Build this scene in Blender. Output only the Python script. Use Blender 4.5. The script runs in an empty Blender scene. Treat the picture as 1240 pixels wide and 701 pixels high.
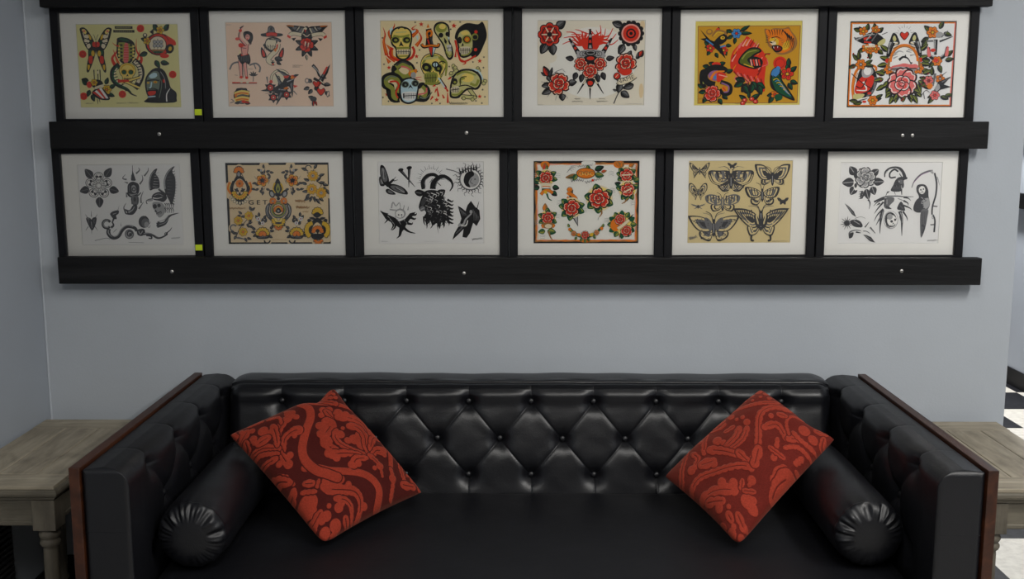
import bpy, bmesh, math, random
import numpy as np
from mathutils import Vector, Matrix
C = bpy.context.scene.collection
PI = math.pi
rng = random.Random(7)

# ------------------------------------------------------------------ helpers
def tag(o, label=None, cat=None, group=None, kind=None):
    if label: o['label'] = label
    if cat: o['category'] = cat
    if group: o['group'] = group
    if kind: o['kind'] = kind
    return o

def empty(name, loc, rot=(0, 0, 0)):
    o = bpy.data.objects.new(name, None)
    C.objects.link(o)
    o.location = loc
    o.rotation_euler = rot
    o.empty_display_size = 0.05
    return o

def link_mesh(name, me, mats, parent=None, smooth=False):
    if not isinstance(mats, (list, tuple)): mats = [mats]
    for m in mats: me.materials.append(m)
    if smooth:
        me.polygons.foreach_set('use_smooth', [len(p.vertices) < 5 for p in me.polygons])
    me.name = name
    o = bpy.data.objects.new(name, me)
    C.objects.link(o)
    if parent: o.parent = parent
    return o

def from_bm(name, bm, mats, parent=None, smooth=False):
    me = bpy.data.meshes.new(name)
    bmesh.ops.recalc_face_normals(bm, faces=bm.faces[:])
    bm.to_mesh(me); bm.free()
    return link_mesh(name, me, mats, parent, smooth)

def box_into(bm, x0, x1, y0, y1, z0, z1, bev=0.0, seg=2):
    r = bmesh.ops.create_cube(bm, size=1.0)
    vs = r['verts']
    for v in vs:
        v.co = Vector(((x0 + x1) / 2 + v.co.x * (x1 - x0), (y0 + y1) / 2 + v.co.y * (y1 - y0), (z0 + z1) / 2 + v.co.z * (z1 - z0)))
    if bev > 0:
        es = list({e for v in vs for e in v.link_edges})
        bmesh.ops.bevel(bm, geom=es, offset=bev, segments=seg, affect='EDGES', profile=0.5)

def box(name, b, mats, parent=None, bev=0.0, seg=2, smooth=False):
    bm = bmesh.new()
    box_into(bm, *b, bev=bev, seg=seg)
    return from_bm(name, bm, mats, parent, smooth)

def grid_mesh(name, P, closed_u=False, closed_v=False, caps=False):
    """P: array (nu, nv, 3) -> mesh of quads"""
    nu, nv, _ = P.shape
    idx = np.arange(nu * nv).reshape(nu, nv)
    a = idx
    if closed_u: a = np.vstack([a, a[:1]])
    if closed_v: a = np.hstack([a, a[:, :1]])
    f = np.stack([a[:-1, :-1], a[1:, :-1], a[1:, 1:], a[:-1, 1:]], -1).reshape(-1, 4)
    faces = f.tolist()
    if caps:
        faces.append(idx[0, :].tolist()); faces.append(idx[-1, ::-1].tolist())
    me = bpy.data.meshes.new(name)
    me.from_pydata(P.reshape(-1, 3).tolist(), [], faces)
    me.validate()
    bm = bmesh.new(); bm.from_mesh(me)
    bmesh.ops.recalc_face_normals(bm, faces=bm.faces[:])
    bm.to_mesh(me); bm.free()
    return me

def lathe_into(bm, prof, cx, cy, n=28, squash=None):
    """prof: (r, z) list, revolved about the vertical axis through cx, cy"""
    rings = []
    for r, z in prof:
        rings.append([bm.verts.new((cx + r * math.cos(2 * PI * k / n), cy + r * math.sin(2 * PI * k / n), z)) for k in range(n)])
    for a, b in zip(rings[:-1], rings[1:]):
        for k in range(n):
            bm.faces.new((a[k], a[(k + 1) % n], b[(k + 1) % n], b[k]))
    bm.faces.new(rings[0][::-1]); bm.faces.new(rings[-1])

# ------------------------------------------------------------------ materials
def new_mat(name):
    m = bpy.data.materials.new(name); m.use_nodes = True
    nt = m.node_tree
    return m, nt, nt.nodes['Principled BSDF']

def plain(name, col, rough=0.6, spec=0.5, metal=0.0):
    m, nt, b = new_mat(name)
    b.inputs['Base Color'].default_value = (*col, 1)
    b.inputs['Roughness'].default_value = rough
    b.inputs['Specular IOR Level'].default_value = spec
    b.inputs['Metallic'].default_value = metal
    return m

def N(nt, t, **kw):
    n = nt.nodes.new(t)
    for k, v in kw.items(): setattr(n, k, v)
    return n

def noise(nt, scale, detail=4, rough=0.55, vec=None, dist=0.0):
    n = N(nt, 'ShaderNodeTexNoise')
    n.inputs['Scale'].default_value = scale
    n.inputs['Detail'].default_value = detail
    n.inputs['Roughness'].default_value = rough
    n.inputs['Distortion'].default_value = dist
    if vec: nt.links.new(vec, n.inputs['Vector'])
    return n

def mapped(nt, scale, rot=(0, 0, 0)):
    tc = N(nt, 'ShaderNodeTexCoord'); mp = N(nt, 'ShaderNodeMapping')
    mp.inputs['Scale'].default_value = scale
    mp.inputs['Rotation'].default_value = rot
    nt.links.new(tc.outputs['Object'], mp.inputs['Vector'])
    return mp.outputs['Vector']

def ramp(nt, fac, stops):
    r = N(nt, 'ShaderNodeValToRGB')
    el = r.color_ramp.elements
    while len(el) < len(stops): el.new(0.5)
    for e, (p, c) in zip(el, stops):
        e.position = p; e.color = (*c, 1)
    nt.links.new(fac, r.inputs['Fac'])
    return r

def bump(nt, b, height, strength, dist=0.01):
    bp = N(nt, 'ShaderNodeBump')
    bp.inputs['Strength'].default_value = strength
    bp.inputs['Distance'].default_value = dist
    nt.links.new(height, bp.inputs['Height'])
    nt.links.new(bp.outputs['Normal'], b.inputs['Normal'])

def wall_paint(name, col):
    m, nt, b = new_mat(name)
    v = mapped(nt, (1, 1, 1))
    big = noise(nt, 1.7, 3, vec=v)
    r = ramp(nt, big.outputs['Fac'], [(0.3, tuple(c * 0.96 for c in col)), (0.7, tuple(min(1, c * 1.03) for c in col))])
    nt.links.new(r.outputs['Color'], b.inputs['Base Color'])
    b.inputs['Roughness'].default_value = 0.55
    b.inputs['Specular IOR Level'].default_value = 0.3
    fine = noise(nt, 130, 3, vec=v)
    bump(nt, b, fine.outputs['Fac'], 0.12, 0.003)
    return m

def wood(name, dark, mid, light, axis='Y', scale=1.0, rough=0.6, contrast=(0.3, 0.52, 0.72), spec=0.4, bmp=0.3, streak=.55, blotch=0.0):
    """long grain along one axis"""
    m, nt, b = new_mat(name)
    s = {'X': (1.6, 22, 22), 'Y': (22, 1.6, 22), 'Z': (22, 22, 1.6)}[axis]
    v = mapped(nt, tuple(k * scale for k in s))
    n1 = noise(nt, 1.0, 6, 0.6, v, 1.2)
    r = ramp(nt, n1.outputs['Fac'], [(contrast[0], dark), (contrast[1], mid), (contrast[2], light)])
    v2 = mapped(nt, tuple(k * scale * 4 for k in s))
    n2 = noise(nt, 1.0, 4, 0.6, v2, 0.4)
    mx = N(nt, 'ShaderNodeMix', data_type='RGBA', blend_type='MULTIPLY')
    mx.inputs['Factor'].default_value = streak
    r2 = ramp(nt, n2.outputs['Fac'], [(0.3, (0.45, 0.45, 0.45)), (0.6, (1, 1, 1))])
    nt.links.new(r.outputs['Color'], mx.inputs['A']); nt.links.new(r2.outputs['Color'], mx.inputs['B'])
    last = mx
    if blotch:
        v3 = mapped(nt, tuple(5 + .35 * (k - 1.6) for k in s)); n3 = noise(nt, 1.0, 5, .65, v3, .6); r3 = ramp(nt, n3.outputs['Fac'], [(.32, (.55, .54, .52)), (.55, (1, 1, 1))])
        last = N(nt, 'ShaderNodeMix', data_type='RGBA', blend_type='MULTIPLY'); last.inputs['Factor'].default_value = blotch
        nt.links.new(mx.outputs['Result'], last.inputs['A']); nt.links.new(r3.outputs['Color'], last.inputs['B'])
    nt.links.new(last.outputs['Result'], b.inputs['Base Color'])
    b.inputs['Roughness'].default_value = rough
    b.inputs['Specular IOR Level'].default_value = spec
    bump(nt, b, n2.outputs['Fac'], bmp, 0.003)
    return m

def leather(name, col, rough, spec=0.5):
    m, nt, b = new_mat(name)
    v = mapped(nt, (1, 1, 1))
    b.inputs['Base Color'].default_value = (*col, 1)
    b.inputs['Specular IOR Level'].default_value = spec
    n = noise(nt, 9, 4, vec=v)
    mr = N(nt, 'ShaderNodeMapRange')
    mr.inputs['To Min'].default_value = rough - 0.05; mr.inputs['To Max'].default_value = rough + 0.08
    nt.links.new(n.outputs['Fac'], mr.inputs['Value'])
    nt.links.new(mr.outputs['Result'], b.inputs['Roughness'])
    vo = N(nt, 'ShaderNodeTexVoronoi'); vo.inputs['Scale'].default_value = 420
    nt.links.new(v, vo.inputs['Vector'])
    wr = noise(nt, 24, 3, vec=v)
    ad = N(nt, 'ShaderNodeMath', operation='MULTIPLY_ADD')
    ad.inputs[1].default_value = 4.0
    nt.links.new(wr.outputs['Fac'], ad.inputs[0]); nt.links.new(vo.outputs['Distance'], ad.inputs[2])
    bump(nt, b, ad.outputs[0], 0.12, 0.002)
    return m

M = {}
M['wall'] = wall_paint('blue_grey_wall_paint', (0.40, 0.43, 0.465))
M['wall_left'] = wall_paint('blue_grey_wall_paint_shaded', (0.325, 0.355, 0.395))  # same paint as the back wall, its shade put into the colour
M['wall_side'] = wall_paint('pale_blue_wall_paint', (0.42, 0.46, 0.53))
M['rail'] = wood('black_stained_pine', (0.0035, 0.0035, 0.004), (0.006, 0.006, 0.0065), (0.012, 0.012, 0.013), 'X', 0.7, 0.55, spec=0.2, bmp=0.5)
M['rail_y'] = wood('black_stained_pine_side', (0.0035, 0.0035, 0.004), (0.006, 0.006, 0.0065), (0.012, 0.012, 0.013), 'Y', 0.7, 0.55, spec=0.2, bmp=0.5)
M['frame'] = plain('black_frame_lacquer', (0.0042, 0.0044, 0.0060), 0.5, 0.2)
M['mat'] = plain('white_mat_board', (0.80, 0.79, 0.75), 0.9, 0.2)
M['steel'] = plain('screw_steel', (0.55, 0.53, 0.5), 0.35, 0.5, 0.9)
M['sticker'] = plain('yellow_green_sticker', (0.50, 0.62, 0.01), 0.7)
M['leather'] = leather('black_leather', (0.0042, 0.0044, 0.0060), 0.33, 0.42)
M['arm'] = leather('black_arm_leather', (0.0042, 0.0044, 0.0060), 0.40, 0.38)
M['seat'] = leather('black_seat_leather', (0.0036, 0.0038, 0.0054), 0.46, 0.34)
M['bolster'] = leather('black_bolster_leather', (0.0042, 0.0044, 0.0060), 0.37, 0.38)
M['mahogany'] = wood('mahogany', (0.018, 0.0045, 0.0014), (0.040, 0.0110, 0.0035), (0.066, 0.020, 0.007), 'Y', 0.8, 0.40, bmp=0.1)
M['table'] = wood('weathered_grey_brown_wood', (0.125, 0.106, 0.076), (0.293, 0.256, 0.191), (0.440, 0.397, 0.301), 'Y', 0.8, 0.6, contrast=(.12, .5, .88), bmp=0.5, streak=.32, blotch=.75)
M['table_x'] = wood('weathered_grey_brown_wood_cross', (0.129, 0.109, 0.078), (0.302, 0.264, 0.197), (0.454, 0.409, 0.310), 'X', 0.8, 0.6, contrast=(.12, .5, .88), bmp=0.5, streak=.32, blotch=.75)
M['table_z'] = wood('weathered_grey_brown_wood_shaded_upright', (0.050, 0.041, 0.031), (0.110, 0.095, 0.071), (0.166, 0.147, 0.110), 'Z', 0.8, 0.6, contrast=(.12, .5, .88), bmp=0.5, streak=.32, blotch=.75)  # legs: table wood darkened to carry their shade
M['shaded_edge_x'] = wood('weathered_grey_brown_wood_shaded_cross', (0.048, 0.041, 0.029), (0.113, 0.099, 0.073), (0.170, 0.153, 0.116), 'X', 0.8, 0.6, contrast=(.12, .5, .88), bmp=0.5, streak=.32, blotch=.75)  # aprons and moulding: shade put into the wood colour, both grain directions
M['shaded_edge_y'] = wood('weathered_grey_brown_wood_shaded', (0.048, 0.041, 0.029), (0.113, 0.099, 0.073), (0.170, 0.153, 0.116), 'Y', 0.8, 0.6, contrast=(.12, .5, .88), bmp=0.5, streak=.32, blotch=.75)
M['base'] = plain('black_vinyl_baseboard', (0.007, 0.007, 0.009), 0.55, 0.25)
M['vent'] = plain('dark_vent_metal', (0.02, 0.02, 0.021), 0.5)
M['darkfoot'] = plain('dark_foot', (0.02, 0.01, 0.006), 0.4)

# glass: clear pane with a faint mirror
m, nt, b = new_mat('picture_glass')
out = nt.nodes['Material Output']
tr = N(nt, 'ShaderNodeBsdfTransparent'); gl = N(nt, 'ShaderNodeBsdfGlossy'); fr = N(nt, 'ShaderNodeFresnel'); mx = N(nt, 'ShaderNodeMixShader')
gl.inputs['Roughness'].default_value = 0.04
fr.inputs['IOR'].default_value = 1.45
nt.links.new(fr.outputs[0], mx.inputs[0]); nt.links.new(tr.outputs[0], mx.inputs[1]); nt.links.new(gl.outputs[0], mx.inputs[2])
nt.links.new(mx.outputs[0], out.inputs['Surface'])
M['glass'] = m

# checkered floor: 12 inch vinyl tiles, built from world position of the joints
m, nt, b = new_mat('black_and_white_checkered_vinyl')
tc = N(nt, 'ShaderNodeTexCoord'); mp = N(nt, 'ShaderNodeMapping', vector_type='POINT')
TX, TY = 0.308, 0.379
mp.inputs['Location'].default_value = (-1.714 / TX, 1 - 0.425 / TY, 0.5)
mp.inputs['Scale'].default_value = (1 / TX, 1 / TY, 0.0)
nt.links.new(tc.outputs['Object'], mp.inputs['Vector'])
ck = N(nt, 'ShaderNodeTexChecker'); ck.inputs['Scale'].default_value = 1.0
nt.links.new(mp.outputs[0], ck.inputs['Vector'])
nz = noise(nt, 30, 5, vec=tc.outputs['Object'])
rw = ramp(nt, nz.outputs['Fac'], [(0.3, (0.62, 0.60, 0.55)), (0.6, (0.78, 0.76, 0.70))])
rb = ramp(nt, nz.outputs['Fac'], [(0.35, (0.007, 0.008, 0.012)), (0.75, (0.026, 0.027, 0.034))])
nt.links.new(rb.outputs[0], ck.inputs['Color1']); nt.links.new(rw.outputs[0], ck.inputs['Color2'])
nt.links.new(ck.outputs['Color'], b.inputs['Base Color'])
b.inputs['Roughness'].default_value = 0.55
b.inputs['Specular IOR Level'].default_value = 0.3
M['floor'] = m

# damask velvet: the woven pattern is carried as a mesh attribute
def velvet(name, dark, light):
    m, nt, b = new_mat(name)
    at = N(nt, 'ShaderNodeAttribute'); at.attribute_name = 'pile'
    tc = N(nt, 'ShaderNodeTexCoord')
    n = noise(nt, 260, 3, vec=tc.outputs['Object'])
    n2 = noise(nt, 14, 4, vec=tc.outputs['Object'])
    r = ramp(nt, at.outputs['Fac'], [(0.38, dark), (0.62, light)])
    r2 = ramp(nt, n.outputs['Fac'], [(0.3, (0.72, 0.72, 0.72)), (0.7, (1.1, 1.1, 1.1))])
    r3 = ramp(nt, n2.outputs['Fac'], [(0.3, (0.86, 0.86, 0.86)), (0.7, (1.05, 1.05, 1.05))])
    for rr in (r2, r3):
        mx = N(nt, 'ShaderNodeMix', data_type='RGBA', blend_type='MULTIPLY'); mx.inputs['Factor'].default_value = 1
        nt.links.new(r.outputs[0] if rr is r2 else prev.outputs['Result'], mx.inputs['A']); nt.links.new(rr.outputs[0], mx.inputs['B'])
        prev = mx
    nt.links.new(prev.outputs['Result'], b.inputs['Base Color'])
    b.inputs['Roughness'].default_value = 0.85
    b.inputs['Specular IOR Level'].default_value = 0.1
    b.inputs['Sheen Weight'].default_value = 0.25
    b.inputs['Sheen Tint'].default_value = (1.0, 0.35, 0.25, 1)
    ad = N(nt, 'ShaderNodeMath', operation='MULTIPLY_ADD'); ad.inputs[1].default_value = 0.25
    nt.links.new(n.outputs['Fac'], ad.inputs[0]); nt.links.new(at.outputs['Fac'], ad.inputs[2])
    bump(nt, b, ad.outputs[0], 0.5, 0.003)
    return m
M['velvet_a'] = velvet('red_damask_velvet', (0.055, 0.0055, 0.0045), (0.27, 0.032, 0.016))
M['velvet_b'] = velvet('red_damask_velvet_low_contrast', (0.115, 0.012, 0.008), (0.28, 0.034, 0.018))  # right cushion: lighter ground, less contrast with the motif

# printing inks
INK = dict(K=(0.018, 0.018, 0.019), G=(0.06, 0.06, 0.064), S=(0.15, 0.15, 0.155), L=(0.36, 0.36, 0.36), W=(0.80, 0.79, 0.76), C=(0.72, 0.64, 0.46),
           R=(0.62, 0.040, 0.020), D=(0.24, 0.018, 0.014), O=(0.70, 0.19, 0.016), Y=(0.66, 0.42, 0.03), Z=(0.80, 0.62, 0.16), N=(0.014, 0.085, 0.04), V=(0.28, 0.30, 0.055),
           B=(0.06, 0.22, 0.50), H=(0.50, 0.68, 0.74), P=(0.70, 0.16, 0.15), Q=(0.78, 0.36, 0.30), T=(0.30, 0.15, 0.05), U=(0.28, 0.13, 0.28), E=(0.16, 0.20, 0.15), F=(0.55, 0.52, 0.22), J=(0.10, 0.13, 0.02),
           pa=(0.70, 0.66, 0.31), pb=(0.80, 0.60, 0.46), pc=(0.80, 0.67, 0.40), pd=(0.74, 0.69, 0.57), pe=(0.55, 0.29, 0.025), pf=(0.78, 0.78, 0.77), pg=(0.77, 0.765, 0.75),
           ph=(0.70, 0.55, 0.34), pi=(0.77, 0.76, 0.70), pj=(0.65, 0.53, 0.28), pk=(0.66, 0.55, 0.14), pl=(0.60, 0.48, 0.24))
INKM = {}
def ink(k):
    if k not in INKM: INKM[k] = plain('ink_' + k, INK[k], 0.85, 0.15)
    return INKM[k]

# ------------------------------------------------------------------ flat printed artwork
def smooth_closed(p, n=3):
    n = 4 if n < 3 else 6
    out = []; L = len(p)
    for i in range(L):
        a, b, c, d = p[i - 1], p[i], p[(i + 1) % L], p[(i + 2) % L]
        for k in range(n):
            t = k / n
            out.append(tuple(0.5 * (2 * b[j] + (c[j] - a[j]) * t + (2 * a[j] - 5 * b[j] + 4 * c[j] - d[j]) * t * t + (3 * b[j] - a[j] - 3 * c[j] + d[j]) * t ** 3) for j in (0, 1)))
    return out

def smooth_open(p, n=4):
    if len(p) < 3: return list(p)
    out = []; q = [p[0]] + list(p) + [p[-1]]
    for i in range(1, len(q) - 2):
        a, b, c, d = q[i - 1], q[i], q[i + 1], q[i + 2]
        for k in range(n):
            t = k / n
            out.append(tuple(0.5 * (2 * b[j] + (c[j] - a[j]) * t + (2 * a[j] - 5 * b[j] + 4 * c[j] - d[j]) * t * t + (3 * b[j] - a[j] - 3 * c[j] + d[j]) * t ** 3) for j in (0, 1)))
    out.append(tuple(p[-1]))
    return out

class Art:
    """vector drawing on a sheet; sheet corners TL, TR, BR, BL given in drawing units"""
    def __init__(s, tl, tr, br, bl, W, H):
        A = []; B = []
        for (x, y), (u, v) in zip((tl, tr, br, bl), ((-W / 2, H / 2), (W / 2, H / 2), (W / 2, -H / 2), (-W / 2, -H / 2))):
            A.append((x, y, 1)); B.append((u, v))
        s.aff = np.linalg.lstsq(np.array(A, float), np.array(B, float), rcond=None)[0]
        s.W, s.H = W, H
        s.v, s.f, s.m, s.keys = [], [], [], []
        s.z = 0.0
        s.swap = {}
        s.st = [np.eye(3)]
        s.unit = W / math.dist(tl, tr)
    def push(s, x=0, y=0, sc=1, rot=0, fx=False, sy=None):
        a = math.radians(rot); sx = -sc if fx else sc; sy = sc if sy is None else sy
        s.st.append(s.st[-1] @ np.array([[math.cos(a) * sx, -math.sin(a) * sy, x], [math.sin(a) * sx, math.cos(a) * sy, y], [0, 0, 1]]))
        return s
    def __enter__(s): return s
    def __exit__(s, *a): s.st.pop()
    def _xf(s, pts):
        q = np.c_[np.array(pts, float), np.ones(len(pts))] @ s.st[-1].T
        return q @ s.aff
    def _mat(s, c):
        c = s.swap.get(c, c)
        if c not in s.keys: s.keys.append(c)
        return s.keys.index(c)
    def raw(s, c, pts, faces):
        s.z += 4e-6
        b = len(s.v)
        lim = np.array([s.W / 2, s.H / 2])
        q = np.clip(s._xf(pts), -lim, lim)
        for x, y in q: s.v.append((float(x), -s.z, float(y)))
        k = s._mat(c)
        for f in faces: s.f.append([i + b for i in f]); s.m.append(k)
    def poly(s, c, pts, sm=0):
        if sm: pts = smooth_closed(pts, sm)
        s.raw(c, pts, [list(range(len(pts)))])
    def blob(s, c, x, y, rx, ry=None, rot=0, n=18):
        ry = rx if ry is None else ry
        a = math.radians(rot); ca, sa = math.cos(a), math.sin(a)
        s.poly(c, [(x + rx * math.cos(t) * ca - ry * math.sin(t) * sa, y + rx * math.cos(t) * sa + ry * math.sin(t) * ca) for t in [2 * PI * k / n for k in range(n)]])
    def line(s, c, pts, w, w2=None, sm=4):
        """stroke, width w at the start to w2 at the end"""
        w2 = w if w2 is None else w2
        p = np.array(smooth_open(pts, sm) if sm else pts, float)
        d = np.gradient(p, axis=0); d /= (np.linalg.norm(d, axis=1)[:, None] + 1e-9)
        nr = np.c_[-d[:, 1], d[:, 0]]
        hw = np.linspace(w, w2, len(p))[:, None] / 2
        q = np.vstack([p + nr * hw, p - nr * hw]); L = len(p)
        s.raw(c, q, [[i, i + 1, L + i + 1, L + i] for i in range(L - 1)])
    def ring(s, c, x, y, r, w, a0=0, a1=360, ry=None):
        n = max(6, int(abs(a1 - a0) / 15)); ry = r if ry is None else ry
        s.line(c, [(x + r * math.cos(math.radians(a0 + (a1 - a0) * k / n)), y + ry * math.sin(math.radians(a0 + (a1 - a0) * k / n))) for k in range(n + 1)], w, sm=0)
    # ---- motifs
    def leaf(s, x, y, ang, L, w, c='N', k='K', rib=None):
        with s.push(x, y, 1, ang):
            s.poly(k, [(0, 0), (L * .25, -w * .5), (L * .6, -w * .48), (L, 0), (L * .6, w * .48), (L * .25, w * .5)], 2)
            s.poly(c, [(L * .08, 0), (L * .28, -w * .36), (L * .58, -w * .34), (L * .88, 0), (L * .58, w * .1), (L * .28, w * .1)], 2)
            s.line(rib or k, [(0, 0), (L * .95, 0)], w * .1, sm=0)
    def rose(s, x, y, r, c='R', k='K', hi='Q', deep='D', rot=0, n=5):
        """open rose: ragged outer petals, overlapping inner ones, a curled heart"""
        with s.push(x, y, r, rot):
            for q in range(n):
                a = 2 * PI * q / n + .2 * (q % 2); d = math.degrees(a)
                with s.push(.55 * math.cos(a), .55 * math.sin(a), 1, d):
                    s.poly(k, [(-.42, -.30), (0, -.50), (.34, -.46), (.50, -.16), (.42, .04), (.52, .24), (.30, .48), (-.04, .48), (-.42, .28)], 2)
                    s.poly(c, [(-.40, -.24), (0, -.41), (.27, -.38), (.40, -.14), (.33, .03), (.41, .20), (.24, .39), (-.04, .40), (-.40, .22)], 2)
                    s.line(hi, [(.10, -.38), (.33, -.22), (.30, .0), (.37, .18), (.16, .37)], .065, .05)
                    s.line(deep, [(-.2, .0), (.14, .02)], .10, .03)
            for q in range(4):
                a = PI / 2 * q + .6; d = math.degrees(a)
                with s.push(.27 * math.cos(a), .27 * math.sin(a) - .03, 1, d):
                    s.blob(k, 0, 0, .31, .36, 0, 14); s.blob(c, 0, 0, .25, .30, 0, 14)
                    s.ring(hi, 0, 0, .21, .06, -75, 70, .27); s.line(deep, [(-.1, -.12), (.08, 0), (-.1, .14)], .07, .04)
            s.blob(k, .02, -.05, .24, .22); s.blob(c, .02, -.05, .19, .17)
            s.ring(hi, .02, -.05, .12, .05, 30, 250); s.line(k, [(-.12, -.06), (.04, .04), (.16, -.08)], .06, .04)
    def flower(s, x, y, r, n=5, c='Y', k='K', mid='O', rot=0, pw=.36):
        with s.push(x, y, r, rot):
            for q in range(n):
                a = 2 * PI * q / n; s.blob(k, .62 * math.cos(a), .62 * math.sin(a), .44, pw + .06, math.degrees(a), 10)
            for q in range(n):
                a = 2 * PI * q / n; s.blob(c, .62 * math.cos(a), .62 * math.sin(a), .36, pw - .03, math.degrees(a), 10)
                s.line(k, [(.25 * math.cos(a), .25 * math.sin(a)), (.62 * math.cos(a), .62 * math.sin(a))], .08, sm=0)
            s.blob(k, 0, 0, .30); s.blob(mid, 0, 0, .22)
    def star(s, x, y, r, c='R', n=5, inner=.42, rot=-90):
        s.poly(c, [(x + (r if q % 2 == 0 else r * inner) * math.cos(math.radians(rot + 180 * q / n)), y + (r if q % 2 == 0 else r * inner) * math.sin(math.radians(rot + 180 * q / n))) for q in range(2 * n)])
    def skull(s, x, y, r, rot=0, fx=False, base='F', shade='V', k='K', teeth=True, sy=None):
        with s.push(x, y, r, rot, fx, sy):
            s.poly(k, [(-.95, -.25), (-.7, -.85), (0, -1.1), (.7, -.85), (.95, -.25), (.78, .3), (.6, .5), (.55, 1.05), (0, 1.18), (-.55, 1.05), (-.6, .5), (-.78, .3)], 2)
            s.poly(base, [(-.90, -.25), (-.66, -.80), (0, -1.04), (.66, -.80), (.90, -.25), (.72, .26), (.55, .48), (.49, .99), (0, 1.12), (-.49, .99), (-.55, .48), (-.72, .26)], 2)
            s.line(shade, [(-.78, -.3), (-.5, -.72), (0, -.9), (.5, -.72), (.78, -.3)], .16, .16)
            s.line(shade, [(-.45, .98), (0, 1.05), (.45, .98)], .12, .12)
            for e in (-1, 1):
                s.blob(shade, .38 * e, -.05, .36, .32); s.blob(k, .38 * e, -.03, .27, .25); s.blob(shade, .40 * e, .02, .10, .10)
            s.poly(k, [(0, .15), (-.14, .46), (0, .40), (.14, .46)])
            if teeth:
                s.line(k, [(-.44, .74), (.44, .74)], .07, sm=0)
                for q in range(-3, 4): s.line(k, [(q * .13, .58), (q * .13, .92)], .045, sm=0)
    def dagger(s, x, y, ang, L, w, blade='L', hilt='K', guard='O', k='K'):
        with s.push(x, y, 1, ang):
            s.poly(k, [(0, -w * .5), (L * .6, -w * .42), (L, 0), (L * .6, w * .42), (0, w * .5)])
            s.poly(blade, [(0, -w * .3), (L * .58, -w * .25), (L * .93, 0), (0, 0)])
            s.line(guard, [(0, -w * 1.5), (0, w * 1.5)], w * .55, sm=0)
            s.line(hilt, [(0, 0), (-L * .32, 0)], w * .7, w * .6, sm=0); s.blob(guard, -L * .36, 0, w * .5)
            for q in range(3): s.line(guard, [(-L * (.08 + .09 * q), -w * .35), (-L * (.08 + .09 * q), w * .35)], w * .16, sm=0)
    def rays(s, c, x, y, r0, r1, n, w, a0=0, a1=360, wav=0):
        for q in range(n):
            a = math.radians(a0 + (a1 - a0) * q / max(1, (n if abs(a1 - a0) == 360 else n - 1)))
            pts = []
            for k in range(4):
                rr = r0 + (r1 * (1 - .18 * (q % 2)) - r0) * k / 3; b = a + wav * (-1) ** k * .5
                pts.append((x + rr * math.cos(b), y + rr * math.sin(b)))
            s.line(c, pts, w, w * .25)
    def flame(s, pts, c='R', hi='O', w=10):
        s.line(c, pts, w, 1); s.line(hi, pts[:max(2, len(pts) - 1)], w * .45, 1)
    def wing(s, pts, cols, ang=None):
        p = np.array(pts, float); root = p[0]
        c = p.mean(0) * .6 + root * .4
        for q, col in enumerate(cols):
            f = 1 - q * .82 / len(cols)
            s.poly(col, [tuple(c + (a - c) * f) for a in p], 2)
    def butterfly(s, x, y, r, up, low, cols, lcols=None, body='K', rot=0, veins=0, vein='K', tails=None, antenna=True, edge=None):
        for fx in (False, True):
            with s.push(x, y, r, rot, fx):
                s.wing(low, lcols or cols); s.wing(up, cols)
                for q in range(veins):
                    t = q / max(1, veins - 1)
                    a = np.array(up[2]) * (1 - t) + np.array(up[-2]) * t
                    s.line(vein, [(.06, 0), tuple(a * .92)], .035, .075, sm=0)
                    b = np.array(low[1]) * (1 - t) + np.array(low[-2]) * t
                    s.line(vein, [(.06, .1), tuple(b * .92)], .03, .06, sm=0)
                if tails: s.line('K', tails, .09, .05)
                if antenna: s.line(body, [(.03, -.18), (.12, -.5), (.34, -.62)], .035, .025)
        with s.push(x, y, r, rot):
            s.blob(body, 0, .12, .085, .34); s.blob(body, 0, -.22, .07, .07); s.line('L', [(0, -.1), (0, .3)], .03, sm=0)
    def heart(s, x, y, r, c='R', k='K'):
        h = [(0, .95), (-.75, .2), (-.92, -.3), (-.55, -.72), (0, -.38), (.55, -.72), (.92, -.3), (.75, .2)]
        with s.push(x, y, r):
            s.poly(k, h, 2)
            s.poly(c, [(a * .82, b * .82) for a, b in h], 2)
    def banner(s, pts, w, c='C', k='K'):
        s.line(k, pts, w * 1.25); s.line(c, pts, w)
    def scrib(s, x, y, L, h, c='G', n=None, rot=0):
        """a faint illegible pen scribble"""
        r = random.Random(int(x * 7 + y)); n = n or max(5, int(L / h * 2))
        with s.push(x, y, 1, rot):
            s.line(c, [(L * k / n, (h * .5 if k % 2 else -h * .5) * r.uniform(.3, 1)) for k in range(n + 1)], h * .18, h * .12)
    def text(s, t, x, y, h, c='K', rot=0, wide=1.0):
        cu = bpy.data.curves.new('lettering', 'FONT'); cu.body = t; cu.align_x = 'CENTER'; cu.align_y = 'CENTER'; cu.size = 1.35
        o = bpy.data.objects.new('lettering', cu); C.objects.link(o)
        dg = bpy.context.evaluated_depsgraph_get(); me = o.evaluated_get(dg).to_mesh()
        vs = [(v.co.x * wide, -v.co.y) for v in me.vertices]; fs = [list(p.vertices) for p in me.polygons]
        o.evaluated_get(dg).to_mesh_clear()
        bpy.data.objects.remove(o); bpy.data.curves.remove(cu)
        if vs:
            with s.push(x, y, h, rot): s.raw(c, vs, fs)
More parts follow.
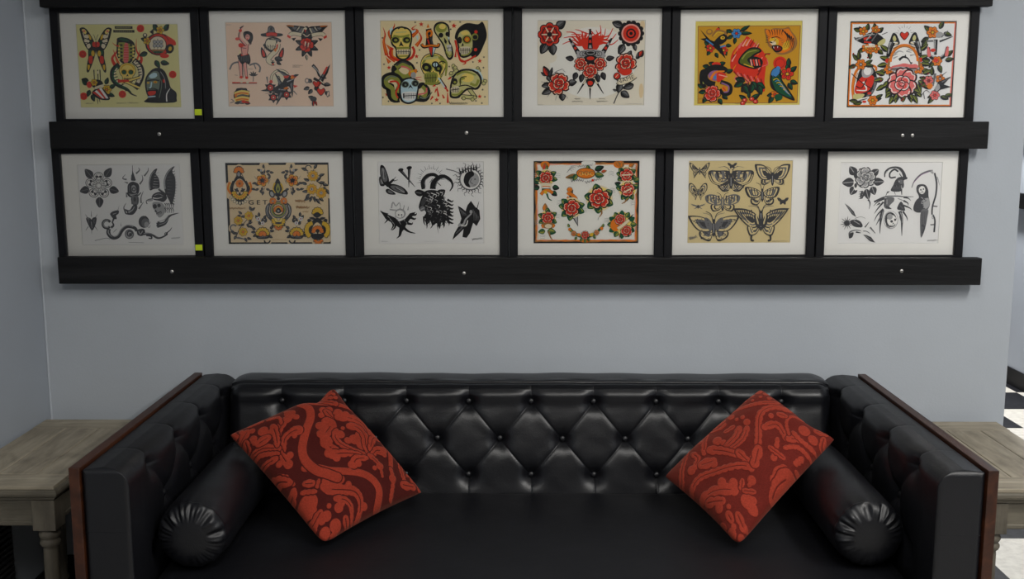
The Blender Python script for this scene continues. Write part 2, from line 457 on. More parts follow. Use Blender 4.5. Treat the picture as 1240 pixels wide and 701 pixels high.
    def paper(s, c):
        e = 1e9
        s.raw(c, [(-e, -e), (e, -e), (e, e), (-e, e)], [[0, 1, 2, 3]]) if False else None
        s.z += 4e-6; b = len(s.v); w, h = s.W / 2, s.H / 2
        s.v += [(-w, -s.z, h), (w, -s.z, h), (w, -s.z, -h), (-w, -s.z, -h), (-w, 0.0005, h), (w, 0.0005, h), (w, 0.0005, -h), (-w, 0.0005, -h)]
        k = s._mat(c)
        for f in ([0, 1, 2, 3], [4, 7, 6, 5], [0, 4, 5, 1], [1, 5, 6, 2], [2, 6, 7, 3], [3, 7, 4, 0]):
            s.f.append([b + i for i in f]); s.m.append(k)
    def build(s, name, parent):
        me = bpy.data.meshes.new(name)
        me.from_pydata(s.v, [], s.f)
        me.polygons.foreach_set('material_index', s.m)
        return link_mesh(name, me, [ink(k) for k in s.keys], parent)
# ------------------------------------------------------------------ the twelve sheets of flash
BUP = [(.05, 0), (.35, -.55), (1.0, -.75), (1.05, -.35), (.75, .05), (.3, .15)]
BLO = [(.04, .08), (.55, .05), (.72, .35), (.55, .75), (.25, .7), (.08, .4)]

def art_butterfly_cobra(A):
    A.paper('pa')
    # swallowtail butterfly
    for fx in (False, True):
        with A.push(327, 245, 1, 0, fx):
            A.poly('K', [(2, 18), (-8, -20), (-38, -75), (-62, -97), (-84, -92), (-82, -72), (-74, -40), (-62, -8), (-46, 18), (-30, 28)], 2)
            A.poly('K', [(-2, 15), (-40, 22), (-42, 60), (-50, 100), (-52, 136), (-42, 140), (-28, 112), (-12, 70)], 2)
            A.poly('Z', [(-74, -84), (-60, -88), (-48, -72), (-58, -62)], 2); A.poly('C', [(-64, -52), (-46, -60), (-36, -45), (-58, -36)], 2)
            A.poly('C', [(-62, -30), (-42, -36), (-34, -22), (-54, -12)], 2); A.poly('Y', [(-40, -62), (-28, -52), (-24, -34), (-34, -36)], 2)
            A.poly('N', [(-32, -26), (-18, -18), (-14, 0), (-28, -4)], 2); A.poly('C', [(-50, -4), (-34, -12), (-28, 4), (-42, 14)], 2)
            A.blob('R', -11, -8, 9, 14); A.blob('N', -30, 34, 9, 12); A.blob('Y', -17, 40, 9, 16); A.poly('R', [(-38, 58), (-20, 56), (-22, 90), (-38, 92)], 2)
            A.poly('Y', [(-46, 102), (-34, 104), (-40, 128), (-46, 124)], 2); A.blob('P', -62, -78, 7, 5)
            A.line('C', [(-68, -70), (-50, -10)], 5); A.line('K', [(-70, -45), (-30, -30)], 4); A.line('K', [(-60, -18), (-22, -14)], 4)
            A.line('G', [(-2, -30), (-8, -52), (-14, -60)], 2.5)
    A.blob('R', 327, 238, 9, 16); A.line('K', [(327, 220), (327, 290)], 5, 2)
    # title bars with pale letters
    for x0, x1, y in ((428, 522, 147), (420, 532, 167)):
        A.poly('K', [(x0, y - 7), (x1, y - 7), (x1, y + 7), (x0, y + 7)])
        for q in range(9):
            xx = x0 + 8 + q * (x1 - x0 - 14) / 9; A.line('pa', [(xx, y + 3), (xx + 3, y - 3), (xx + 5, y + 2)], 1.6, sm=0)
    for x, y in ((564, 152), (256, 289), (256, 514), (463, 502), (732, 395)):
        A.blob('R', x, y, 20); A.ring('D', x, y, 10, 2)
    # cobra round a skull
    for s_ in (-1, 1):
        A.flame([(490 + s_ * 62, 350), (490 + s_ * 78, 310), (490 + s_ * 52, 270), (490 + s_ * 52, 205)], 'R', 'R', 20)
        A.flame([(490 + s_ * 45, 340), (490 + s_ * 60, 300), (490 + s_ * 72, 262)], 'R', 'O', 16)
    A.line('K', [(525, 320), (560, 355), (566, 400), (548, 445), (530, 470)], 32); A.line('C', [(530, 325), (556, 357), (562, 400), (546, 440)], 17)
    for q in range(8): A.line('K', [(534 + q * 3.6, 330 + q * 14), (562 + q * 1.2 - (8 if q > 5 else 0), 322 + q * 15)], 5, sm=0)
    A.line('K', [(450, 345), (416, 375), (412, 420), (440, 455), (490, 478), (512, 500), (540, 512)], 32, 4); A.line('N', [(442, 355), (420, 380), (418, 420), (445, 450), (488, 470), (510, 492)], 18, 4); A.line('C', [(438, 362), (424, 384), (424, 418), (448, 444), (488, 464)], 7, 3)
    for q in range(9): A.line('N' if q % 2 else 'K', [(408 + q * q * 1.1, 372 + q * 14), (430 + q * q * 1.1, 366 + q * 14)], 5, sm=0)
    A.poly('K', [(440, 215), (462, 200), (500, 205), (530, 230), (536, 275), (522, 318), (498, 338), (462, 334), (440, 300), (436, 255)], 3)
    A.poly('V', [(448, 225), (465, 212), (498, 215), (522, 236), (528, 275), (514, 312), (494, 328), (466, 324), (448, 296), (444, 255)], 3)
    for q in range(5):
        for e in (-1, 1): A.blob('K', 487 + e * 26, 240 + q * 19, 8, 5); A.blob('Z', 487 + e * 38, 246 + q * 17, 6, 5)
    A.poly('P', [(480, 232), (496, 232), (500, 290), (494, 332), (474, 332), (472, 290)], 2)
    for q in range(7): A.line('R', [(473, 240 + q * 13), (500, 240 + q * 13)], 3, sm=0)
    A.poly('K', [(440, 205), (470, 198), (510, 215), (518, 235), (480, 226), (446, 224)], 2); A.poly('N', [(446, 208), (472, 204), (505, 218), (480, 220)], 2)
    A.flame([(450, 246), (428, 240), (414, 226)], 'R', 'R', 8)
    A.skull(492, 385, 48, 0, base='Z', shade='Y'); A.blob('N', 474, 386, 12, 10); A.blob('N', 510, 386, 12, 10)
    for (a, b_) in (((460, 440), (560, 410)), ((470, 430), (556, 468))): A.line('K', [a, b_], 17, sm=0); A.line('Z', [a, b_], 10, sm=0)
    A.line('R', [(440, 432), (500, 430)], 16, 10)
    # ship inside a red rose
    for x, y, a in ((600, 280, 160), (610, 220, 200), (650, 165, 250), (690, 165, 300), (640, 320, 60), (668, 330, 10)): A.leaf(x, y, a, 48, 26)
    A.blob('K', 660, 235, 72, 60); A.blob('R', 662, 235, 66, 54); A.poly('R', [(700, 190), (745, 215), (748, 240), (715, 230)], 2)
    A.ring('D', 660, 235, 56, 4, 200, 340); A.blob('K', 718, 258, 22, 26, 20); A.blob('Y', 720, 258, 9, 12, 20)
    A.blob('K', 654, 238, 48); A.blob('C', 654, 238, 44); A.poly('T', [(618, 262), (692, 262), (682, 280), (632, 280)]); A.blob('N', 655, 276, 30, 5)
    for q in range(3):
        A.line('G', [(636 + q * 18, 205 + 6 * abs(q - 1)), (636 + q * 18, 262)], 2.5, sm=0)
        for w in range(2): A.poly('L', [(628 + q * 18, 216 + w * 20), (646 + q * 18, 214 + w * 20), (648 + q * 18, 230 + w * 20), (630 + q * 18, 232 + w * 20)]); A.ring('G', 638 + q * 18, 222 + w * 20, 9, 2)
    A.flower(668, 160, 22, 5, 'Y'); A.flower(598, 218, 20, 5, 'Y'); A.blob('K', 588, 188, 12); A.blob('C', 588, 186, 7); A.poly('K', [(612, 170), (635, 150), (632, 185)]); A.blob('R', 690, 296, 24, 12)
    # brushes, flower and striped fan
    for x in (314, 334, 346): A.line('K', [(x, 372), (x + 2, 440)], 6, 4, sm=0)
    A.blob('C', 335, 386, 5, 8)
    for x, y, a in ((285, 430, 190), (290, 480, 110), (275, 455, 230), (375, 450, 290), (395, 470, 330), (385, 500, 20), (300, 505, 70)): A.leaf(x, y, a, 40, 22)
    A.flower(380, 478, 26, 6, 'Y'); A.blob('R', 288, 452, 14, 18)
    A.poly('K', [(300, 495), (350, 465), (398, 528), (340, 530)], 1)
    for q in range(4): A.poly('R' if q % 2 == 0 else 'W', [(304 + q * 12, 494 - q * 7), (315 + q * 12, 488 - q * 7), (362 + q * 9, 524), (350 + q * 9, 526)])
    A.blob('K', 330, 448, 32, 24); A.flower(314, 440, 19, 6, 'Y'); A.line('C', [(318, 470), (365, 455)], 14); A.line('K', [(330, 530), (332, 555)], 5, 2); A.line('K', [(340, 530), (344, 548)], 4, 2)
    # roaring ape
    A.poly('K', [(585, 545), (600, 520), (590, 490), (584, 440), (594, 402), (625, 368), (662, 360), (692, 380), (712, 430), (722, 465), (750, 490), (752, 520), (738, 545)], 2)
    A.poly('E', [(594, 440), (602, 405), (632, 378), (658, 384), (664, 420), (660, 470), (640, 512), (606, 512), (596, 480)], 2)
    A.poly('H', [(608, 402), (634, 386), (652, 396), (640, 412), (616, 416)], 2); A.line('K', [(596, 430), (628, 424), (660, 428)], 8); A.blob('Y', 640, 436, 11, 7); A.blob('Y', 602, 440, 7, 6); A.blob('R', 640, 437, 4)
    A.line('H', [(620, 436), (616, 462), (606, 470)], 7); A.line('K', [(600, 474), (630, 470), (656, 480)], 5)
    A.poly('K', [(594, 482), (650, 478), (648, 508), (606, 518)], 2); A.poly('R', [(600, 488), (640, 484), (636, 502), (608, 508)], 2)
    A.line('H', [(600, 516), (640, 512)], 6); A.blob('R', 686, 430, 7, 10)
    A.line('L', [(668, 380), (690, 420), (694, 470)], 3); A.line('W', [(700, 540), (700, 500), (718, 470)], 7, 3); A.line('E', [(650, 395), (674, 440), (660, 520)], 4)
    A.scrib(268, 552, 40, 10); A.scrib(432, 550, 52, 8, 'G'); A.scrib(492, 548, 56, 8, 'G')

def art_sailor(A):
    A.paper('pb')
    A.scrib(144, 132, 30, 6, 'S')
    # dancer
    A.line('S', [(160, 370), (175, 340), (205, 330), (215, 350)], 9); A.line('S', [(265, 345), (300, 335), (322, 355), (318, 382)], 9); A.line('S', [(290, 340), (300, 365)], 6)
    A.poly('pc', [(214, 268), (252, 262), (270, 320), (262, 340), (212, 330)], 1)
    for a, b_ in (((216, 320), (222, 415)), ((238, 320), (250, 415))): A.line('K', [a, b_], 24, 14, sm=0); A.line('Q', [a, b_], 18, 9, sm=0)
    A.line('G', [(228, 330), (232, 412)], 3); A.blob('R', 220, 410, 9, 7); A.blob('R', 250, 412, 9, 7)
    A.line('R', [(172, 440), (305, 438)], 8, 4); A.line('K', [(172, 444), (305, 442)], 3); A.blob('C', 222, 434, 8, 6); A.blob('C', 254, 436, 8, 6)
    A.poly('K', [(206, 300), (222, 282), (262, 284), (272, 320), (262, 342), (244, 330), (228, 342), (208, 318)], 1)
    for q in range(6): A.line('S', [(216 + q * 9, 296), (212 + q * 10, 326)], 2, sm=0)
    A.line('K', [(204, 294), (218, 318)], 10, 3); A.line('R', [(222, 292), (258, 284)], 11)
    A.poly('Q', [(222, 242), (262, 236), (256, 284), (226, 290)], 1); A.line('K', [(222, 242), (228, 290)], 3); A.line('K', [(262, 236), (256, 284)], 3); A.blob('R', 222, 240, 14, 12); A.blob('R', 240, 236, 9); A.line('K', [(222, 252), (250, 256)], 3)
    A.line('K', [(250, 240), (215, 200), (222, 160), (232, 140)], 14, 9); A.line('Q', [(250, 238), (218, 200), (224, 162), (232, 142)], 9, 5); A.blob('R', 220, 162, 9, 8); A.blob('R', 204, 206, 12, 8); A.line('K', [(218, 150), (238, 136)], 8, 4)
    A.line('K', [(262, 236), (276, 228), (250, 212)], 8, 5); A.line('Q', [(262, 236), (272, 228), (250, 212)], 4)
    A.poly('K', [(236, 172), (262, 164), (284, 178), (286, 208), (270, 232), (256, 214), (240, 200)], 2); A.blob('Q', 258, 196, 12, 15); A.blob('R', 256, 206, 4, 3); A.line('K', [(250, 190), (264, 192)], 3)
    for q in range(5): A.leaf(286, 402, -160 + q * 35, 26, 8, 'G')
    A.line('G', [(286, 402), (284, 432)], 4); A.line('G', [(186, 398), (202, 400)], 2); A.line('G', [(258, 365), (284, 366)], 2)
    # globe banner
    A.blob('K', 222, 510, 44, 44); A.blob('S', 222, 512, 36, 38); A.blob('K', 205, 478, 14, 10); A.blob('K', 240, 476, 12, 9)
    for y in (494, 526): A.banner([(184, y + 8), (222, y - 4), (262, y + 2)], 22, 'Z'); A.line('O', [(190, y + 8), (222, y), (258, y + 4)], 9)
    A.blob('O', 190, 508, 7, 10); A.leaf(236, 545, 10, 32, 18, 'R'); A.leaf(212, 545, 170, 30, 16, 'G'); A.blob('R', 232, 540, 12, 8); A.line('S', [(165, 528), (180, 540), (160, 548)], 4)
    # eagle in a campaign hat
    A.poly('K', [(330, 178), (360, 170), (368, 142), (384, 134), (400, 146), (408, 170), (442, 176), (440, 188), (384, 194), (334, 190)], 1); A.poly('S', [(366, 168), (372, 146), (384, 140), (396, 150), (400, 168)], 1); A.line('R', [(358, 184), (386, 178), (414, 182)], 17); A.blob('K', 384, 152, 7, 10)
    A.poly('K', [(348, 228), (362, 202), (400, 194), (432, 206), (430, 220), (416, 218), (412, 250), (388, 276), (360, 262), (340, 238)], 1)
    A.poly('C', [(354, 228), (366, 208), (396, 202), (408, 216), (404, 244), (386, 262), (362, 250)], 1)
    A.line('K', [(372, 206), (404, 208)], 5); A.poly('S', [(404, 202), (430, 208), (426, 216), (408, 214)]); A.line('K', [(432, 206), (434, 216), (428, 222)], 4)
    for q in range(8): A.line('K', [(346 + q * 8, 236 + (q % 2) * 4), (350 + q * 7.5, 268)], 4, 1, sm=0)
    A.banner([(420, 228), (412, 262), (384, 290), (366, 316), (384, 332), (400, 330)], 22, 'C'); A.line('R', [(416, 232), (412, 258)], 8); A.poly('O', [(396, 262), (412, 250), (408, 272)], 1)
    for e, x in ((1, 342), (-1, 436)):
        A.poly('K', [(x - e * 12, 248), (x + e * 8, 272), (x + e * 16, 300), (x - e * 4, 304), (x - e * 14, 280)], 1); A.poly('R', [(x - e * 8, 262), (x + e * 4, 276), (x + e * 8, 296), (x - e * 4, 296)], 1)
    A.leaf(400, 306, 15, 44, 26, 'G'); A.leaf(410, 326, 30, 30, 16, 'G'); A.star(390, 330, 14, 'K'); A.blob('R', 392, 338, 6, 5)
    # spread eagle over a rose
    for e in (-1, 1):
        with A.push(574, 0, 1, 0, e < 0):
            A.poly('K', [(4, 150), (14, 138), (40, 134), (108, 130), (92, 150), (72, 172), (46, 184), (12, 182)], 1); A.poly('S', [(16, 148), (50, 142), (78, 142), (60, 158), (24, 172)], 1)
            A.line('O', [(70, 136), (106, 132)], 6, 3); A.line('C', [(14, 146), (30, 176)], 7, 3); A.line('K', [(32, 144), (56, 172)], 4); A.line('K', [(48, 142), (72, 164)], 4)
            A.line('C', [(40, 138), (54, 158)], 4, 2)
            A.banner([(12, 186), (44, 178), (78, 174), (92, 184)], 17, 'C'); A.poly('R', [(86, 190), (104, 180), (106, 192), (90, 202)]); A.poly('K', [(58, 196), (84, 200), (70, 214)]); 
    for q in range(8): A.leaf(572, 236, q * 45 + 22, 66, 28, 'G')
    A.blob('K', 572, 160, 16, 26); A.poly('K', [(540, 190), (606, 190), (590, 214), (556, 214)]); A.blob('C', 566, 148, 8, 7); A.line('R', [(564, 152), (566, 168)], 6); A.blob('G', 574, 172, 9, 14)
    A.rose(571, 234, 38, 'R', hi='R', deep='D'); A.line('C', [(566, 216), (562, 240)], 8, 4); A.line('C', [(582, 222), (578, 246)], 6, 3); A.line('K', [(572, 224), (570, 250)], 5); A.leaf(570, 286, 85, 30, 14, 'C')
    for k in range(2): A.scrib(496, 343 + k * 8, 54 - 16 * k, 6, 'K', 22)
    # swallows and a life ring
    A.ring('K', 430, 420, 50, 13, 175, 330); A.ring('C', 430, 420, 50, 8, 175, 330); A.blob('C', 424, 416, 36, 30); A.line('K', [(416, 430), (420, 400), (430, 420)], 4)
    for x, y, a in ((440, 470, 0), (482, 420, -28)):
        with A.push(x, y, 1, a):
            A.poly('K', [(36, -4), (14, -16), (-40, -86), (-24, -18), (-116, 10), (-40, 16), (-96, 26), (-24, 28), (-34, 88), (14, 16)], 1)
            A.poly('S', [(4, -16), (-30, -66), (-14, -14)]); A.poly('S', [(4, 18), (-24, 64), (-12, 20)]); A.blob('O', 18, -6, 12, 9); A.line('L', [(-20, 2), (20, 6)], 7, 3)
    for x, y, r in ((376, 464, 20), (392, 516, 18), (462, 500, 18)):
        A.star(x, y, r + 14, 'K', 6, .6); A.blob('R', x, y, r * .75); A.ring('D', x, y, r * .4, 3); A.blob('C', x, y, 4)
    A.poly('R', [(446, 400), (478, 398), (470, 412), (450, 412)]); A.poly('R', [(484, 396), (520, 394), (512, 410)]); A.leaf(500, 400, -15, 30, 12, 'G'); A.poly('R', [(498, 448), (524, 452), (504, 464)]); A.blob('R', 380, 432, 9)
    A.line('S', [(358, 405), (362, 440)], 9, 4); A.line('S', [(500, 480), (518, 500)], 7, 3)
    # dagger through hearts
    A.dagger(642, 430, -60, 110, 26, 'S', 'R', 'K'); A.line('K', [(602, 340), (626, 366), (640, 400), (676, 410)], 17, 6); A.line('L', [(606, 346), (630, 372), (646, 400)], 7, 3); A.line('R', [(660, 388), (680, 348)], 12, 8)
    for x, y, a in ((600, 430, 200), (585, 460, 160), (665, 440, 10), (670, 480, 50), (600, 470, 130), (610, 520, 200)): A.leaf(x, y, a, 34, 20, 'S')
    A.heart(622, 440, 22); A.heart(646, 480, 26); A.blob('S', 572, 424, 11, 14); A.blob('pb', 572, 424, 6, 9); A.blob('S', 684, 494, 8, 18, 10); A.blob('pb', 684, 494, 4, 12, 10); A.blob('G', 606, 522, 18, 14); A.leaf(606, 530, 95, 34, 14, 'R'); A.leaf(614, 530, 70, 30, 12, 'R'); A.line('C', [(640, 420), (664, 440)], 5)
    A.scrib(440, 562, 120, 4, 'S')

def art_skulls(A):
    A.paper('pc')
    for x, y, r in ((350, 126, 14), (524, 134, 15), (324, 296, 13), (176, 356, 13), (164, 500, 13), (660, 320, 14), (430, 528, 14), (660, 510, 13), (520, 132, 10)): A.star(x, y, r, 'R')
    for x, y in ((318, 116), (340, 262), (326, 330), (326, 376), (150, 338), (190, 382), (502, 112), (556, 114), (624, 326), (682, 300), (680, 356), (506, 152), (640, 534), (672, 546), (404, 548), (448, 548), (172, 536), (142, 516), (676, 474), (688, 512), (144, 198), (498, 350)): A.star(x, y, 7, 'G', 6, .4)
    # flaming skull
    for p in ([(165, 290), (150, 220), (158, 180), (146, 140)], [(196, 210), (178, 170), (206, 140), (208, 120)], [(210, 320), (176, 300), (156, 276)], [(300, 190), (330, 160), (300, 150), (326, 130)], [(322, 240), (350, 200), (330, 160)], [(190, 260), (160, 230)], [(180, 330), (160, 300)]): A.flame(p, 'R', 'O', 20)
    A.poly('H', [(182, 150), (200, 140), (196, 176), (184, 182)]); A.poly('H', [(292, 166), (322, 152), (318, 166), (298, 176)]); A.poly('H', [(322, 190), (334, 184), (330, 214)])
    A.line('R', [(196, 250), (184, 280), (206, 310), (250, 316), (296, 304), (312, 270), (302, 244)], 17, 12); A.line('O', [(196, 262), (200, 296), (240, 308)], 7)
    A.poly('K', [(186, 190), (196, 156), (230, 138), (272, 142), (298, 164), (302, 206), (294, 246), (290, 296), (254, 318), (216, 300), (212, 258), (190, 232)], 2)
    A.poly('Z', [(194, 190), (204, 162), (232, 146), (270, 150), (290, 168), (294, 206), (284, 240), (280, 290), (254, 308), (224, 294), (220, 252), (198, 226)], 2)
    A.line('K', [(226, 150), (246, 140), (268, 150)], 8); A.line('V', [(202, 186), (244, 192), (288, 182)], 10); A.line('F', [(214, 170), (270, 166)], 6)
    for x in (212, 272): A.blob('V', x, 208, 24, 20); A.blob('K', x, 209, 19, 15); A.blob('V', x + 2, 210, 9, 7)
    A.poly('K', [(242, 214), (230, 244), (242, 238), (256, 244)]); A.line('V', [(216, 252), (288, 250)], 10); A.poly('C', [(216, 260), (290, 258), (284, 286), (222, 286)]); A.line('K', [(214, 272), (290, 270)], 3)
    for q in range(9): A.line('K', [(218 + q * 9, 260), (218 + q * 9, 284)], 2.5, sm=0)
    A.line('V', [(226, 296), (278, 294)], 7)
    # serpent through a skull
    A.line('K', [(212, 355), (250, 330), (292, 352), (300, 390), (268, 412), (232, 400), (206, 372), (212, 350)], 38, 34)
    A.line('V', [(214, 355), (250, 336), (288, 356), (292, 386), (266, 404), (236, 394), (214, 370)], 24); A.line('G', [(216, 345), (250, 326), (290, 344)], 8); A.line('P', [(240, 350), (272, 356), (300, 380)], 9)
    A.line('K', [(230, 520), (196, 520), (180, 480), (186, 460), (158, 452), (150, 420), (184, 400), (222, 412), (238, 450), (224, 490), (236, 520)], 44, 36)
    A.line('V', [(222, 522), (200, 512), (194, 470), (164, 446), (162, 420), (188, 408), (220, 420), (230, 450), (218, 490)], 25, 20); A.line('E', [(156, 424), (186, 402), (216, 408)], 7)
    A.line('R', [(180, 432), (214, 430), (228, 452), (212, 490), (222, 520)], 10, 8)
    A.line('K', [(320, 520), (370, 522), (382, 480), (356, 448), (330, 460)], 34, 26); A.line('V', [(326, 512), (364, 510), (372, 478), (352, 456)], 19); A.line('P', [(330, 500), (372, 490), (376, 464)], 8); A.line('K', [(336, 510), (370, 524), (406, 486)], 20, 3); A.line('E', [(340, 514), (370, 520), (400, 492)], 10, 2)
    A.poly('K', [(232, 452), (250, 418), (290, 408), (324, 420), (336, 454), (330, 500), (322, 534), (280, 552), (240, 536), (230, 498)], 2)
    A.poly('H', [(240, 452), (256, 426), (290, 416), (318, 428), (328, 454), (322, 496), (314, 528), (280, 542), (250, 530), (240, 496)], 2); A.poly('W', [(246, 490), (318, 486), (312, 524), (280, 534), (252, 524)], 1)
    for x, y in ((262, 446), (316, 440)): A.blob('E', x, y, 21, 18); A.blob('K', x, y, 16, 14); A.blob('E', x + 2, y + 2, 6)
    A.poly('K', [(290, 444), (276, 470), (290, 460), (304, 470)]); A.line('K', [(250, 508), (326, 504)], 4); A.poly('K', [(250, 494), (258, 494), (258, 520), (250, 520)])
    for q in range(9): A.line('K', [(256 + q * 8, 492), (256 + q * 8, 522)], 2.5, sm=0)
    A.poly('O', [(280, 380), (322, 364), (322, 384), (292, 404)], 1); A.blob('L', 306, 396, 14, 18); A.line('P', [(318, 410), (350, 406)], 6, 3); A.line('P', [(322, 418), (352, 424)], 5, 2); A.blob('Y', 300, 376, 10, 6)
    # skull split by a dagger
    A.skull(412, 360, 72, 0, base='Z', shade='V', teeth=False, sy=76); A.line('V', [(446, 300), (482, 330), (478, 400)], 20, 8); A.line('K', [(444, 330), (460, 322), (478, 330)], 6); A.line('F', [(360, 310), (440, 300)], 12)
    A.blob('K', 374, 352, 22, 22); A.blob('K', 424, 340, 20, 18); A.blob('H', 424, 340, 12, 11); A.line('K', [(424, 324), (424, 356)], 5); A.blob('V', 376, 356, 10, 9); A.poly('K', [(396, 368), (386, 390), (404, 386)])
    A.poly('V', [(366, 388), (432, 384), (424, 432), (376, 440)], 1)
    for q in range(7): A.line('K', [(372 + q * 9, 392), (376 + q * 8, 434)], 2.5, sm=0)
    A.line('K', [(366, 412), (430, 408)], 3); A.poly('K', [(440, 370), (460, 360), (448, 400)]); A.line('V', [(366, 440), (420, 444), (466, 390)], 9, 5)
    A.poly('K', [(386, 244), (430, 244), (412, 300), (400, 300)]); A.poly('R', [(388, 246), (410, 246), (404, 292)]); A.poly('H', [(412, 246), (426, 250), (410, 292)])
    A.line('K', [(390, 240), (394, 180), (388, 150)], 36, 30, sm=0); A.line('O', [(384, 200), (380, 170), (400, 160), (406, 176), (396, 190)], 11); A.line('G', [(402, 196), (410, 234)], 9); A.line('R', [(384, 206), (392, 232)], 7); A.poly('O', [(378, 144), (386, 122), (394, 144)])
    A.line('K', [(350, 230), (364, 246), (400, 238), (436, 244), (444, 226)], 17); A.line('O', [(352, 232), (366, 242), (400, 238), (436, 240), (442, 228)], 10)
    # tall narrow skull
    A.poly('K', [(416, 160), (424, 124), (460, 112), (494, 130), (502, 170), (500, 210), (516, 250), (520, 296), (500, 316), (482, 296), (464, 240), (440, 200)], 2)
    A.poly('F', [(424, 160), (432, 132), (460, 122), (486, 136), (494, 170), (492, 212), (508, 252), (510, 290), (500, 302), (488, 290), (472, 236), (446, 196)], 2); A.blob('V', 456, 146, 30, 24); A.blob('Z', 462, 138, 18, 14)
    A.blob('K', 454, 184, 13, 13); A.blob('K', 488, 178, 10, 12); A.poly('K', [(470, 194), (486, 216), (482, 232), (472, 220)]); A.poly('H', [(488, 190), (500, 196), (496, 212)]); A.poly('W', [(484, 236), (508, 234), (512, 268), (492, 270)]); A.line('K', [(484, 252), (512, 250)], 3)
    for q in range(4): A.line('K', [(488 + q * 7, 236), (492 + q * 6, 270)], 2.5, sm=0)
    A.line('V', [(480, 270), (500, 296), (512, 280)], 7)
    # hooded skull
    A.poly('K', [(528, 200), (544, 150), (590, 120), (650, 126), (676, 114), (698, 180), (680, 240), (652, 292), (620, 300), (600, 260), (560, 220)], 2)
    A.line('R', [(530, 210), (546, 280), (560, 320), (590, 320), (640, 292)], 11, 9); A.line('R', [(560, 316), (586, 330), (570, 340)], 12, 3); A.line('R', [(530, 300), (536, 250)], 10, 3); A.blob('R', 640, 166, 9); A.blob('R', 638, 260, 9)
    A.poly('K', [(536, 200), (550, 160), (592, 148), (622, 176), (632, 226), (622, 282), (580, 304), (552, 292), (544, 244)], 2)
    A.poly('F', [(544, 200), (556, 168), (590, 156), (612, 178), (622, 226), (614, 274), (580, 294), (560, 284), (552, 244)], 2); A.blob('Z', 582, 172, 22, 12); A.blob('V', 592, 206, 26, 24); A.blob('K', 592, 206, 20, 18); A.blob('O', 593, 206, 14, 14); A.blob('Y', 593, 206, 7); A.blob('K', 554, 210, 12, 18); A.poly('K', [(570, 222), (562, 242), (576, 240)])
    A.blob('V', 634, 192, 18, 18); A.blob('K', 636, 194, 13, 12); A.poly('C', [(554, 250), (608, 246), (602, 280), (562, 284)], 1); A.line('K', [(552, 264), (610, 262)], 3)
    for q in range(7): A.line('K', [(558 + q * 8, 250), (560 + q * 7.5, 282)], 3, sm=0)
    A.line('V', [(562, 290), (600, 284), (618, 250)], 7)
    # skull in profile over crossed bones
    for (a, b_) in (((520, 350), (640, 520)), ((500, 390), (690, 430)), ((560, 510), (630, 516)), ((500, 400), (530, 380))): A.line('K', [a, b_], 24, sm=0); A.line('F', [a, b_], 16, sm=0)
    for x, y in ((520, 346), (530, 356), (650, 360), (656, 372), (690, 428), (682, 440), (634, 516), (622, 526), (508, 386), (575, 520)): A.blob('K', x, y, 11); A.blob('F', x, y, 8)
    A.line('H', [(566, 366), (650, 372), (676, 420)], 8)
    A.poly('K', [(504, 440), (520, 396), (560, 366), (616, 364), (660, 390), (672, 430), (650, 472), (600, 474), (566, 500), (546, 520), (504, 516), (500, 480)], 2)
    A.poly('F', [(514, 440), (528, 402), (564, 376), (614, 374), (650, 396), (662, 430), (642, 462), (596, 464), (560, 490), (540, 508), (512, 506), (510, 476)], 2); A.blob('Z', 596, 410, 34, 24); A.line('V', [(536, 396), (580, 378), (640, 396)], 11, 8); A.line('V', [(560, 440), (556, 420), (580, 410)], 14); A.line('V', [(610, 440), (640, 450), (654, 420)], 14)
    A.blob('K', 526, 430, 16, 18); A.blob('V', 528, 434, 7); A.line('K', [(556, 450), (560, 410), (590, 404)], 5); A.line('K', [(548, 456), (590, 450), (640, 470)], 6); A.poly('C', [(508, 464), (548, 456), (546, 484), (512, 488)], 1); A.line('K', [(506, 476), (552, 470)], 4)
    for q in range(5): A.line('K', [(514 + q * 8, 462), (514 + q * 8, 488)], 3, sm=0)
    A.line('V', [(510, 500), (544, 500), (570, 476)], 10)
    # drips
    for p in ([(450, 420), (480, 470)], [(432, 460), (440, 510)], [(460, 500), (470, 520)], [(488, 490), (490, 545)], [(490, 420), (506, 408)], [(408, 456), (424, 450)], [(420, 490), (430, 470)], [(396, 530), (410, 510)], [(476, 456), (490, 484)]): A.line('R', p, 4, 11, sm=0)
    A.line('H', [(440, 410), (474, 462)], 9, 6); A.line('K', [(450, 414), (484, 462)], 5)
    A.scrib(498, 546, 98, 16, 'K', 18)

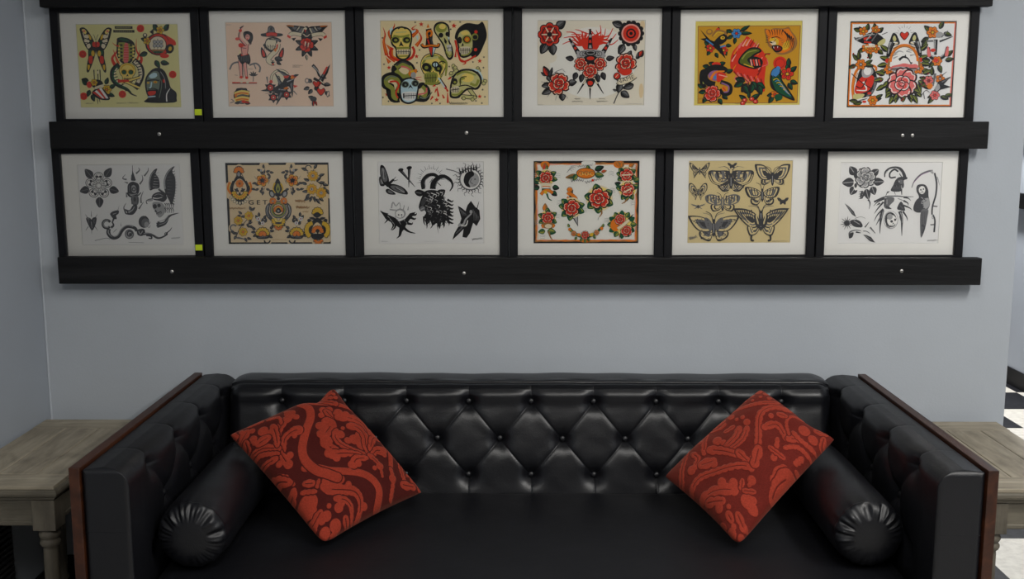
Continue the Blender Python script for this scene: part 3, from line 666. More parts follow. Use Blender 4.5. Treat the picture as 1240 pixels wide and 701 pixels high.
def art_swords(A):
    A.paper('pd')
    A.blob('pi', 430, 330, 230, 190, n=30); A.blob('pd', 200, 300, 40, 30); A.blob('ph', 690, 480, 12, 40); A.blob('ph', 690, 130, 14, 22)
    # rosette
    for a in (-45, 75, 110): A.leaf(200 + 50 * math.cos(math.radians(a)), 180 + 50 * math.sin(math.radians(a)), a + 8, 62, 44, 'S')
    for q in range(8): a = PI / 4 * q; A.blob('K', 200 + 42 * math.cos(a), 179 + 42 * math.sin(a), 23)
    for q in range(8): a = PI / 4 * q; A.blob('R', 200 + 42 * math.cos(a), 179 + 42 * math.sin(a), 18); A.ring('K', 200 + 40 * math.cos(a), 179 + 40 * math.sin(a), 9, 3)
    A.blob('D', 200, 179, 42); A.ring('K', 200, 179, 42, 4); A.ring('R', 200, 179, 30, 8)
    for q in range(6): a = PI / 3 * q; A.line('C', [(200 + 14 * math.cos(a), 179 + 14 * math.sin(a)), (200 + 42 * math.cos(a), 179 + 42 * math.sin(a))], 8, 5, sm=0)
    A.blob('K', 200, 179, 12)
    # target flower
    for x, y, a in ((586, 136, 200), (596, 232, 120), (648, 232, 75)): A.leaf(x, y, a, 60 if a != 75 else 38, 38 if a != 75 else 22, 'S')
    for q in range(14): a = 2 * PI * q / 14; A.blob('K', 631 + 56 * math.cos(a), 175 + 56 * math.sin(a), 14)
    for c, r in (('K', 58), ('Q', 51), ('R', 43), ('D', 27), ('K', 25), ('R', 18), ('K', 9)): A.blob(c, 631, 175, r)
    # sunburst, swords
    A.rays('R', 418, 236, 30, 84, 9, 13, 215, 325, .3); A.rays('R', 418, 240, 30, 150, 5, 13, 188, 214, .16); A.rays('R', 418, 240, 30, 150, 5, 13, 326, 352, .16); A.rays('R', 418, 240, 30, 120, 4, 12, 216, 240, .2); A.rays('R', 418, 240, 30, 120, 4, 12, 300, 324, .2); A.blob('R', 418, 232, 46, 40)
    for x0, y0, x1, y1 in ((304, 200, 490, 495), (530, 200, 350, 495), (415, 150, 418, 525)):
        dx, dy = x1 - x0, y1 - y0
        A.line('K', [(x0 + dx * .55, y0 + dy * .55), (x0 + dx * .82, y0 + dy * .82), (x1, y1)], 18, 3, sm=0); A.line('C', [(x0 + dx * .55, y0 + dy * .55), (x0 + dx * .82, y0 + dy * .82)], 9, 7, sm=0)
        A.line('K', [(x0, y0), (x0 + dx * .28, y0 + dy * .28)], 10, 28, sm=0)
        for k in range(3): t = .08 + .075 * k; A.line(('L', 'R', 'L')[k], [(x0 + dx * t, y0 + dy * t), (x0 + dx * (t + .04), y0 + dy * (t + .04))], 10, 15, sm=0)
    A.poly('L', [(346, 300), (360, 268), (420, 258), (480, 268), (496, 300), (420, 310)], 1); A.blob('K', 418, 278, 32, 16); A.ring('L', 418, 276, 22, 4, ry=9)
    for x in (372, 386, 452, 466): A.ring('G', x, 282, 12, 3)
    for x, y, a in ((330, 310, 190), (345, 380, 110), (500, 310, -10), (480, 380, 70), (375, 390, 100), (452, 390, 75)): A.leaf(x, y, a, 46, 28, 'G')
    A.blob('K', 418, 330, 50, 42); A.blob('R', 418, 306, 20, 10); A.rose(366, 336, 36, hi='C'); A.rose(468, 336, 36, hi='C'); A.rose(416, 374, 41, hi='C')
    A.poly('K', [(396, 418), (442, 418), (436, 446), (418, 466), (402, 446)], 1); A.blob('R', 418, 438, 14, 12); A.line('C', [(402, 456), (418, 462), (434, 456)], 4)
    # rose with bud
    for x, y, a, L, w in ((205, 445, 170, 48, 32), (215, 470, 155, 62, 34), (300, 440, -12, 48, 34), (268, 494, 85, 40, 34), (220, 420, 210, 40, 20), (186, 400, 60, 34, 18)): A.leaf(x, y, a, L, w, 'S')
    A.leaf(195, 402, -115, 62, 34, 'R'); A.leaf(202, 404, -75, 54, 18, 'G'); A.leaf(180, 400, -140, 34, 14, 'G'); A.line('S', [(210, 410), (230, 380), (270, 362)], 3); A.line('S', [(285, 380), (272, 366)], 2)
    A.rose(250, 442, 58, hi='C', rot=15)
    for a in (100, 60, 190, 130): A.line('S', [(250 + 66 * math.cos(math.radians(a)), 445 + 60 * math.sin(math.radians(a))), (250 + 96 * math.cos(math.radians(a)), 445 + 86 * math.sin(math.radians(a)))], 2, sm=0)
    # rose with name banner
    A.line('G', [(545, 548), (565, 500), (590, 460)], 6, 4)
    for x, y, a, L, w in ((615, 300, -60, 40, 26), (660, 310, -50, 34, 20), (580, 440, 105, 52, 36), (612, 455, 25, 0.1, 1), (650, 446, 160, 62, 36), (582, 484, 35, 56, 36), (560, 480, 200, 24, 12)): A.leaf(x, y, a, L, w, 'S')
    A.rose(605, 336, 56, hi='C'); A.poly('R', [(568, 368), (636, 366), (628, 392), (590, 396)], 1); A.leaf(676, 300, -60, 42, 30, 'R'); A.leaf(664, 306, -75, 36, 14, 'S'); A.blob('K', 560, 402, 20, 20); A.blob('R', 560, 400, 15, 15); A.line('C', [(552, 408), (566, 392)], 3)
    A.banner([(566, 426), (578, 432), (610, 424), (640, 408), (654, 396)], 30, 'C'); A.text('NAME', 606, 420, 23, 'G', -17, 1.15)
    for x in (350, 482):
        A.scrib(x - 16, 522, 32, 7, 'K', 12); A.scrib(x - 28, 536, 56, 7, 'K', 20)
    A.scrib(606, 550, 90, 4, 'S', 30); A.scrib(140, 553, 30, 4, 'S')

def art_golden(A):
    A.paper('pk')
    A.poly('T', [(156, 132), (700, 134), (692, 548), (158, 546)]); A.poly('pe', [(160, 136), (696, 138), (688, 544), (162, 542)])
    # swallow and flowers
    for x, y, a in ((225, 240, 170), (222, 262, 120), (305, 235, 10), (300, 262, 70), (262, 170, 280), (215, 235, 220), (250, 275, 60), (290, 180, 330)): A.leaf(x, y, a, 32, 20, 'N')
    A.flower(224, 250, 24, 5, 'R', mid='Y'); A.flower(294, 262, 24, 5, 'R', mid='Y'); A.blob('R', 262, 156, 12)
    A.blob('T', 218, 164, 18, 16); A.blob('pe', 218, 162, 11, 9); A.line('T', [(236, 190), (258, 160), (300, 168), (306, 196)], 17, 10); A.line('Y', [(240, 190), (262, 166), (296, 172)], 6)
    A.poly('K', [(166, 148), (200, 196), (170, 200), (226, 230), (270, 270), (306, 308), (286, 250), (262, 222), (222, 206)], 0); A.line('B', [(200, 204), (240, 234)], 8, 6); A.line('B', [(276, 244), (304, 238)], 8)
    A.poly('K', [(240, 222), (280, 180), (312, 186), (306, 214), (270, 234)], 2); A.blob('Y', 288, 196, 12, 9); A.blob('K', 290, 196, 4)
    # blue flower
    for a in (-30, 0, 150, 100, 200): A.leaf(360 + 22 * math.cos(math.radians(a)), 174 + 22 * math.sin(math.radians(a)), a, 36 if a in (150, 100, 200) else 62, 20, 'N')
    A.flower(361, 174, 27, 6, 'B', mid='R')
    # red peony with viper
    for p in ([(330, 330), (344, 268), (400, 210), (420, 190), (470, 236), (510, 280), (520, 340), (514, 420), (512, 486), (450, 430), (380, 396), (340, 370)],): A.poly('R', p, 3)
    r = random.Random(3)
    for q in range(34):
        a = r.uniform(0, 2 * PI); x, y = 420 + 72 * math.cos(a), 318 + 96 * math.sin(a) + (24 if math.sin(a) > 0 else 0)
        A.line(('P', 'D', 'Q', 'O')[q % 4], [(x - 10, y + 18), (x, y), (x + 12, y - 20)], 9, 3)
    for q in range(9): A.line('P' if q % 2 else 'D', [(350 + q * 18, 376 + q * 5), (372 + q * 17, 400 + q * 7), (400 + q * 14, 420 + q * 6)], 8, 3)
    A.poly('K', [(372, 330), (388, 290), (430, 252), (476, 250), (496, 270), (462, 290), (440, 320), (480, 350), (462, 364), (410, 352)], 2)
    A.poly('J', [(380, 326), (396, 292), (434, 260), (472, 258), (484, 268), (450, 286), (424, 320), (450, 348), (410, 342)], 2); A.line('V', [(392, 310), (420, 276), (470, 264)], 8, 4); A.line('Y', [(402, 336), (440, 350), (476, 356)], 5)
    A.poly('K', [(420, 316), (448, 296), (496, 310), (500, 346), (462, 358)], 1)
    for q in range(4): A.line('R' if q % 2 else 'Q', [(438 + q * 14, 312), (446 + q * 14, 346)], 8, sm=0)
    A.line('R', [(500, 346), (526, 340), (520, 310), (502, 298), (514, 284), (540, 288)], 12, 6); A.line('P', [(500, 350), (530, 338), (524, 312)], 4); A.line('K', [(512, 296), (520, 284), (542, 282)], 4)
    for x, y, a in ((410, 430, 200), (400, 430, 150), (420, 440, 120), (400, 450, 60), (446, 430, 60), (470, 440, 30), (480, 450, 70), (450, 440, 100)): A.leaf(x, y, a, 56, 34, 'N')
    A.line('K', [(430, 440), (432, 520)], 5); A.leaf(440, 532, -35, 64, 28, 'N'); A.leaf(420, 530, 215, 50, 24, 'N'); A.leaf(432, 520, -90, 44, 18, 'N')
    for x, y in ((410, 530), (448, 524), (468, 538), (400, 546)): A.blob('K', x, y, 15, 13); A.blob('R', x, y, 12, 10); A.blob('Q', x - 2, y - 2, 4)
    # tiger head
    A.poly('T', [(508, 152), (540, 156), (560, 148), (610, 150), (636, 142), (652, 166), (676, 196), (682, 236), (660, 270), (620, 288), (580, 286), (556, 262), (530, 240), (520, 200)], 2)
    A.poly('O', [(516, 158), (556, 156), (606, 156), (634, 152), (650, 174), (668, 206), (660, 248), (622, 276), (586, 276), (552, 246), (530, 216), (526, 190)], 2)
    A.poly('Y', [(536, 206), (556, 196), (584, 210), (580, 236), (556, 240), (540, 226)], 2); A.poly('Y', [(608, 232), (640, 214), (640, 250), (610, 266)], 2); A.poly('C', [(538, 222), (560, 216), (572, 230), (556, 240)], 2)
    for q in range(6): A.line('K', [(606 + q * 11, 160 + q * 8), (630 + q * 7, 196 + q * 7), (618 + q * 8, 244 + q * 4)], 6, 2)
    for q in range(6): A.line('K', [(530 + q * 15, 156), (540 + q * 12, 176), (538 + q * 13, 186)], 5, 1)
    for q in range(5): A.line('K', [(516, 186 + q * 9), (536, 194 + q * 8)], 3, 1); A.line('T', [(590 + q * 5, 200 + q * 12), (612 + q * 3, 210 + q * 10)], 4, 1)
    A.line('K', [(546, 200), (574, 194), (592, 202)], 5, 3); A.blob('Z', 562, 203, 6, 4); A.blob('K', 562, 203, 2.5); A.line('T', [(570, 206), (556, 224)], 5, 3); A.line('K', [(536, 220), (552, 226)], 6)
    A.poly('K', [(548, 242), (582, 238), (606, 252), (596, 272), (566, 274)], 1); A.poly('D', [(558, 248), (584, 246), (598, 256), (588, 266), (568, 266)], 1); A.line('W', [(558, 246), (561, 256)], 4, 1); A.line('W', [(580, 244), (580, 254)], 4, 1)
    # peacock with red sun
    A.blob('R', 594, 334, 36); A.ring('D', 594, 334, 24, 3)
    for x, y, a in ((630, 370, 290), (650, 380, 320), (650, 430, 20), (600, 500, 120), (570, 500, 170), (640, 350, 270), (560, 510, 120), (640, 440, 60)): A.leaf(x, y, a, 44, 26, 'N')
    A.flower(634, 392, 34, 5, 'R', mid='Y'); A.flower(570, 500, 22, 5, 'O', mid='R'); A.blob('N', 590, 516, 22, 18)
    A.poly('K', [(542, 410), (552, 370), (580, 352), (600, 372), (606, 420), (640, 470), (678, 532), (640, 524), (580, 490), (548, 460)], 2); A.poly('N', [(552, 420), (566, 392), (594, 402), (604, 432), (640, 484), (660, 520), (620, 506), (576, 478)], 2); A.poly('B', [(548, 392), (560, 366), (582, 360), (594, 372), (588, 392), (566, 408)], 2)
    for q in range(8): A.line('B' if q % 2 else 'Y', [(560 + q * 9, 424 + q * 8), (580 + q * 8, 416 + q * 11), (600 + q * 8, 440 + q * 10)], 5, 2)
    A.line('K', [(556, 400), (580, 410), (604, 400)], 4); A.blob('B', 584, 362, 12)
    # panther head with snake
    for x, y, a in ((250, 340, 200), (270, 340, 340), (220, 350, 190), (200, 480, 170), (205, 510, 120), (290, 500, 40), (270, 520, 60), (310, 380, 340), (190, 460, 210)): A.leaf(x, y, a, 38, 24, 'N')
    A.blob('R', 256, 336, 24, 12); A.line('K', [(200, 460), (178, 430), (178, 380), (196, 366)], 22, 14); A.line('V', [(190, 440), (186, 400)], 9); A.blob('K', 184, 376, 12)
    A.ring('K', 256, 400, 62, 34, 95, 330, 46); A.blob('U', 254, 396, 40, 28); A.line('O', [(226, 420), (250, 380), (300, 374)], 16, 8); A.poly('B', [(240, 400), (272, 392), (268, 412), (246, 416)]); A.poly('R', [(262, 380), (310, 390), (290, 420), (262, 430)], 1); A.line('Q', [(270, 392), (316, 404)], 5)
    A.line('K', [(280, 430), (330, 450), (330, 490), (296, 496), (276, 470)], 22, 18); A.line('U', [(284, 436), (322, 454), (320, 482), (298, 486)], 7); A.blob('O', 300, 466, 12, 14); A.line('R', [(292, 460), (308, 478)], 5)
    A.rose(236, 492, 44, 'R', hi='Q'); A.scrib(164, 520, 34, 8, 'T'); A.scrib(620, 545, 66, 4, 'T'); A.scrib(360, 548, 30, 5, 'K')

def art_border_rose(A):
    A.paper('K'); 
    A.poly('O', [(125, 100), (618, 111), (601, 507), (112, 495)]); A.poly('pf', [(131, 106), (612, 117), (595, 501), (118, 489)])
    A.line('P', [(615, 112), (599, 505)], 4, sm=0); A.scrib(136, 108, 28, 3, 'S')
    # birds in marigolds
    for x, y, a in ((180, 150, 240), (200, 140, 280), (240, 140, 260), (250, 150, 320), (190, 225, 160), (215, 240, 90), (250, 230, 40), (170, 140, 200)): A.leaf(x, y, a, 36, 22, 'J')
    for x, y, r in ((182, 142, 22), (240, 138, 22), (196, 222, 22), (240, 226, 22), (214, 234, 18)): A.flower(x, y, r, 5, 'O', mid='Y')
    A.poly('K', [(140, 176), (176, 166), (210, 150), (240, 150), (280, 180), (262, 210), (220, 200), (182, 200)], 1); A.line('L', [(150, 182), (200, 160), (236, 158)], 9, 4); A.line('R', [(184, 178), (220, 172)], 12, 6); A.line('L', [(196, 186), (226, 150)], 6); A.line('S', [(222, 190), (250, 150)], 6); A.poly('F', [(250, 200), (282, 178), (286, 196), (264, 214)], 1); A.line('R', [(186, 192), (220, 196)], 7); A.line('S', [(138, 170), (168, 180)], 6, 2); A.line('K', [(270, 160), (296, 150)], 3); A.line('C', [(190, 214), (240, 214)], 8)
    # portrait mirror
    A.line('O', [(140, 460), (134, 400), (150, 330), (190, 300), (240, 310), (244, 330)], 14, 10); A.line('T', [(146, 460), (140, 400), (158, 336)], 3)
    A.poly('K', [(152, 380), (170, 320), (210, 300), (240, 330), (250, 390), (220, 450), (170, 470), (150, 440)], 2); A.poly('R', [(150, 390), (190, 350), (236, 360), (214, 420), (150, 436)], 1); A.poly('L', [(180, 320), (214, 306), (232, 336), (206, 360), (180, 356)], 2); A.blob('W', 204, 330, 18, 20); A.line('W', [(184, 380), (200, 420), (152, 420)], 9, 4); A.line('S', [(244, 360), (234, 420), (200, 452)], 16, 6); A.poly('F', [(140, 440), (190, 440), (170, 464), (140, 462)], 1); A.line('K', [(128, 340), (160, 370), (200, 400), (236, 420)], 4); A.line('K', [(200, 370), (176, 410), (150, 400)], 5); A.blob('R', 214, 436, 10, 6); A.line('W', [(150, 468), (240, 448)], 6)
    for x, y, a in ((160, 280, 230), (165, 275, 265), (190, 300, 330), (150, 300, 160), (190, 300, 10), (230, 470, 350), (180, 478, 170), (240, 465, 330), (160, 475, 190)): A.leaf(x, y, a, 44, 20, 'J')
    A.flower(172, 298, 26, 6, 'O', mid='L'); A.flower(230, 470, 24, 6, 'O', mid='Y'); A.blob('R', 190, 476, 10, 6)
    for x, y in ((136, 246), (136, 310), (204, 266), (264, 350), (262, 364), (268, 376), (260, 336)): A.blob('D', x, y, 4)
    # round-topped mirror held by two hands, heart above, dolphin and sea inside, rose below
    A.rays('L', 376, 160, 30, 48, 9, 3, 190, 350)
    for e in (-1, 1):
        with A.push(376, 0, 1, 0, e < 0):
            for x, y, a in ((70, 280, 340), (84, 330, 20), (70, 380, 50), (90, 350, 340), (60, 420, 60), (30, 440, 80), (90, 400, 30), (76, 240, 320), (50, 430, 40), (80, 300, 10), (66, 400, 70), (44, 450, 60), (96, 370, 10)): A.leaf(x, y, a, 48, 24, 'J', 'K', 'V')
            A.poly('K', [(22, 206), (30, 176), (40, 158), (54, 154), (64, 176), (76, 214), (84, 262), (66, 262), (50, 216)], 1); A.poly('F', [(38, 184), (44, 168), (51, 168), (55, 182), (46, 194)], 1); A.line('L', [(64, 196), (76, 250)], 10, 6); A.line('W', [(34, 200), (58, 196)], 6, 4); A.line('G', [(52, 190), (70, 230)], 7); A.line('C', [(30, 200), (46, 208)], 8, 5)
            A.flower(68, 324, 27, 6, 'O', mid='L'); A.blob('R', 78, 284, 11); A.leaf(74, 290, 200, 24, 12, 'J')
            for y in (350, 364, 378): A.blob('D', 108 + (y % 3) * 4, y, 4)
    A.poly('T', [(306, 320), (310, 262), (334, 222), (376, 208), (418, 222), (442, 262), (446, 320)], 2); A.poly('W', [(316, 318), (322, 266), (342, 234), (376, 222), (410, 234), (430, 266), (436, 318)], 2)
    A.line('O', [(312, 290), (318, 254), (342, 222), (376, 212), (410, 222), (434, 254), (440, 290)], 11, 11)
    for e in (-1, 1): A.line('T', [(376 + e * 30, 216), (376 + e * 52, 228)], 6)
    for p in ([(330, 252), (352, 240), (372, 246)], [(386, 240), (410, 248)], [(404, 262), (428, 258)], [(324, 274), (346, 264)]): A.line('L', p, 9, 3)
    A.line('S', [(320, 262), (344, 252)], 5, 2); A.line('S', [(394, 232), (414, 240)], 5, 2)
    A.line('K', [(352, 282), (372, 268), (394, 276), (408, 300)], 13, 3); A.poly('K', [(372, 272), (382, 256), (390, 276)]); A.poly('K', [(402, 292), (418, 296), (408, 306)])
    A.poly('P', [(320, 310), (350, 304), (376, 298), (404, 304), (434, 304), (436, 323), (317, 323)], 1); A.line('L', [(322, 322), (352, 316), (400, 320)], 6); A.line('G', [(318, 324), (434, 324)], 6); A.line('L', [(318, 331), (434, 331)], 6)
    A.heart(376, 166, 24, 'R'); A.line('D', [(366, 178), (376, 188)], 5)
    for a in (60, 90, 120, 30, 150): A.leaf(374 + 56 * math.cos(math.radians(a)), 396 + 52 * math.sin(math.radians(a)), a, 36, 24, 'J', 'K', 'V')
    A.rose(370, 390, 70, 'P', hi='W', deep='R', rot=200, n=6)
    A.line('K', [(398, 446), (398, 470)], 8, 3)
    for x, y in ((366, 474), (376, 470), (372, 466)): A.blob('D', x, y, 4)
    # anchor-like bird with flowers (upper right)
    for x, y, a in ((490, 180, 150), (500, 150, 220), (540, 140, 300), (560, 160, 20), (520, 290, 130), (500, 290, 190), (570, 290, 350), (540, 310, 70), (480, 190, 120), (575, 270, 320)): A.leaf(x, y, a, 42, 22, 'J')
    A.flower(508, 156, 28, 6, 'O', mid='Y'); A.blob('L', 540, 168, 18, 14); A.line('K', [(524, 190), (524, 262)], 18, 12); A.line('L', [(520, 194), (520, 250)], 6); A.line('K', [(542, 200), (604, 178)], 9, 3); A.line('S', [(550, 180), (580, 150)], 6, 3); A.line('S', [(480, 196), (512, 196)], 8)
    A.line('K', [(490, 226), (500, 270), (534, 284), (568, 266), (580, 226)], 14, 14); A.line('L', [(500, 262), (534, 278), (562, 262)], 6)
    for x, e in ((490, 1), (580, -1)): A.poly('P', [(x, 222), (x + e * 12, 264), (x - e * 2, 270), (x - e * 6, 240)], 1)
    A.blob('R', 512, 240, 12, 8); A.flower(532, 292, 24, 6, 'O', mid='L'); A.blob('R', 526, 288, 12, 10)
    # swallow and blossoms (lower right)
    for x, y, a in ((490, 380, 200), (486, 390, 150), (510, 360, 270), (530, 450, 160), (520, 460, 130), (550, 460, 20), (570, 460, 350)): A.leaf(x, y, a, 44, 20, 'J')
    A.flower(494, 384, 24, 6, 'P', mid='D'); A.flower(548, 376, 22, 5, 'O', mid='L'); A.flower(524, 454, 24, 6, 'P', mid='R'); A.blob('O', 500, 410, 14)
    A.poly('K', [(520, 430), (540, 390), (600, 366), (566, 404), (600, 416), (552, 428), (534, 440)], 0); A.line('S', [(524, 350), (516, 410)], 12, 5); A.line('K', [(544, 370), (578, 344)], 5, 2); A.line('S', [(556, 392), (600, 372)], 6, 2); A.poly('L', [(524, 420), (540, 400), (548, 420), (532, 436)], 1); A.line('G', [(456, 460), (480, 430), (500, 440)], 4, 2); A.line('G', [(470, 440), (476, 470)], 3)
    for x, y in ((462, 350), (470, 364), (466, 380), (460, 400), (470, 410)): A.blob('D', x, y, 3.5)
    A.scrib(372, 494, 84, 6, 'L', 24)
def art_grey_mandala(A):
    A.paper('pg'); A.scrib(10, 30, 26, 4, 'S')
    # mandala flower with five leaves
    for a, L in ((-130, 96), (-55, 96), (165, 84), (15, 84), (90, 92)): A.leaf(186 + 88 * math.cos(math.radians(a)), 196 + 92 * math.sin(math.radians(a)), a, L, 60, 'K', 'K', 'S')
    for q in range(5):
        a = math.radians(-90 + 72 * q); x, y = 182 + 74 * math.cos(a), 192 + 76 * math.sin(a)
        A.blob('G', x, y, 43, 40); A.blob('W', x, y, 37, 34); A.ring('K', x, y, 27, 4, 0, 360, 24)
        for e in (-1, 1): A.blob('K', x + 14 * e * math.sin(a), y - 14 * e * math.cos(a), 10, 12, math.degrees(a)); 
        A.ring('G', x * .6 + 182 * .4, y * .6 + 192 * .4, 26, 5)
    A.blob('L', 182, 192, 56); A.blob('W', 182, 192, 50); A.rays('G', 182, 192, 22, 54, 15, 8); A.ring('S', 182, 192, 44, 4); A.blob('W', 182, 192, 18); A.ring('S', 182, 192, 18, 3)
    # sacred heart
    for a in range(0, 360, 45): 
        if a != 0 and a != 180: A.line('S', [(114 + 40 * math.cos(math.radians(a)), 506 + 50 * math.sin(math.radians(a))), (114 + 74 * math.cos(math.radians(a)), 506 + 100 * math.sin(math.radians(a)))], 7, 2, sm=0)
    A.poly('K', [(68, 470), (100, 466), (114, 480), (130, 464), (158, 466), (150, 520), (120, 574), (90, 534)], 1); A.line('S', [(84, 478), (92, 500), (84, 514)], 9, 3); A.line('S', [(140, 476), (134, 500), (144, 512)], 9, 3); A.line('L', [(112, 500), (118, 556)], 6, 3); A.line('L', [(76, 474), (100, 474)], 5)
    # panther and long serpent scroll
    A.line('S', [(140, 662), (240, 640), (270, 652)], 5, 3)
    A.line('G', [(262, 560), (256, 600), (290, 636), (340, 626), (376, 570), (420, 540), (480, 552), (500, 580)], 34, 26); A.line('L', [(258, 570), (258, 598), (290, 626), (334, 616), (368, 562), (416, 530), (470, 540)], 9, 7); A.line('K', [(268, 580), (276, 612), (306, 634)], 12, 5)
    A.ring('G', 244, 520, 34, 22, 40, 330); A.ring('L', 244, 518, 30, 6, 60, 300); A.line('K', [(280, 550), (302, 530), (290, 500)], 22, 10)
    A.poly('K', [(274, 432), (300, 410), (346, 402), (346, 430), (326, 446), (330, 476), (302, 474), (286, 456)], 1); A.line('L', [(298, 436), (330, 424)], 8, 3); A.line('G', [(306, 470), (290, 510)], 16, 10)
    A.line('S', [(340, 404), (354, 360)], 5, 1); A.line('S', [(366, 540), (364, 506)], 5, 1); A.line('S', [(330, 560), (300, 590)], 4)
    A.blob('S', 436, 606, 40, 42); A.blob('L', 434, 608, 30, 32); A.ring('K', 440, 602, 22, 11, 90, 360); A.blob('K', 446, 610, 13, 15)
    A.poly('K', [(504, 570), (560, 560), (570, 600), (540, 622), (506, 610)], 1); A.line('L', [(516, 580), (530, 606), (550, 578)], 7)
    A.blob('G', 562, 500, 46, 52); A.blob('S', 574, 510, 34, 40); A.blob('L', 584, 524, 20, 24); A.line('K', [(522, 500), (540, 462), (580, 452)], 14, 6); A.line('S', [(606, 520), (620, 500)], 6, 2); A.line('S', [(600, 552), (620, 530)], 6, 2)
    A.line('G', [(556, 604), (620, 606), (680, 640), (740, 620), (760, 592), (784, 572), (800, 548)], 22, 4); A.line('L', [(560, 600), (620, 600), (684, 632)], 6, 3); A.line('K', [(580, 614), (620, 622), (626, 642), (600, 640)], 18, 10); A.ring('K', 750, 604, 11, 8); A.line('S', [(430, 676), (560, 680)], 3)
    # burning lighthouse dagger
    for p in ([(410, 430), (392, 380), (412, 340)], [(420, 140), (386, 130), (410, 96)], [(540, 340), (540, 290), (560, 240)], [(530, 180), (556, 140), (550, 100)], [(500, 90), (530, 60), (520, 40)], [(570, 110), (600, 70), (604, 40)], [(520, 390), (560, 330)], [(430, 170), (400, 160)], [(420, 290), (412, 250)]): A.line('S', p, 15, 3)
    A.line('G', [(470, 20), (470, 80)], 4, 6); A.poly('K', [(470, 60), (498, 146), (484, 152), (456, 148)]); A.line('S', [(462, 100), (458, 140)], 6)
    A.poly('K', [(432, 180), (470, 158), (520, 180), (524, 240), (500, 274), (436, 268), (426, 230)], 1); A.poly('L', [(460, 200), (480, 186), (498, 206), (498, 250), (466, 246)], 1); A.ring('K', 480, 222, 14, 8); A.line('S', [(440, 190), (444, 240)], 8)
    A.line('G', [(422, 250), (450, 284), (510, 276), (540, 250)], 18, 8); A.line('L', [(440, 262), (470, 268), (510, 260)], 6)
    A.poly('S', [(456, 290), (516, 284), (514, 350), (470, 356)], 1); A.blob('K', 486, 308, 11, 20); A.line('K', [(458, 296), (462, 350)], 7); A.line('K', [(512, 290), (512, 340)], 6)
    A.poly('G', [(400, 390), (420, 420), (412, 436), (470, 438), (506, 390), (500, 350), (470, 360), (440, 400)], 1); A.line('L', [(430, 420), (464, 400), (484, 370)], 14, 5); A.line('K', [(404, 400), (410, 434)], 7)
    # eagle and skull
    A.poly('K', [(616, 230), (606, 170), (622, 100), (656, 56), (680, 50), (668, 90), (692, 130), (700, 190), (690, 214), (650, 220)], 2)
    for q in range(6): A.line('L', [(640 + q * 4, 200 - q * 22), (690 + q, 206 - q * 25)], 6, 2)
    A.line('L', [(618, 220), (612, 170), (630, 100), (660, 66)], 9, 3)
    A.poly('K', [(740, 230), (734, 150), (760, 80), (800, 40), (828, 30), (806, 70), (830, 120), (834, 200), (824, 280), (800, 350), (770, 300)], 2); A.line('L', [(744, 220), (742, 150), (766, 86), (806, 44)], 14, 4)
    for q in range(13): A.line('K', [(800, 70 + q * 22), (834 - abs(q - 6) * 2, 74 + q * 23), (848 - abs(q - 5) * 4, 62 + q * 24)], 9, 2)
    for q in range(7): A.line('S', [(764, 120 + q * 26), (806, 116 + q * 28)], 5, 1)
    A.poly('K', [(630, 290), (650, 260), (700, 244), (748, 266), (760, 300), (730, 330), (690, 320), (650, 312)], 2); A.line('W', [(640, 296), (680, 300), (720, 290)], 9, 4); A.line('L', [(652, 276), (690, 262), (730, 280)], 6, 3); A.line('K', [(690, 220), (730, 250), (764, 270)], 20, 10); A.line('L', [(690, 214), (730, 240)], 6)
    A.poly('L', [(588, 322), (610, 306), (640, 304), (640, 320), (610, 326)]); A.line('K', [(592, 348), (584, 324), (606, 308), (640, 302)], 8, 6)
    A.poly('L', [(640, 336), (690, 330), (730, 350), (750, 400), (720, 450), (690, 462), (670, 430), (640, 380)], 1); A.blob('K', 656, 368, 18, 20); A.blob('K', 692, 360, 15, 16); A.poly('K', [(664, 392), (676, 420), (654, 414)]); A.line('K', [(668, 430), (710, 410)], 6)
    for q in range(5): A.line('G', [(668 + q * 10, 420 - q * 3), (674 + q * 10, 444 - q * 4)], 4, sm=0)
    for q in range(10): A.line('G', [(740 + (q % 5) * 16, 340 + (q // 5) * 40), (752 + (q % 5) * 16, 362 + (q // 5) * 40), (746 + (q % 5) * 16, 384 + (q // 5) * 40)], 9, 3)
    A.line('K', [(672, 530), (740, 510), (780, 450), (860, 424)], 46, 3); A.line('L', [(676, 500), (736, 482), (776, 440)], 9, 5); A.line('L', [(690, 524), (744, 506), (776, 462)], 5, 3); A.line('K', [(676, 540), (690, 500)], 20)
    A.scrib(794, 640, 76, 16, 'S', 14, -4)

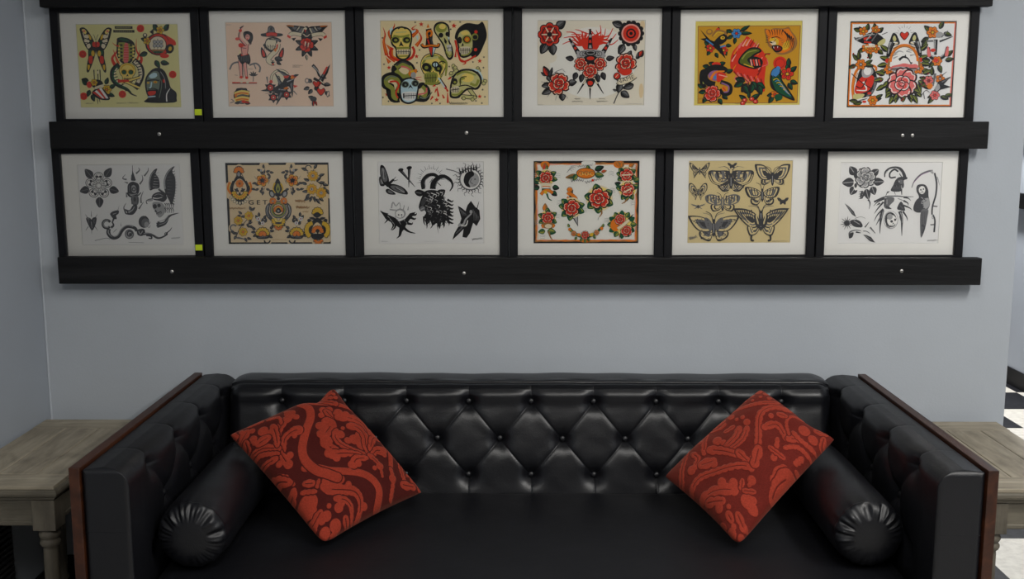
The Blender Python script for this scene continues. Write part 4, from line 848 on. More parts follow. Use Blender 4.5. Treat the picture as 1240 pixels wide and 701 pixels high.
def art_black_gold(A):
    A.paper('K'); A.poly('ph', [(32, 28), (872, 26), (884, 680), (52, 680)])
    for x, y, rx, ry in ((130, 60, 40, 40), (40, 240, 40, 70), (340, 30, 40, 36), (560, 30, 40, 36), (890, 250, 36, 60), (60, 560, 26, 36), (370, 660, 30, 40), (560, 670, 30, 40), (790, 680, 50, 30), (886, 600, 30, 80), (712, 50, 30, 30)): A.blob('ph', x, y, rx, ry)
    def arc_pet(x, y, r, n, a0, a1, c, w):
        for q in range(n):
            a = math.radians(a0 + (a1 - a0) * q / (n - 1)); A.blob('K', x + r * math.cos(a), y + r * math.sin(a), w * 1.25, w * .8, math.degrees(a), 8)
        for q in range(n):
            a = math.radians(a0 + (a1 - a0) * q / (n - 1)); A.blob(c, x + r * math.cos(a), y + r * math.sin(a), w, w * .58, math.degrees(a), 8)
    # ornate pendant, upper left
    A.poly('K', [(132, 110), (90, 140), (74, 190), (50, 210), (56, 270), (90, 310), (134, 366), (180, 310), (214, 268), (220, 210), (190, 184), (172, 140)], 2); A.poly('ph', [(132, 140), (94, 170), (78, 220), (90, 262), (132, 290), (174, 262), (190, 220), (172, 170)], 2)
    for e in (-1, 1): A.line('O', [(132 + e * 82, 170), (132 + e * 98, 226), (132 + e * 72, 272)], 24, 14); A.line('Y', [(132 + e * 82, 184), (132 + e * 92, 226)], 9, 5); A.line('K', [(132 + e * 50, 160), (132 + e * 74, 216), (132 + e * 56, 258)], 20, 8); A.leaf(132 + e * 6, 250, -90 + e * 60, 48, 20, 'G'); A.line('G', [(132 + e * 12, 90), (132 + e * 38, 140)], 8, 4)
    arc_pet(132, 250, 50, 9, 10, 170, 'Y', 20); A.line('O', [(90, 268), (132, 304), (176, 268)], 8); arc_pet(132, 268, 78, 9, 20, 160, 'C', 13)
    A.blob('K', 126, 62, 34, 28); arc_pet(126, 82, 26, 7, 180, 360, 'O', 18); A.blob('K', 126, 104, 20, 26); A.blob('L', 126, 104, 12, 18); A.line('K', [(126, 90), (126, 130)], 4); A.flower(132, 182, 34, 8, 'O', mid='D', k='T'); A.blob('K', 132, 268, 9, 14); A.blob('G', 110, 226, 8); A.blob('G', 154, 226, 8)
    # twin blossom sprays
    for cx, e in ((324, 1), (578, -1)):
        with A.push(cx, 156, 1, 0, e < 0):
            for x, y, a in ((0, -50, 250), (10, -54, 290), (30, -70, 340), (60, -70, 10), (-10, -80, 200), (40, -60, 40), (0, 56, 100), (-30, 70, 160), (-20, 80, 60), (10, 90, 110), (30, 70, 20), (-60, 76, 190), (-50, 20, 170), (10, -100, 270), (-30, 40, 200), (50, -10, 300)): A.leaf(x, y, a, 38, 19, 'G', 'K', 'S')
            A.line('S', [(-50, -10), (-70, -40)], 5, 2); A.line('S', [(20, 60), (0, 120)], 5); A.line('S', [(52, 30), (66, -10)], 4); A.line('S', [(10, -50), (24, -110)], 5)
            A.flower(0, 0, 52, 5, 'O', mid='K'); A.star(0, 0, 30, 'K', 5, .35); A.ring('Y', 0, 0, 42, 5); A.blob('L', -10, -84, 10)
    # three daisies, upper right
    for x, y, a in ((720, 160, 200), (710, 250, 180), (720, 270, 130), (780, 160, 320), (800, 180, 350), (830, 190, 10), (760, 290, 80), (780, 310, 60), (740, 290, 110), (800, 120, 340), (840, 210, 60), (700, 190, 200), (760, 60, 300), (700, 70, 200), (860, 230, 60), (720, 300, 150), (800, 300, 40)): A.leaf(x, y, a, 52, 24, 'S', 'K', 'K')
    A.ring('G', 712, 54, 24, 9, 90, 360); A.line('K', [(700, 90), (730, 100), (760, 60)], 8, 4); A.line('K', [(780, 160), (820, 190), (812, 210)], 10, 5); A.line('K', [(740, 290), (820, 360)], 8, 3)
    for x, y in ((750, 118), (740, 230), (820, 262)): A.flower(x, y, 46, 10, 'Y', mid='W', k='T', pw=.24); A.blob('K', x, y, 7); A.ring('O', x, y, 26, 4)
    # centre ornament
    for e in (-1, 1): A.poly('G', [(458 + e * 66, 340), (458 + e * 108, 380), (458 + e * 104, 450), (458 + e * 60, 500), (458 + e * 50, 470), (458 + e * 80, 420)], 1); A.line('L', [(458 + e * 86, 366), (458 + e * 98, 420), (458 + e * 80, 466)], 8, 4); A.blob('K', 458 + e * 54, 268, 24, 34, e * 20); A.blob('L', 458 + e * 54, 270, 14, 22, e * 20); A.leaf(458 + e * 14, 520, 90 - e * 70, 50, 26, 'G'); A.leaf(458 + e * 4, 290, -90 + e * 40, 60, 24, 'S')
    A.poly('K', [(454, 138), (480, 180), (500, 230), (480, 270), (456, 300), (430, 270), (410, 230), (430, 176)], 1); A.line('Y', [(430, 176), (414, 226), (434, 262)], 13, 8); A.line('Y', [(480, 180), (496, 228), (476, 264)], 13, 8); A.poly('V', [(456, 180), (474, 226), (456, 262), (438, 226)], 1); A.poly('K', [(456, 208), (464, 232), (456, 246), (448, 232)])
    A.blob('K', 458, 308, 14); A.blob('K', 458, 402, 74); A.ring('L', 458, 402, 66, 4); A.ring('V', 458, 402, 56, 10); A.blob('ph', 458, 400, 44); arc_pet(458, 408, 30, 9, 170, 370, 'O', 13); A.blob('K', 458, 408, 26); A.ring('Y', 458, 406, 22, 5, 180, 360); A.blob('L', 458, 412, 9)
    for x in (412, 504): A.flower(x, 330, 30, 8, 'O', mid='L', k='T')
    A.line('K', [(390, 360), (420, 350)], 8); A.line('K', [(530, 360), (496, 350)], 8)
    arc_pet(458, 490, 44, 9, 0, 180, 'Y', 17); arc_pet(458, 480, 26, 7, 0, 180, 'Z', 12); arc_pet(458, 540, 26, 5, 20, 160, 'O', 13); A.blob('K', 458, 516, 30, 10)
    # lettering
    A.text('G E T', 284, 342, 40, 'K', 0, 1.25); A.text('G E T', 286, 342, 40, 'K', 0, 1.25)
    A.scrib(48, 390, 132, 20, 'T', 22); A.scrib(600, 328, 84, 28, 'T', 16, 3); A.scrib(608, 380, 112, 28, 'T', 20, 2); A.scrib(664, 420, 50, 16, 'T', 9); A.scrib(404, 656, 130, 8, 'T', 30)
    # branch, lower left
    A.line('K', [(90, 650), (130, 560), (180, 500), (220, 440), (232, 380)], 7, 3); A.ring('S', 76, 556, 26, 12, 90, 330)
    for x, y, a in ((228, 410, 250), (230, 410, 320), (140, 450, 160), (150, 440, 220), (200, 520, 340), (190, 520, 60), (170, 530, 180), (210, 540, 20), (130, 540, 250), (110, 600, 170), (100, 620, 120), (170, 640, 60), (190, 640, 20), (180, 460, 180), (90, 600, 200), (210, 510, 300)): A.leaf(x, y, a, 42, 20, 'G', 'K', 'S')
    A.poly('S', [(70, 640), (120, 632), (210, 662), (130, 650)])
    for x, y in ((208, 454), (118, 494), (158, 590)): A.flower(x, y, 38, 7, 'Y', mid='O', k='T')
    # two round bouquets
    for cx, e in ((324, 1), (612, -1)):
        with A.push(cx, 592, 1, 0, e < 0):
            for x, y, a in ((-60, 0, 180), (-60, -20, 210), (-50, 20, 150), (60, -30, 330), (60, -10, 0), (50, 30, 30), (-20, -60, 250), (0, -80, 270), (20, -80, 290), (-40, -110, 240), (-30, -130, 270), (10, -110, 300)): A.leaf(x, y, a, 40, 22, 'G', 'K', 'S')
            A.flower(-36, -112, 20, 5, 'W', mid='R', k='S'); A.flower(0, -76, 17, 5, 'W', mid='R', k='S'); A.ring('K', 38, 70, 24, 12, 0, 180)
            arc_pet(0, 20, 40, 9, 170, 370, 'Y', 22); arc_pet(0, 24, 18, 7, 170, 370, 'O', 16); A.poly('K', [(-58, 26), (0, 38), (60, 22), (44, 54), (-40, 56)], 1); A.line('S', [(-40, 44), (40, 40)], 5)
    # palmette, lower right
    A.poly('K', [(786, 470), (730, 520), (716, 580), (740, 640), (786, 660), (836, 640), (866, 580), (846, 520)], 2); A.poly('ph', [(786, 510), (748, 550), (744, 600), (786, 610), (830, 600), (828, 550)], 2)
    for e in (-1, 1): arc_pet(788 + e * 30, 576, 62, 9, 90 - e * 160 + (0 if e > 0 else 0), 90 - e * 40, 'Y', 20); A.blob('K', 788 + e * 70, 494, 16, 14); A.leaf(788 + e * 20, 480, -90 + e * 80, 50, 20, 'G')
    arc_pet(790, 590, 36, 9, 180, 360, 'O', 17); arc_pet(790, 430, 28, 7, 180, 360, 'Y', 20); A.poly('Y', [(786, 384), (810, 424), (762, 424)]); A.poly('K', [(752, 448), (786, 424), (820, 448), (786, 470)], 1); A.line('K', [(790, 580), (790, 650)], 12); A.blob('K', 790, 584, 14, 18); A.line('K', [(756, 610), (824, 610)], 8); arc_pet(796, 656, 28, 5, 20, 160, 'O', 15)

def art_goat(A):
    A.paper('pg')
    # moth
    with A.push(152, 194, 1, 0):
        for p in ([(8, 0), (-8, -60), (-24, -78), (-34, -66), (-32, -20), (-14, 18)], [(0, 16), (30, 12), (70, 26), (94, 50), (90, 62), (50, 54), (10, 34)]): A.poly('K', p, 2); q_ = np.array(p); c_ = q_.mean(0); A.poly('S', [tuple(c_ + (a - c_) * .7) for a in q_], 2); A.poly('G', [tuple(c_ + (a - c_) * .35) for a in q_], 2)
        for p in ([(-14, 20), (-34, 20), (-40, -10), (-34, -24), (-26, 4)], [(2, 34), (-10, 44), (4, 60), (36, 62), (30, 50)]): A.poly('K', p, 2); q_ = np.array(p); c_ = q_.mean(0); A.poly('S', [tuple(c_ + (a - c_) * .55) for a in q_], 2)
        A.line('K', [(-6, 22), (30, -10)], 15, 10); A.line('K', [(26, -4), (40, -22)], 4, 2); A.line('K', [(30, -2), (50, -8)], 4, 2); A.line('L', [(-20, -60), (-16, -10)], 4); A.line('L', [(40, 28), (80, 52)], 4)
    # two nails
    for a, b_ in (((216, 144), (282, 220)), ((256, 134), (252, 222))): A.line('K', [a, b_], 15, 2, sm=0); A.line('S', [(a[0] + 3, a[1]), b_], 4, 1, sm=0); A.blob('K', a[0], a[1] - 4, 13, 8, -10)
    # goat with halo
    A.rays('S', 358, 184, 48, 70, 21, 3, 165, 360)
    A.line('K', [(322, 230), (318, 196), (340, 168), (372, 162), (392, 176)], 18, 15); A.line('S', [(330, 222), (330, 190), (350, 172)], 4); A.line('G', [(352, 200), (366, 180)], 3)
    A.line('K', [(366, 230), (372, 196), (410, 170), (446, 184), (460, 214), (446, 240)], 28, 4); A.line('S', [(378, 222), (390, 192), (420, 178), (446, 196)], 5, 2); A.line('G', [(388, 200), (404, 214)], 4)
    A.poly('K', [(298, 318), (304, 290), (316, 262), (330, 240), (360, 234), (392, 240), (412, 258), (424, 284), (440, 296), (434, 310), (452, 322), (442, 336), (456, 354), (440, 362), (444, 386), (424, 382), (420, 408), (406, 388), (396, 420), (384, 392), (366, 402), (354, 384), (336, 398), (330, 372), (318, 366), (332, 344), (324, 330), (310, 336)], 2)
    A.poly('K', [(280, 242), (300, 232), (330, 246), (310, 264), (290, 260)], 1); A.poly('K', [(390, 236), (424, 234), (416, 262), (396, 264)], 1); A.line('S', [(286, 246), (312, 250)], 4); A.line('S', [(400, 246), (418, 242)], 4)
    A.blob('S', 316, 322, 13, 12, -20); A.line('L', [(306, 328), (324, 318)], 4); A.blob('G', 322, 288, 10, 22, 20)
    r = random.Random(11)
    for q in range(60):
        x = r.uniform(335, 440); y = r.uniform(246, 396); A.line(('S', 'L', 'G', 'W')[q % 4], [(x - 8, y - 8), (x + 5, y - 2), (x - 2, y + 9)], 4, 1)
    for q in range(14):
        x = 322 + q * 8.5; y = 376 + 14 * math.sin(q * 1.9); A.line('K', [(x, y - 16), (x + 6 * math.sin(q * 2), y + 12), (x + 8 * math.cos(q), y + 28)], 11, 1)
    for q in range(7): A.line('K', [(434, 280 + q * 17), (456, 290 + q * 17), (462, 282 + q * 18)], 12, 2)
    A.line('S', [(384, 400), (390, 440)], 4, 1)
    # sun and moon
    A.rays('G', 544, 184, 50, 84, 26, 5, 0, 360, .12); A.line('S', [(430, 136), (470, 146), (500, 160)], 5, 3); A.ring('S', 544, 184, 50, 6); A.blob('W', 544, 184, 46)
    A.blob('L', 552, 186, 34, 36); A.poly('K', [(554, 146), (524, 156), (512, 188), (522, 214), (544, 222), (536, 200), (546, 178), (562, 164)], 1); A.line('S', [(552, 180), (544, 196), (556, 206)], 4); A.blob('S', 566, 184, 5, 4); A.line('S', [(556, 212), (570, 210)], 3)
    for q in range(7): A.line('K', [(500 + q * 12, 158 - q * 3), (490 + q * 14, 136 - q * 4)], 9, 2)
    # thorny crowned figure
    for p in ([(168, 320), (176, 292), (190, 310), (206, 294), (212, 316)], [(160, 326), (196, 330), (212, 318)], [(222, 340), (230, 306)], [(246, 330), (250, 312)]): A.line('L', p, 7, 3)
    A.blob('L', 210, 346, 26, 24); A.blob('W', 208, 348, 20, 18); A.blob('S', 202, 352, 4); A.blob('S', 216, 352, 4)
    A.poly('K', [(114, 330), (150, 350), (186, 366), (204, 384), (232, 372), (256, 344), (284, 338), (262, 366), (240, 394), (228, 420), (200, 452), (204, 414), (176, 394), (140, 372)], 0)
    for p in ([(140, 350), (150, 372), (134, 392)], [(160, 366), (176, 400), (164, 424)], [(186, 380), (184, 410), (168, 426)], [(250, 360), (276, 372), (284, 366)], [(238, 390), (262, 396), (268, 388)], [(226, 414), (250, 432), (280, 440)], [(210, 430), (206, 450), (190, 464)], [(262, 350), (282, 352), (288, 344)], [(150, 352), (126, 342), (116, 332)]): A.line('K', p, 15, 2)
    for q in range(9): A.line('L', [(150 + q * 11, 358 + (q % 3) * 14), (162 + q * 10, 370 + (q % 3) * 14)], 4, 1)
    # fallen winged figure
    A.poly('K', [(484, 310), (500, 318), (520, 334), (530, 306), (546, 286), (566, 314), (586, 330), (590, 372), (572, 406), (556, 390), (540, 440), (524, 462), (504, 458), (510, 420), (480, 450), (456, 472), (466, 440), (490, 400), (500, 370)], 0)
    A.line('K', [(572, 330), (584, 290)], 5, 2); A.line('L', [(484, 404), (510, 396), (520, 374), (548, 346)], 11, 6); A.line('W', [(500, 404), (522, 402), (530, 378)], 8, 4); A.blob('L', 546, 338, 7, 9); A.line('L', [(494, 392), (486, 404)], 8)
    for q in range(5): A.line('S', [(492 + q * 6, 322 + q * 5), (506 + q * 5, 356)], 3, 1); A.line('S', [(556 + q * 6, 326 + q * 8), (560 + q * 5, 380)], 3, 1); A.line('S', [(472 + q * 8, 440 - q * 8), (486 + q * 8, 434 - q * 8)], 5, 1)
    A.scrib(550, 468, 50, 12, 'G', 14, -4); A.scrib(118, 478, 30, 5, 'S'); A.scrib(320, 478, 80, 4, 'L', 26)

def art_red_roses(A):
    A.paper('K')
    def rag(ins, amp, seed):
        r = random.Random(seed); P = []
        x0, x1, y0, y1 = 141 + ins, 640 - ins, 98 + ins * .9, 487 - ins * .9
        for q in range(24): P.append((x0 + (x1 - x0) * q / 24, y0 + r.uniform(-amp, amp)))
        for q in range(18): P.append((x1 + r.uniform(-amp, amp), y0 + (y1 - y0) * q / 18))
        for q in range(24): P.append((x1 - (x1 - x0) * q / 24, y1 + r.uniform(-amp, amp)))
        for q in range(18): P.append((x0 + r.uniform(-amp, amp), y1 - (y1 - y0) * q / 18))
        return P
    A.poly('T', rag(7, 3, 1), 2); A.poly('O', rag(12, 3, 2), 2); A.poly('Q', rag(16, 2, 4), 2); A.poly('C', rag(19, 2, 5), 2); A.poly('pi', rag(22, 2, 3), 2)
    for x, w in ((260, 130), (330, 90), (600, 80)): A.line('K', [(x - w / 2, 103), (x + w / 2, 103)], 11)
    for x, w in ((260, 200), (520, 140), (590, 80)): A.line('K', [(x - w / 2, 484), (x + w / 2, 484)], 8)
    A.blob('pi', 400, 108, 34, 14); A.blob('O', 196, 116, 22, 18); A.blob('O', 544, 114, 26, 18); A.blob('O', 388, 476, 22, 8)
    def wisps(x, y, e=1):
        for q in range(3): A.line('L', [(x, y + q * 8), (x + e * 14, y + q * 8 - 4), (x + e * 26, y + q * 8)], 2, 1)
    def rosel(x, y, r, lv, glow=True, L=1.0):
        if glow: A.blob('C', x, y, r * 1.3, r * 1.25); A.blob('Z', x, y, r * 1.15, r * 1.1)
        for a in lv: A.leaf(x + r * .7 * math.cos(math.radians(a)), y + r * .7 * math.sin(math.radians(a)), a, r * L, r * .72, 'V', 'N', 'N')
        for a in lv: A.leaf(x + r * .7 * math.cos(math.radians(a)), y + r * .7 * math.sin(math.radians(a)), a, r * .6 * L, r * .5, 'N', 'N', 'K')
        A.rose(x, y, r, 'R', hi='C', deep='D', rot=lv[0] if lv else 0)
    # rose with scroll, upper left
    wisps(244, 160); wisps(160, 160, -1)
    A.leaf(197, 150, -90, 46, 26, 'R', 'T'); A.leaf(197, 150, -70, 34, 14, 'V', 'N')
    for x, y, a in ((170, 220, 170), (230, 220, 10), (172, 200, 200), (226, 240, 40)): A.leaf(x, y, a, 34, 24, 'N', 'K')
    rosel(200, 176, 33, [215, 330, 10, 170]); A.banner([(176, 210), (200, 208), (226, 212)], 17, 'C', 'T'); A.line('O', [(184, 216), (218, 218)], 4)
    A.line('N', [(180, 232), (222, 232)], 12); A.banner([(176, 256), (190, 240), (212, 236), (232, 248)], 13, 'O', 'T'); A.line('N', [(204, 250), (212, 274), (228, 284)], 10, 3); A.blob('Y', 198, 244, 8)
    # rose and scroll, lower left
    wisps(240, 352); wisps(172, 380, -1); wisps(196, 450, -1)
    A.leaf(196, 336, -90, 40, 24, 'O', 'T'); A.leaf(206, 428, 10, 42, 30, 'V', 'N'); A.leaf(196, 428, 170, 34, 24, 'V', 'N'); rosel(208, 366, 31, [200, 330, 30, 150, 270], L=.9); A.blob('T', 210, 402, 34, 15); A.blob('C', 211, 405, 17, 10); A.line('O', [(182, 398), (186, 414)], 9); A.line('O', [(238, 398), (234, 412)], 9); A.line('T', [(212, 430), (220, 456), (230, 470)], 9, 4)
    # dagger rose
    A.line('K', [(320, 232), (318, 270)], 17, sm=0); A.blob('O', 312, 232, 14, 9); A.ring('T', 312, 232, 12, 3); A.banner([(302, 256), (312, 250), (336, 268), (344, 280)], 14, 'O', 'T'); A.banner([(300, 266), (318, 280), (342, 276)], 8, 'O', 'T')
    A.poly('K', [(320, 356), (352, 346), (352, 408)]); A.poly('L', [(328, 358), (348, 352), (350, 398)]); wisps(276, 286, -1); wisps(368, 324)
    rosel(322, 318, 40, [190, 345, 20, 140, 100, 220], L=.9)
    # big rose
    rosel(452, 274, 50, [-105, -30, 190, 25, 140, 95], L=.75); A.line('T', [(462, 330), (464, 346), (452, 362)], 10, 3); A.line('L', [(450, 362), (446, 376)], 3)
    # orange rose lying among script
    for q in range(4): A.line('S', [(298 + q * 6, 152 - q * 10), (312 + q * 8, 138 - q * 6), (324 + q * 8, 146 - q * 8)], 2, 1)
    A.scrib(350, 124, 70, 12, 'S', 16, -8); A.scrib(318, 188, 60, 16, 'S', 12); A.scrib(386, 198, 80, 14, 'S', 14, -12)
    A.leaf(350, 165, 170, 60, 22, 'N', 'T'); A.leaf(345, 160, 120, 34, 22, 'V', 'N'); A.leaf(430, 140, -20, 46, 26, 'N', 'K'); A.leaf(430, 160, 10, 44, 26, 'V', 'N'); A.leaf(460, 150, -15, 28, 14, 'R', 'T'); A.leaf(400, 140, -100, 24, 20, 'V', 'N')
    A.blob('K', 388, 155, 46, 26); A.blob('O', 388, 155, 43, 23); 
    for q in range(5): A.ring('T', 364 + q * 13, 156 + (q % 2) * 4, 11, 3, 150, 360); A.ring('Z', 366 + q * 13, 158 - (q % 2) * 4, 7, 2, 0, 220)
    A.blob('R', 420, 188, 6)
    # double rose, upper right
    wisps(520, 150, -1); wisps(526, 230, -1); wisps(600, 290); wisps(604, 122)
    for x, y, a in ((550, 122, 230), (556, 130, 280), (590, 130, 320)): A.leaf(x, y, a, 34, 18, 'O', 'T')
    A.leaf(612, 190, -10, 34, 24, 'V', 'N'); A.leaf(556, 212, 200, 34, 22, 'N', 'K'); rosel(580, 164, 33, [190, 330, 220, 20, 150], L=.8); rosel(585, 232, 34, [190, 340, 60, 120, 95], L=.95)
    A.line('C', [(556, 164), (604, 162)], 6); A.line('C', [(566, 246), (606, 226)], 6); A.line('T', [(584, 276), (572, 292), (558, 298)], 8, 3)
    # bunch with ribbon, lower right
    wisps(500, 372, -1); wisps(612, 410)
    A.blob('Z', 560, 396, 62, 58)
    for q in range(12): a = 30 * q; A.leaf(560 + 40 * math.cos(math.radians(a)), 398 + 38 * math.sin(math.radians(a)), a, 30, 24, ('V', 'N')[q % 2], 'N')
    A.blob('O', 530, 400, 24, 30); A.rose(551, 374, 27, 'R', hi='C', deep='D'); A.rose(582, 428, 28, 'R', hi='C', deep='D', rot=25); A.banner([(540, 418), (566, 400), (594, 376)], 13, 'C', 'T'); A.line('O', [(516, 380), (528, 396)], 12, 8); A.line('K', [(590, 372), (614, 350)], 7, 3); A.line('T', [(550, 440), (548, 464)], 5, 2)
    # garland
    A.line('N', [(310, 416), (340, 442), (386, 458), (430, 442), (468, 408)], 15, 12); A.line('V', [(316, 424), (346, 446), (386, 452), (428, 438)], 7)
    for x, y, r, c in ((332, 440, 13, 'O'), (386, 448, 20, 'R'), (440, 436, 13, 'O'), (312, 420, 7, 'O'), (464, 416, 8, 'O'), (356, 446, 8, 'O'), (416, 446, 9, 'Y')): (A.rose(x, y, r, c, hi='C', deep='D') if r > 12 else A.blob(c, x, y, r))
    for x, y, a in ((370, 462, 110), (400, 462, 70), (386, 468, 90), (346, 456, 120), (426, 450, 60), (310, 410, 250), (468, 410, 290)): A.leaf(x, y, a, 18, 12, 'V', 'N')

def art_butterflies(A):
    A.paper('pj'); r = random.Random(5)
    for q in range(40): x, y = r.uniform(140, 620), r.uniform(100, 480); A.line('pl', [(x, y), (x + r.uniform(10, 50), y + r.uniform(-2, 2))], 1.6, sm=0)
    g, t = 'G', 'pj'
    def tiny(x, y, s_, rot=0):
        for fx in (False, True):
            with A.push(x, y, s_, rot, fx): A.poly('K', [(0, 0), (.5, -.55), (1, -.6), (.8, -.1), (.3, .15)], 1); A.poly('K', [(0, 0), (.5, .1), (.45, .6), (.15, .45)], 1)
        A.line('K', [(x, y - s_ * .3), (x, y + s_ * .4)], s_ * .2, sm=0)
    tiny(342, 120, 22); tiny(582, 288, 27)
    with A.push(180, 310, 1):
        for e in (-1, 1): A.line('G', [(0, 2), (e * 22, -6), (e * 36, -12)], 9, 1); A.line('G', [(0, 2), (e * 18, 12)], 8, 2); A.line('S', [(0, 0), (e * 34, -4)], 4, 1)
        A.blob('K', 0, 2, 5, 9)
    UP = [(.04, .0), (.3, -.55), (.85, -.85), (1.1, -.8), (1.0, -.4), (.75, .0), (.3, .2)]; LO = [(.03, .1), (.5, .1), (.8, .15), (.78, .5), (.5, .8), (.25, .7)]
    # small swallowtails, left column
    A.butterfly(188, 140, 46, [(.04, .1), (.4, -.3), (.8, -.7), (1.05, -.75), (.9, -.2), (.5, .25)], [(.04, .15), (.5, .1), (.7, .3), (.6, .6), (.62, .85), (.4, .5)], ['K', t, g, t], veins=5, vein='K', antenna=False)
    A.butterfly(180, 240, 44, [(.04, .15), (.2, -.4), (.6, -.85), (.95, -.85), (1.0, -.3), (.7, .2), (.3, .3)], [(.04, .2), (.5, .15), (.7, .3), (.4, .6), (.3, .95), (.15, .6)], ['K', t, g, t, 'K'], veins=3, antenna=False)
    # big eyed moth
    A.butterfly(336, 184, 100, [(.03, -.1), (.12, -.4), (.6, -.42), (1.0, -.42), (1.08, -.22), (.9, .15), (.5, .3), (.15, .2)], [(.03, .1), (.4, .22), (.66, .25), (.5, .48), (.36, .58), (.1, .52)], ['K', t, 'G', t], lcols=['K', t, 'S', t, 'S', t], veins=3)
    for e in (-1, 1):
        with A.push(336, 184, 1, 0, e < 0):
            A.poly('K', [(8, -40), (28, -42), (24, -10), (12, 6)]); A.poly('S', [(32, -40), (46, -40), (40, 0), (28, -2)]); A.poly('K', [(60, -40), (74, -38), (62, -6), (54, -10)]); A.poly('G', [(84, -38), (96, -36), (80, -6)]); A.line('K', [(88, 14), (52, 26), (60, 40)], 4); A.line(t, [(102, -22), (86, 12), (50, 26)], 4); A.blob('K', 52, 2, 11); A.blob(t, 52, 2, 7.5); A.blob('K', 52, 2, 4); A.line('K', [(14, 50), (40, 50), (60, 26)], 4); A.line('G', [(12, 40), (44, 40)], 3)
            A.line('S', [(4, -44), (30, -60), (60, -56)], 2.2, 1.5)
    # upper right
    A.butterfly(532, 176, 84, [(.04, 0), (.12, -.35), (.5, -.7), (.9, -.76), (1.0, -.7), (.94, -.4), (.7, .05), (.3, .15)], [(.04, .1), (.5, .1), (.64, .15), (.6, .36), (.44, .42), (.2, .3)], ['K', t, 'G', t, 'K'], lcols=['K', t, 'S', t], veins=0)
    for e in (-1, 1):
        with A.push(532, 176, 1, 0, e < 0): A.line('K', [(78, -58), (70, -20), (50, 6)], 9, 3); A.blob('K', 18, -6, 13, 17, 20); A.ring('K', 38, -38, 9, 3); [A.line('K', [(32 + q * 7, 10), (36 + q * 6, 34)], 3, sm=0) for q in range(4)]
    # striped moth, mid right
    A.butterfly(484, 252, 84, [(.04, 0), (.2, -.2), (.55, -.35), (.95, -.38), (.94, -.1), (.75, .2), (.3, .25)], [(.04, .1), (.5, .2), (.66, .32), (.62, .56), (.35, .66), (.15, .5)], ['K', t, 'S', t], lcols=['K', t, 'G', t], veins=0)
    for e in (-1, 1):
        with A.push(484, 252, 1, 0, e < 0):
            for q in range(5): A.line('K', [(78 - q * 13, -30 + q * 2), (70 - q * 12, -8 + q * 3), (56 - q * 9, 16)], 5, 2)
            for q in range(5): A.blob('K', 22 + q * 7, 36 - q * 3, 3.5, 5)
    # eyed moth, centre left
    A.butterfly(296, 296, 82, [(.04, 0), (.25, -.4), (.7, -.52), (1.0, -.4), (.95, -.1), (.7, .05), (.3, .1)], [(.04, .1), (.6, .05), (.7, .25), (.55, .48), (.3, .42), (.1, .3)], [g, t, 'S', t], lcols=['K', t, 'K', t], veins=0)
    for e in (-1, 1):
        with A.push(296, 296, 1, 0, e < 0):
            for q in range(5): A.line(('K', 'G')[q % 2], [(18 + q * 13, -36), (16 + q * 13, -6 - q)], 7, 4)
            A.blob('G', 34, -4, 8, 16); A.line('K', [(14, 30), (40, 36), (56, 22)], 5)
    A.blob('S', 296, 290, 10, 22); A.line(t, [(296, 275), (296, 308)], 3)
    # great spotted butterfly, lower left
    A.butterfly(254, 404, 112, [(.04, .05), (.2, -.25), (.6, -.42), (1.06, -.44), (1.08, -.36), (.88, -.02), (.6, .22), (.2, .25)], [(.03, .1), (.4, .2), (.62, .25), (.6, .45), (.4, .6), (.14, .62)], ['K', t, t, 'S', 'G', 'K'], lcols=['K', t, t, 'S', 'G'], veins=0)
    for e in (-1, 1):
        with A.push(254, 404, 1, 0, e < 0):
            A.poly('G', [(6, -6), (24, -34), (44, -38), (38, 0), (14, 24)], 1)
            for q in range(38): a, b_ = r.uniform(.25, 1), r.uniform(-1, 1); x = 108 * a; y = -28 * a + 36 * b_ * (1.1 - a) ; A.blob('K', x, y, 2.6, 2)
            for q in range(34): A.blob('K', r.uniform(10, 62), r.uniform(20, 62), 2.6, 2)
            A.line('K', [(14, 66), (40, 66)], 6); A.line('K', [(116, -48), (96, -4), (64, 24)], 4, 3)
            A.line('S', [(3, -32), (20, -54), (52, -62)], 2.5, 1.5)
    # zebra swallowtail, lower right
    A.butterfly(478, 372, 122, [(.04, .2), (.2, -.2), (.6, -.4), (1.05, -.42), (1.06, -.36), (.8, .0), (.5, .28), (.25, .35)], [(.03, .2), (.4, .15), (.54, .3), (.5, .52), (.4, .66), (.15, .55)], ['K', t, 'S', t, 'K'], lcols=['K', t, 'G', 'K', t], veins=0, tails=[(.36, .6), (.38, .76), (.36, .86)])
    for e in (-1, 1):
        with A.push(478, 372, 1, 0, e < 0):
            for q in range(8): A.line('K', [(46 + q * 11, -44 + q * .8), (42 + q * 9, -22 + q), (34 + q * 6.5, 10 - q)], 6.5, 2)
            A.line('K', [(6, 40), (24, 20), (30, -20)], 15, 8); A.line(t, [(18, 8), (22, -22)], 5)
            for q in range(5): A.poly(t, [(28 + q * 6, 62 - q * 11), (40 + q * 5, 60 - q * 11), (34 + q * 6, 74 - q * 11)])
            A.blob('K', 38, 102, 6, 5)
            A.line('S', [(4, -42), (24, -60), (60, -62)], 2.2, 1.5)
    A.blob('K', 478, 368, 10, 38); A.line('L', [(478, 345), (478, 370)], 5, 2)
    A.scrib(138, 464, 36, 18, 'G', 9, -18); A.scrib(532, 477, 72, 5, 'G', 26)

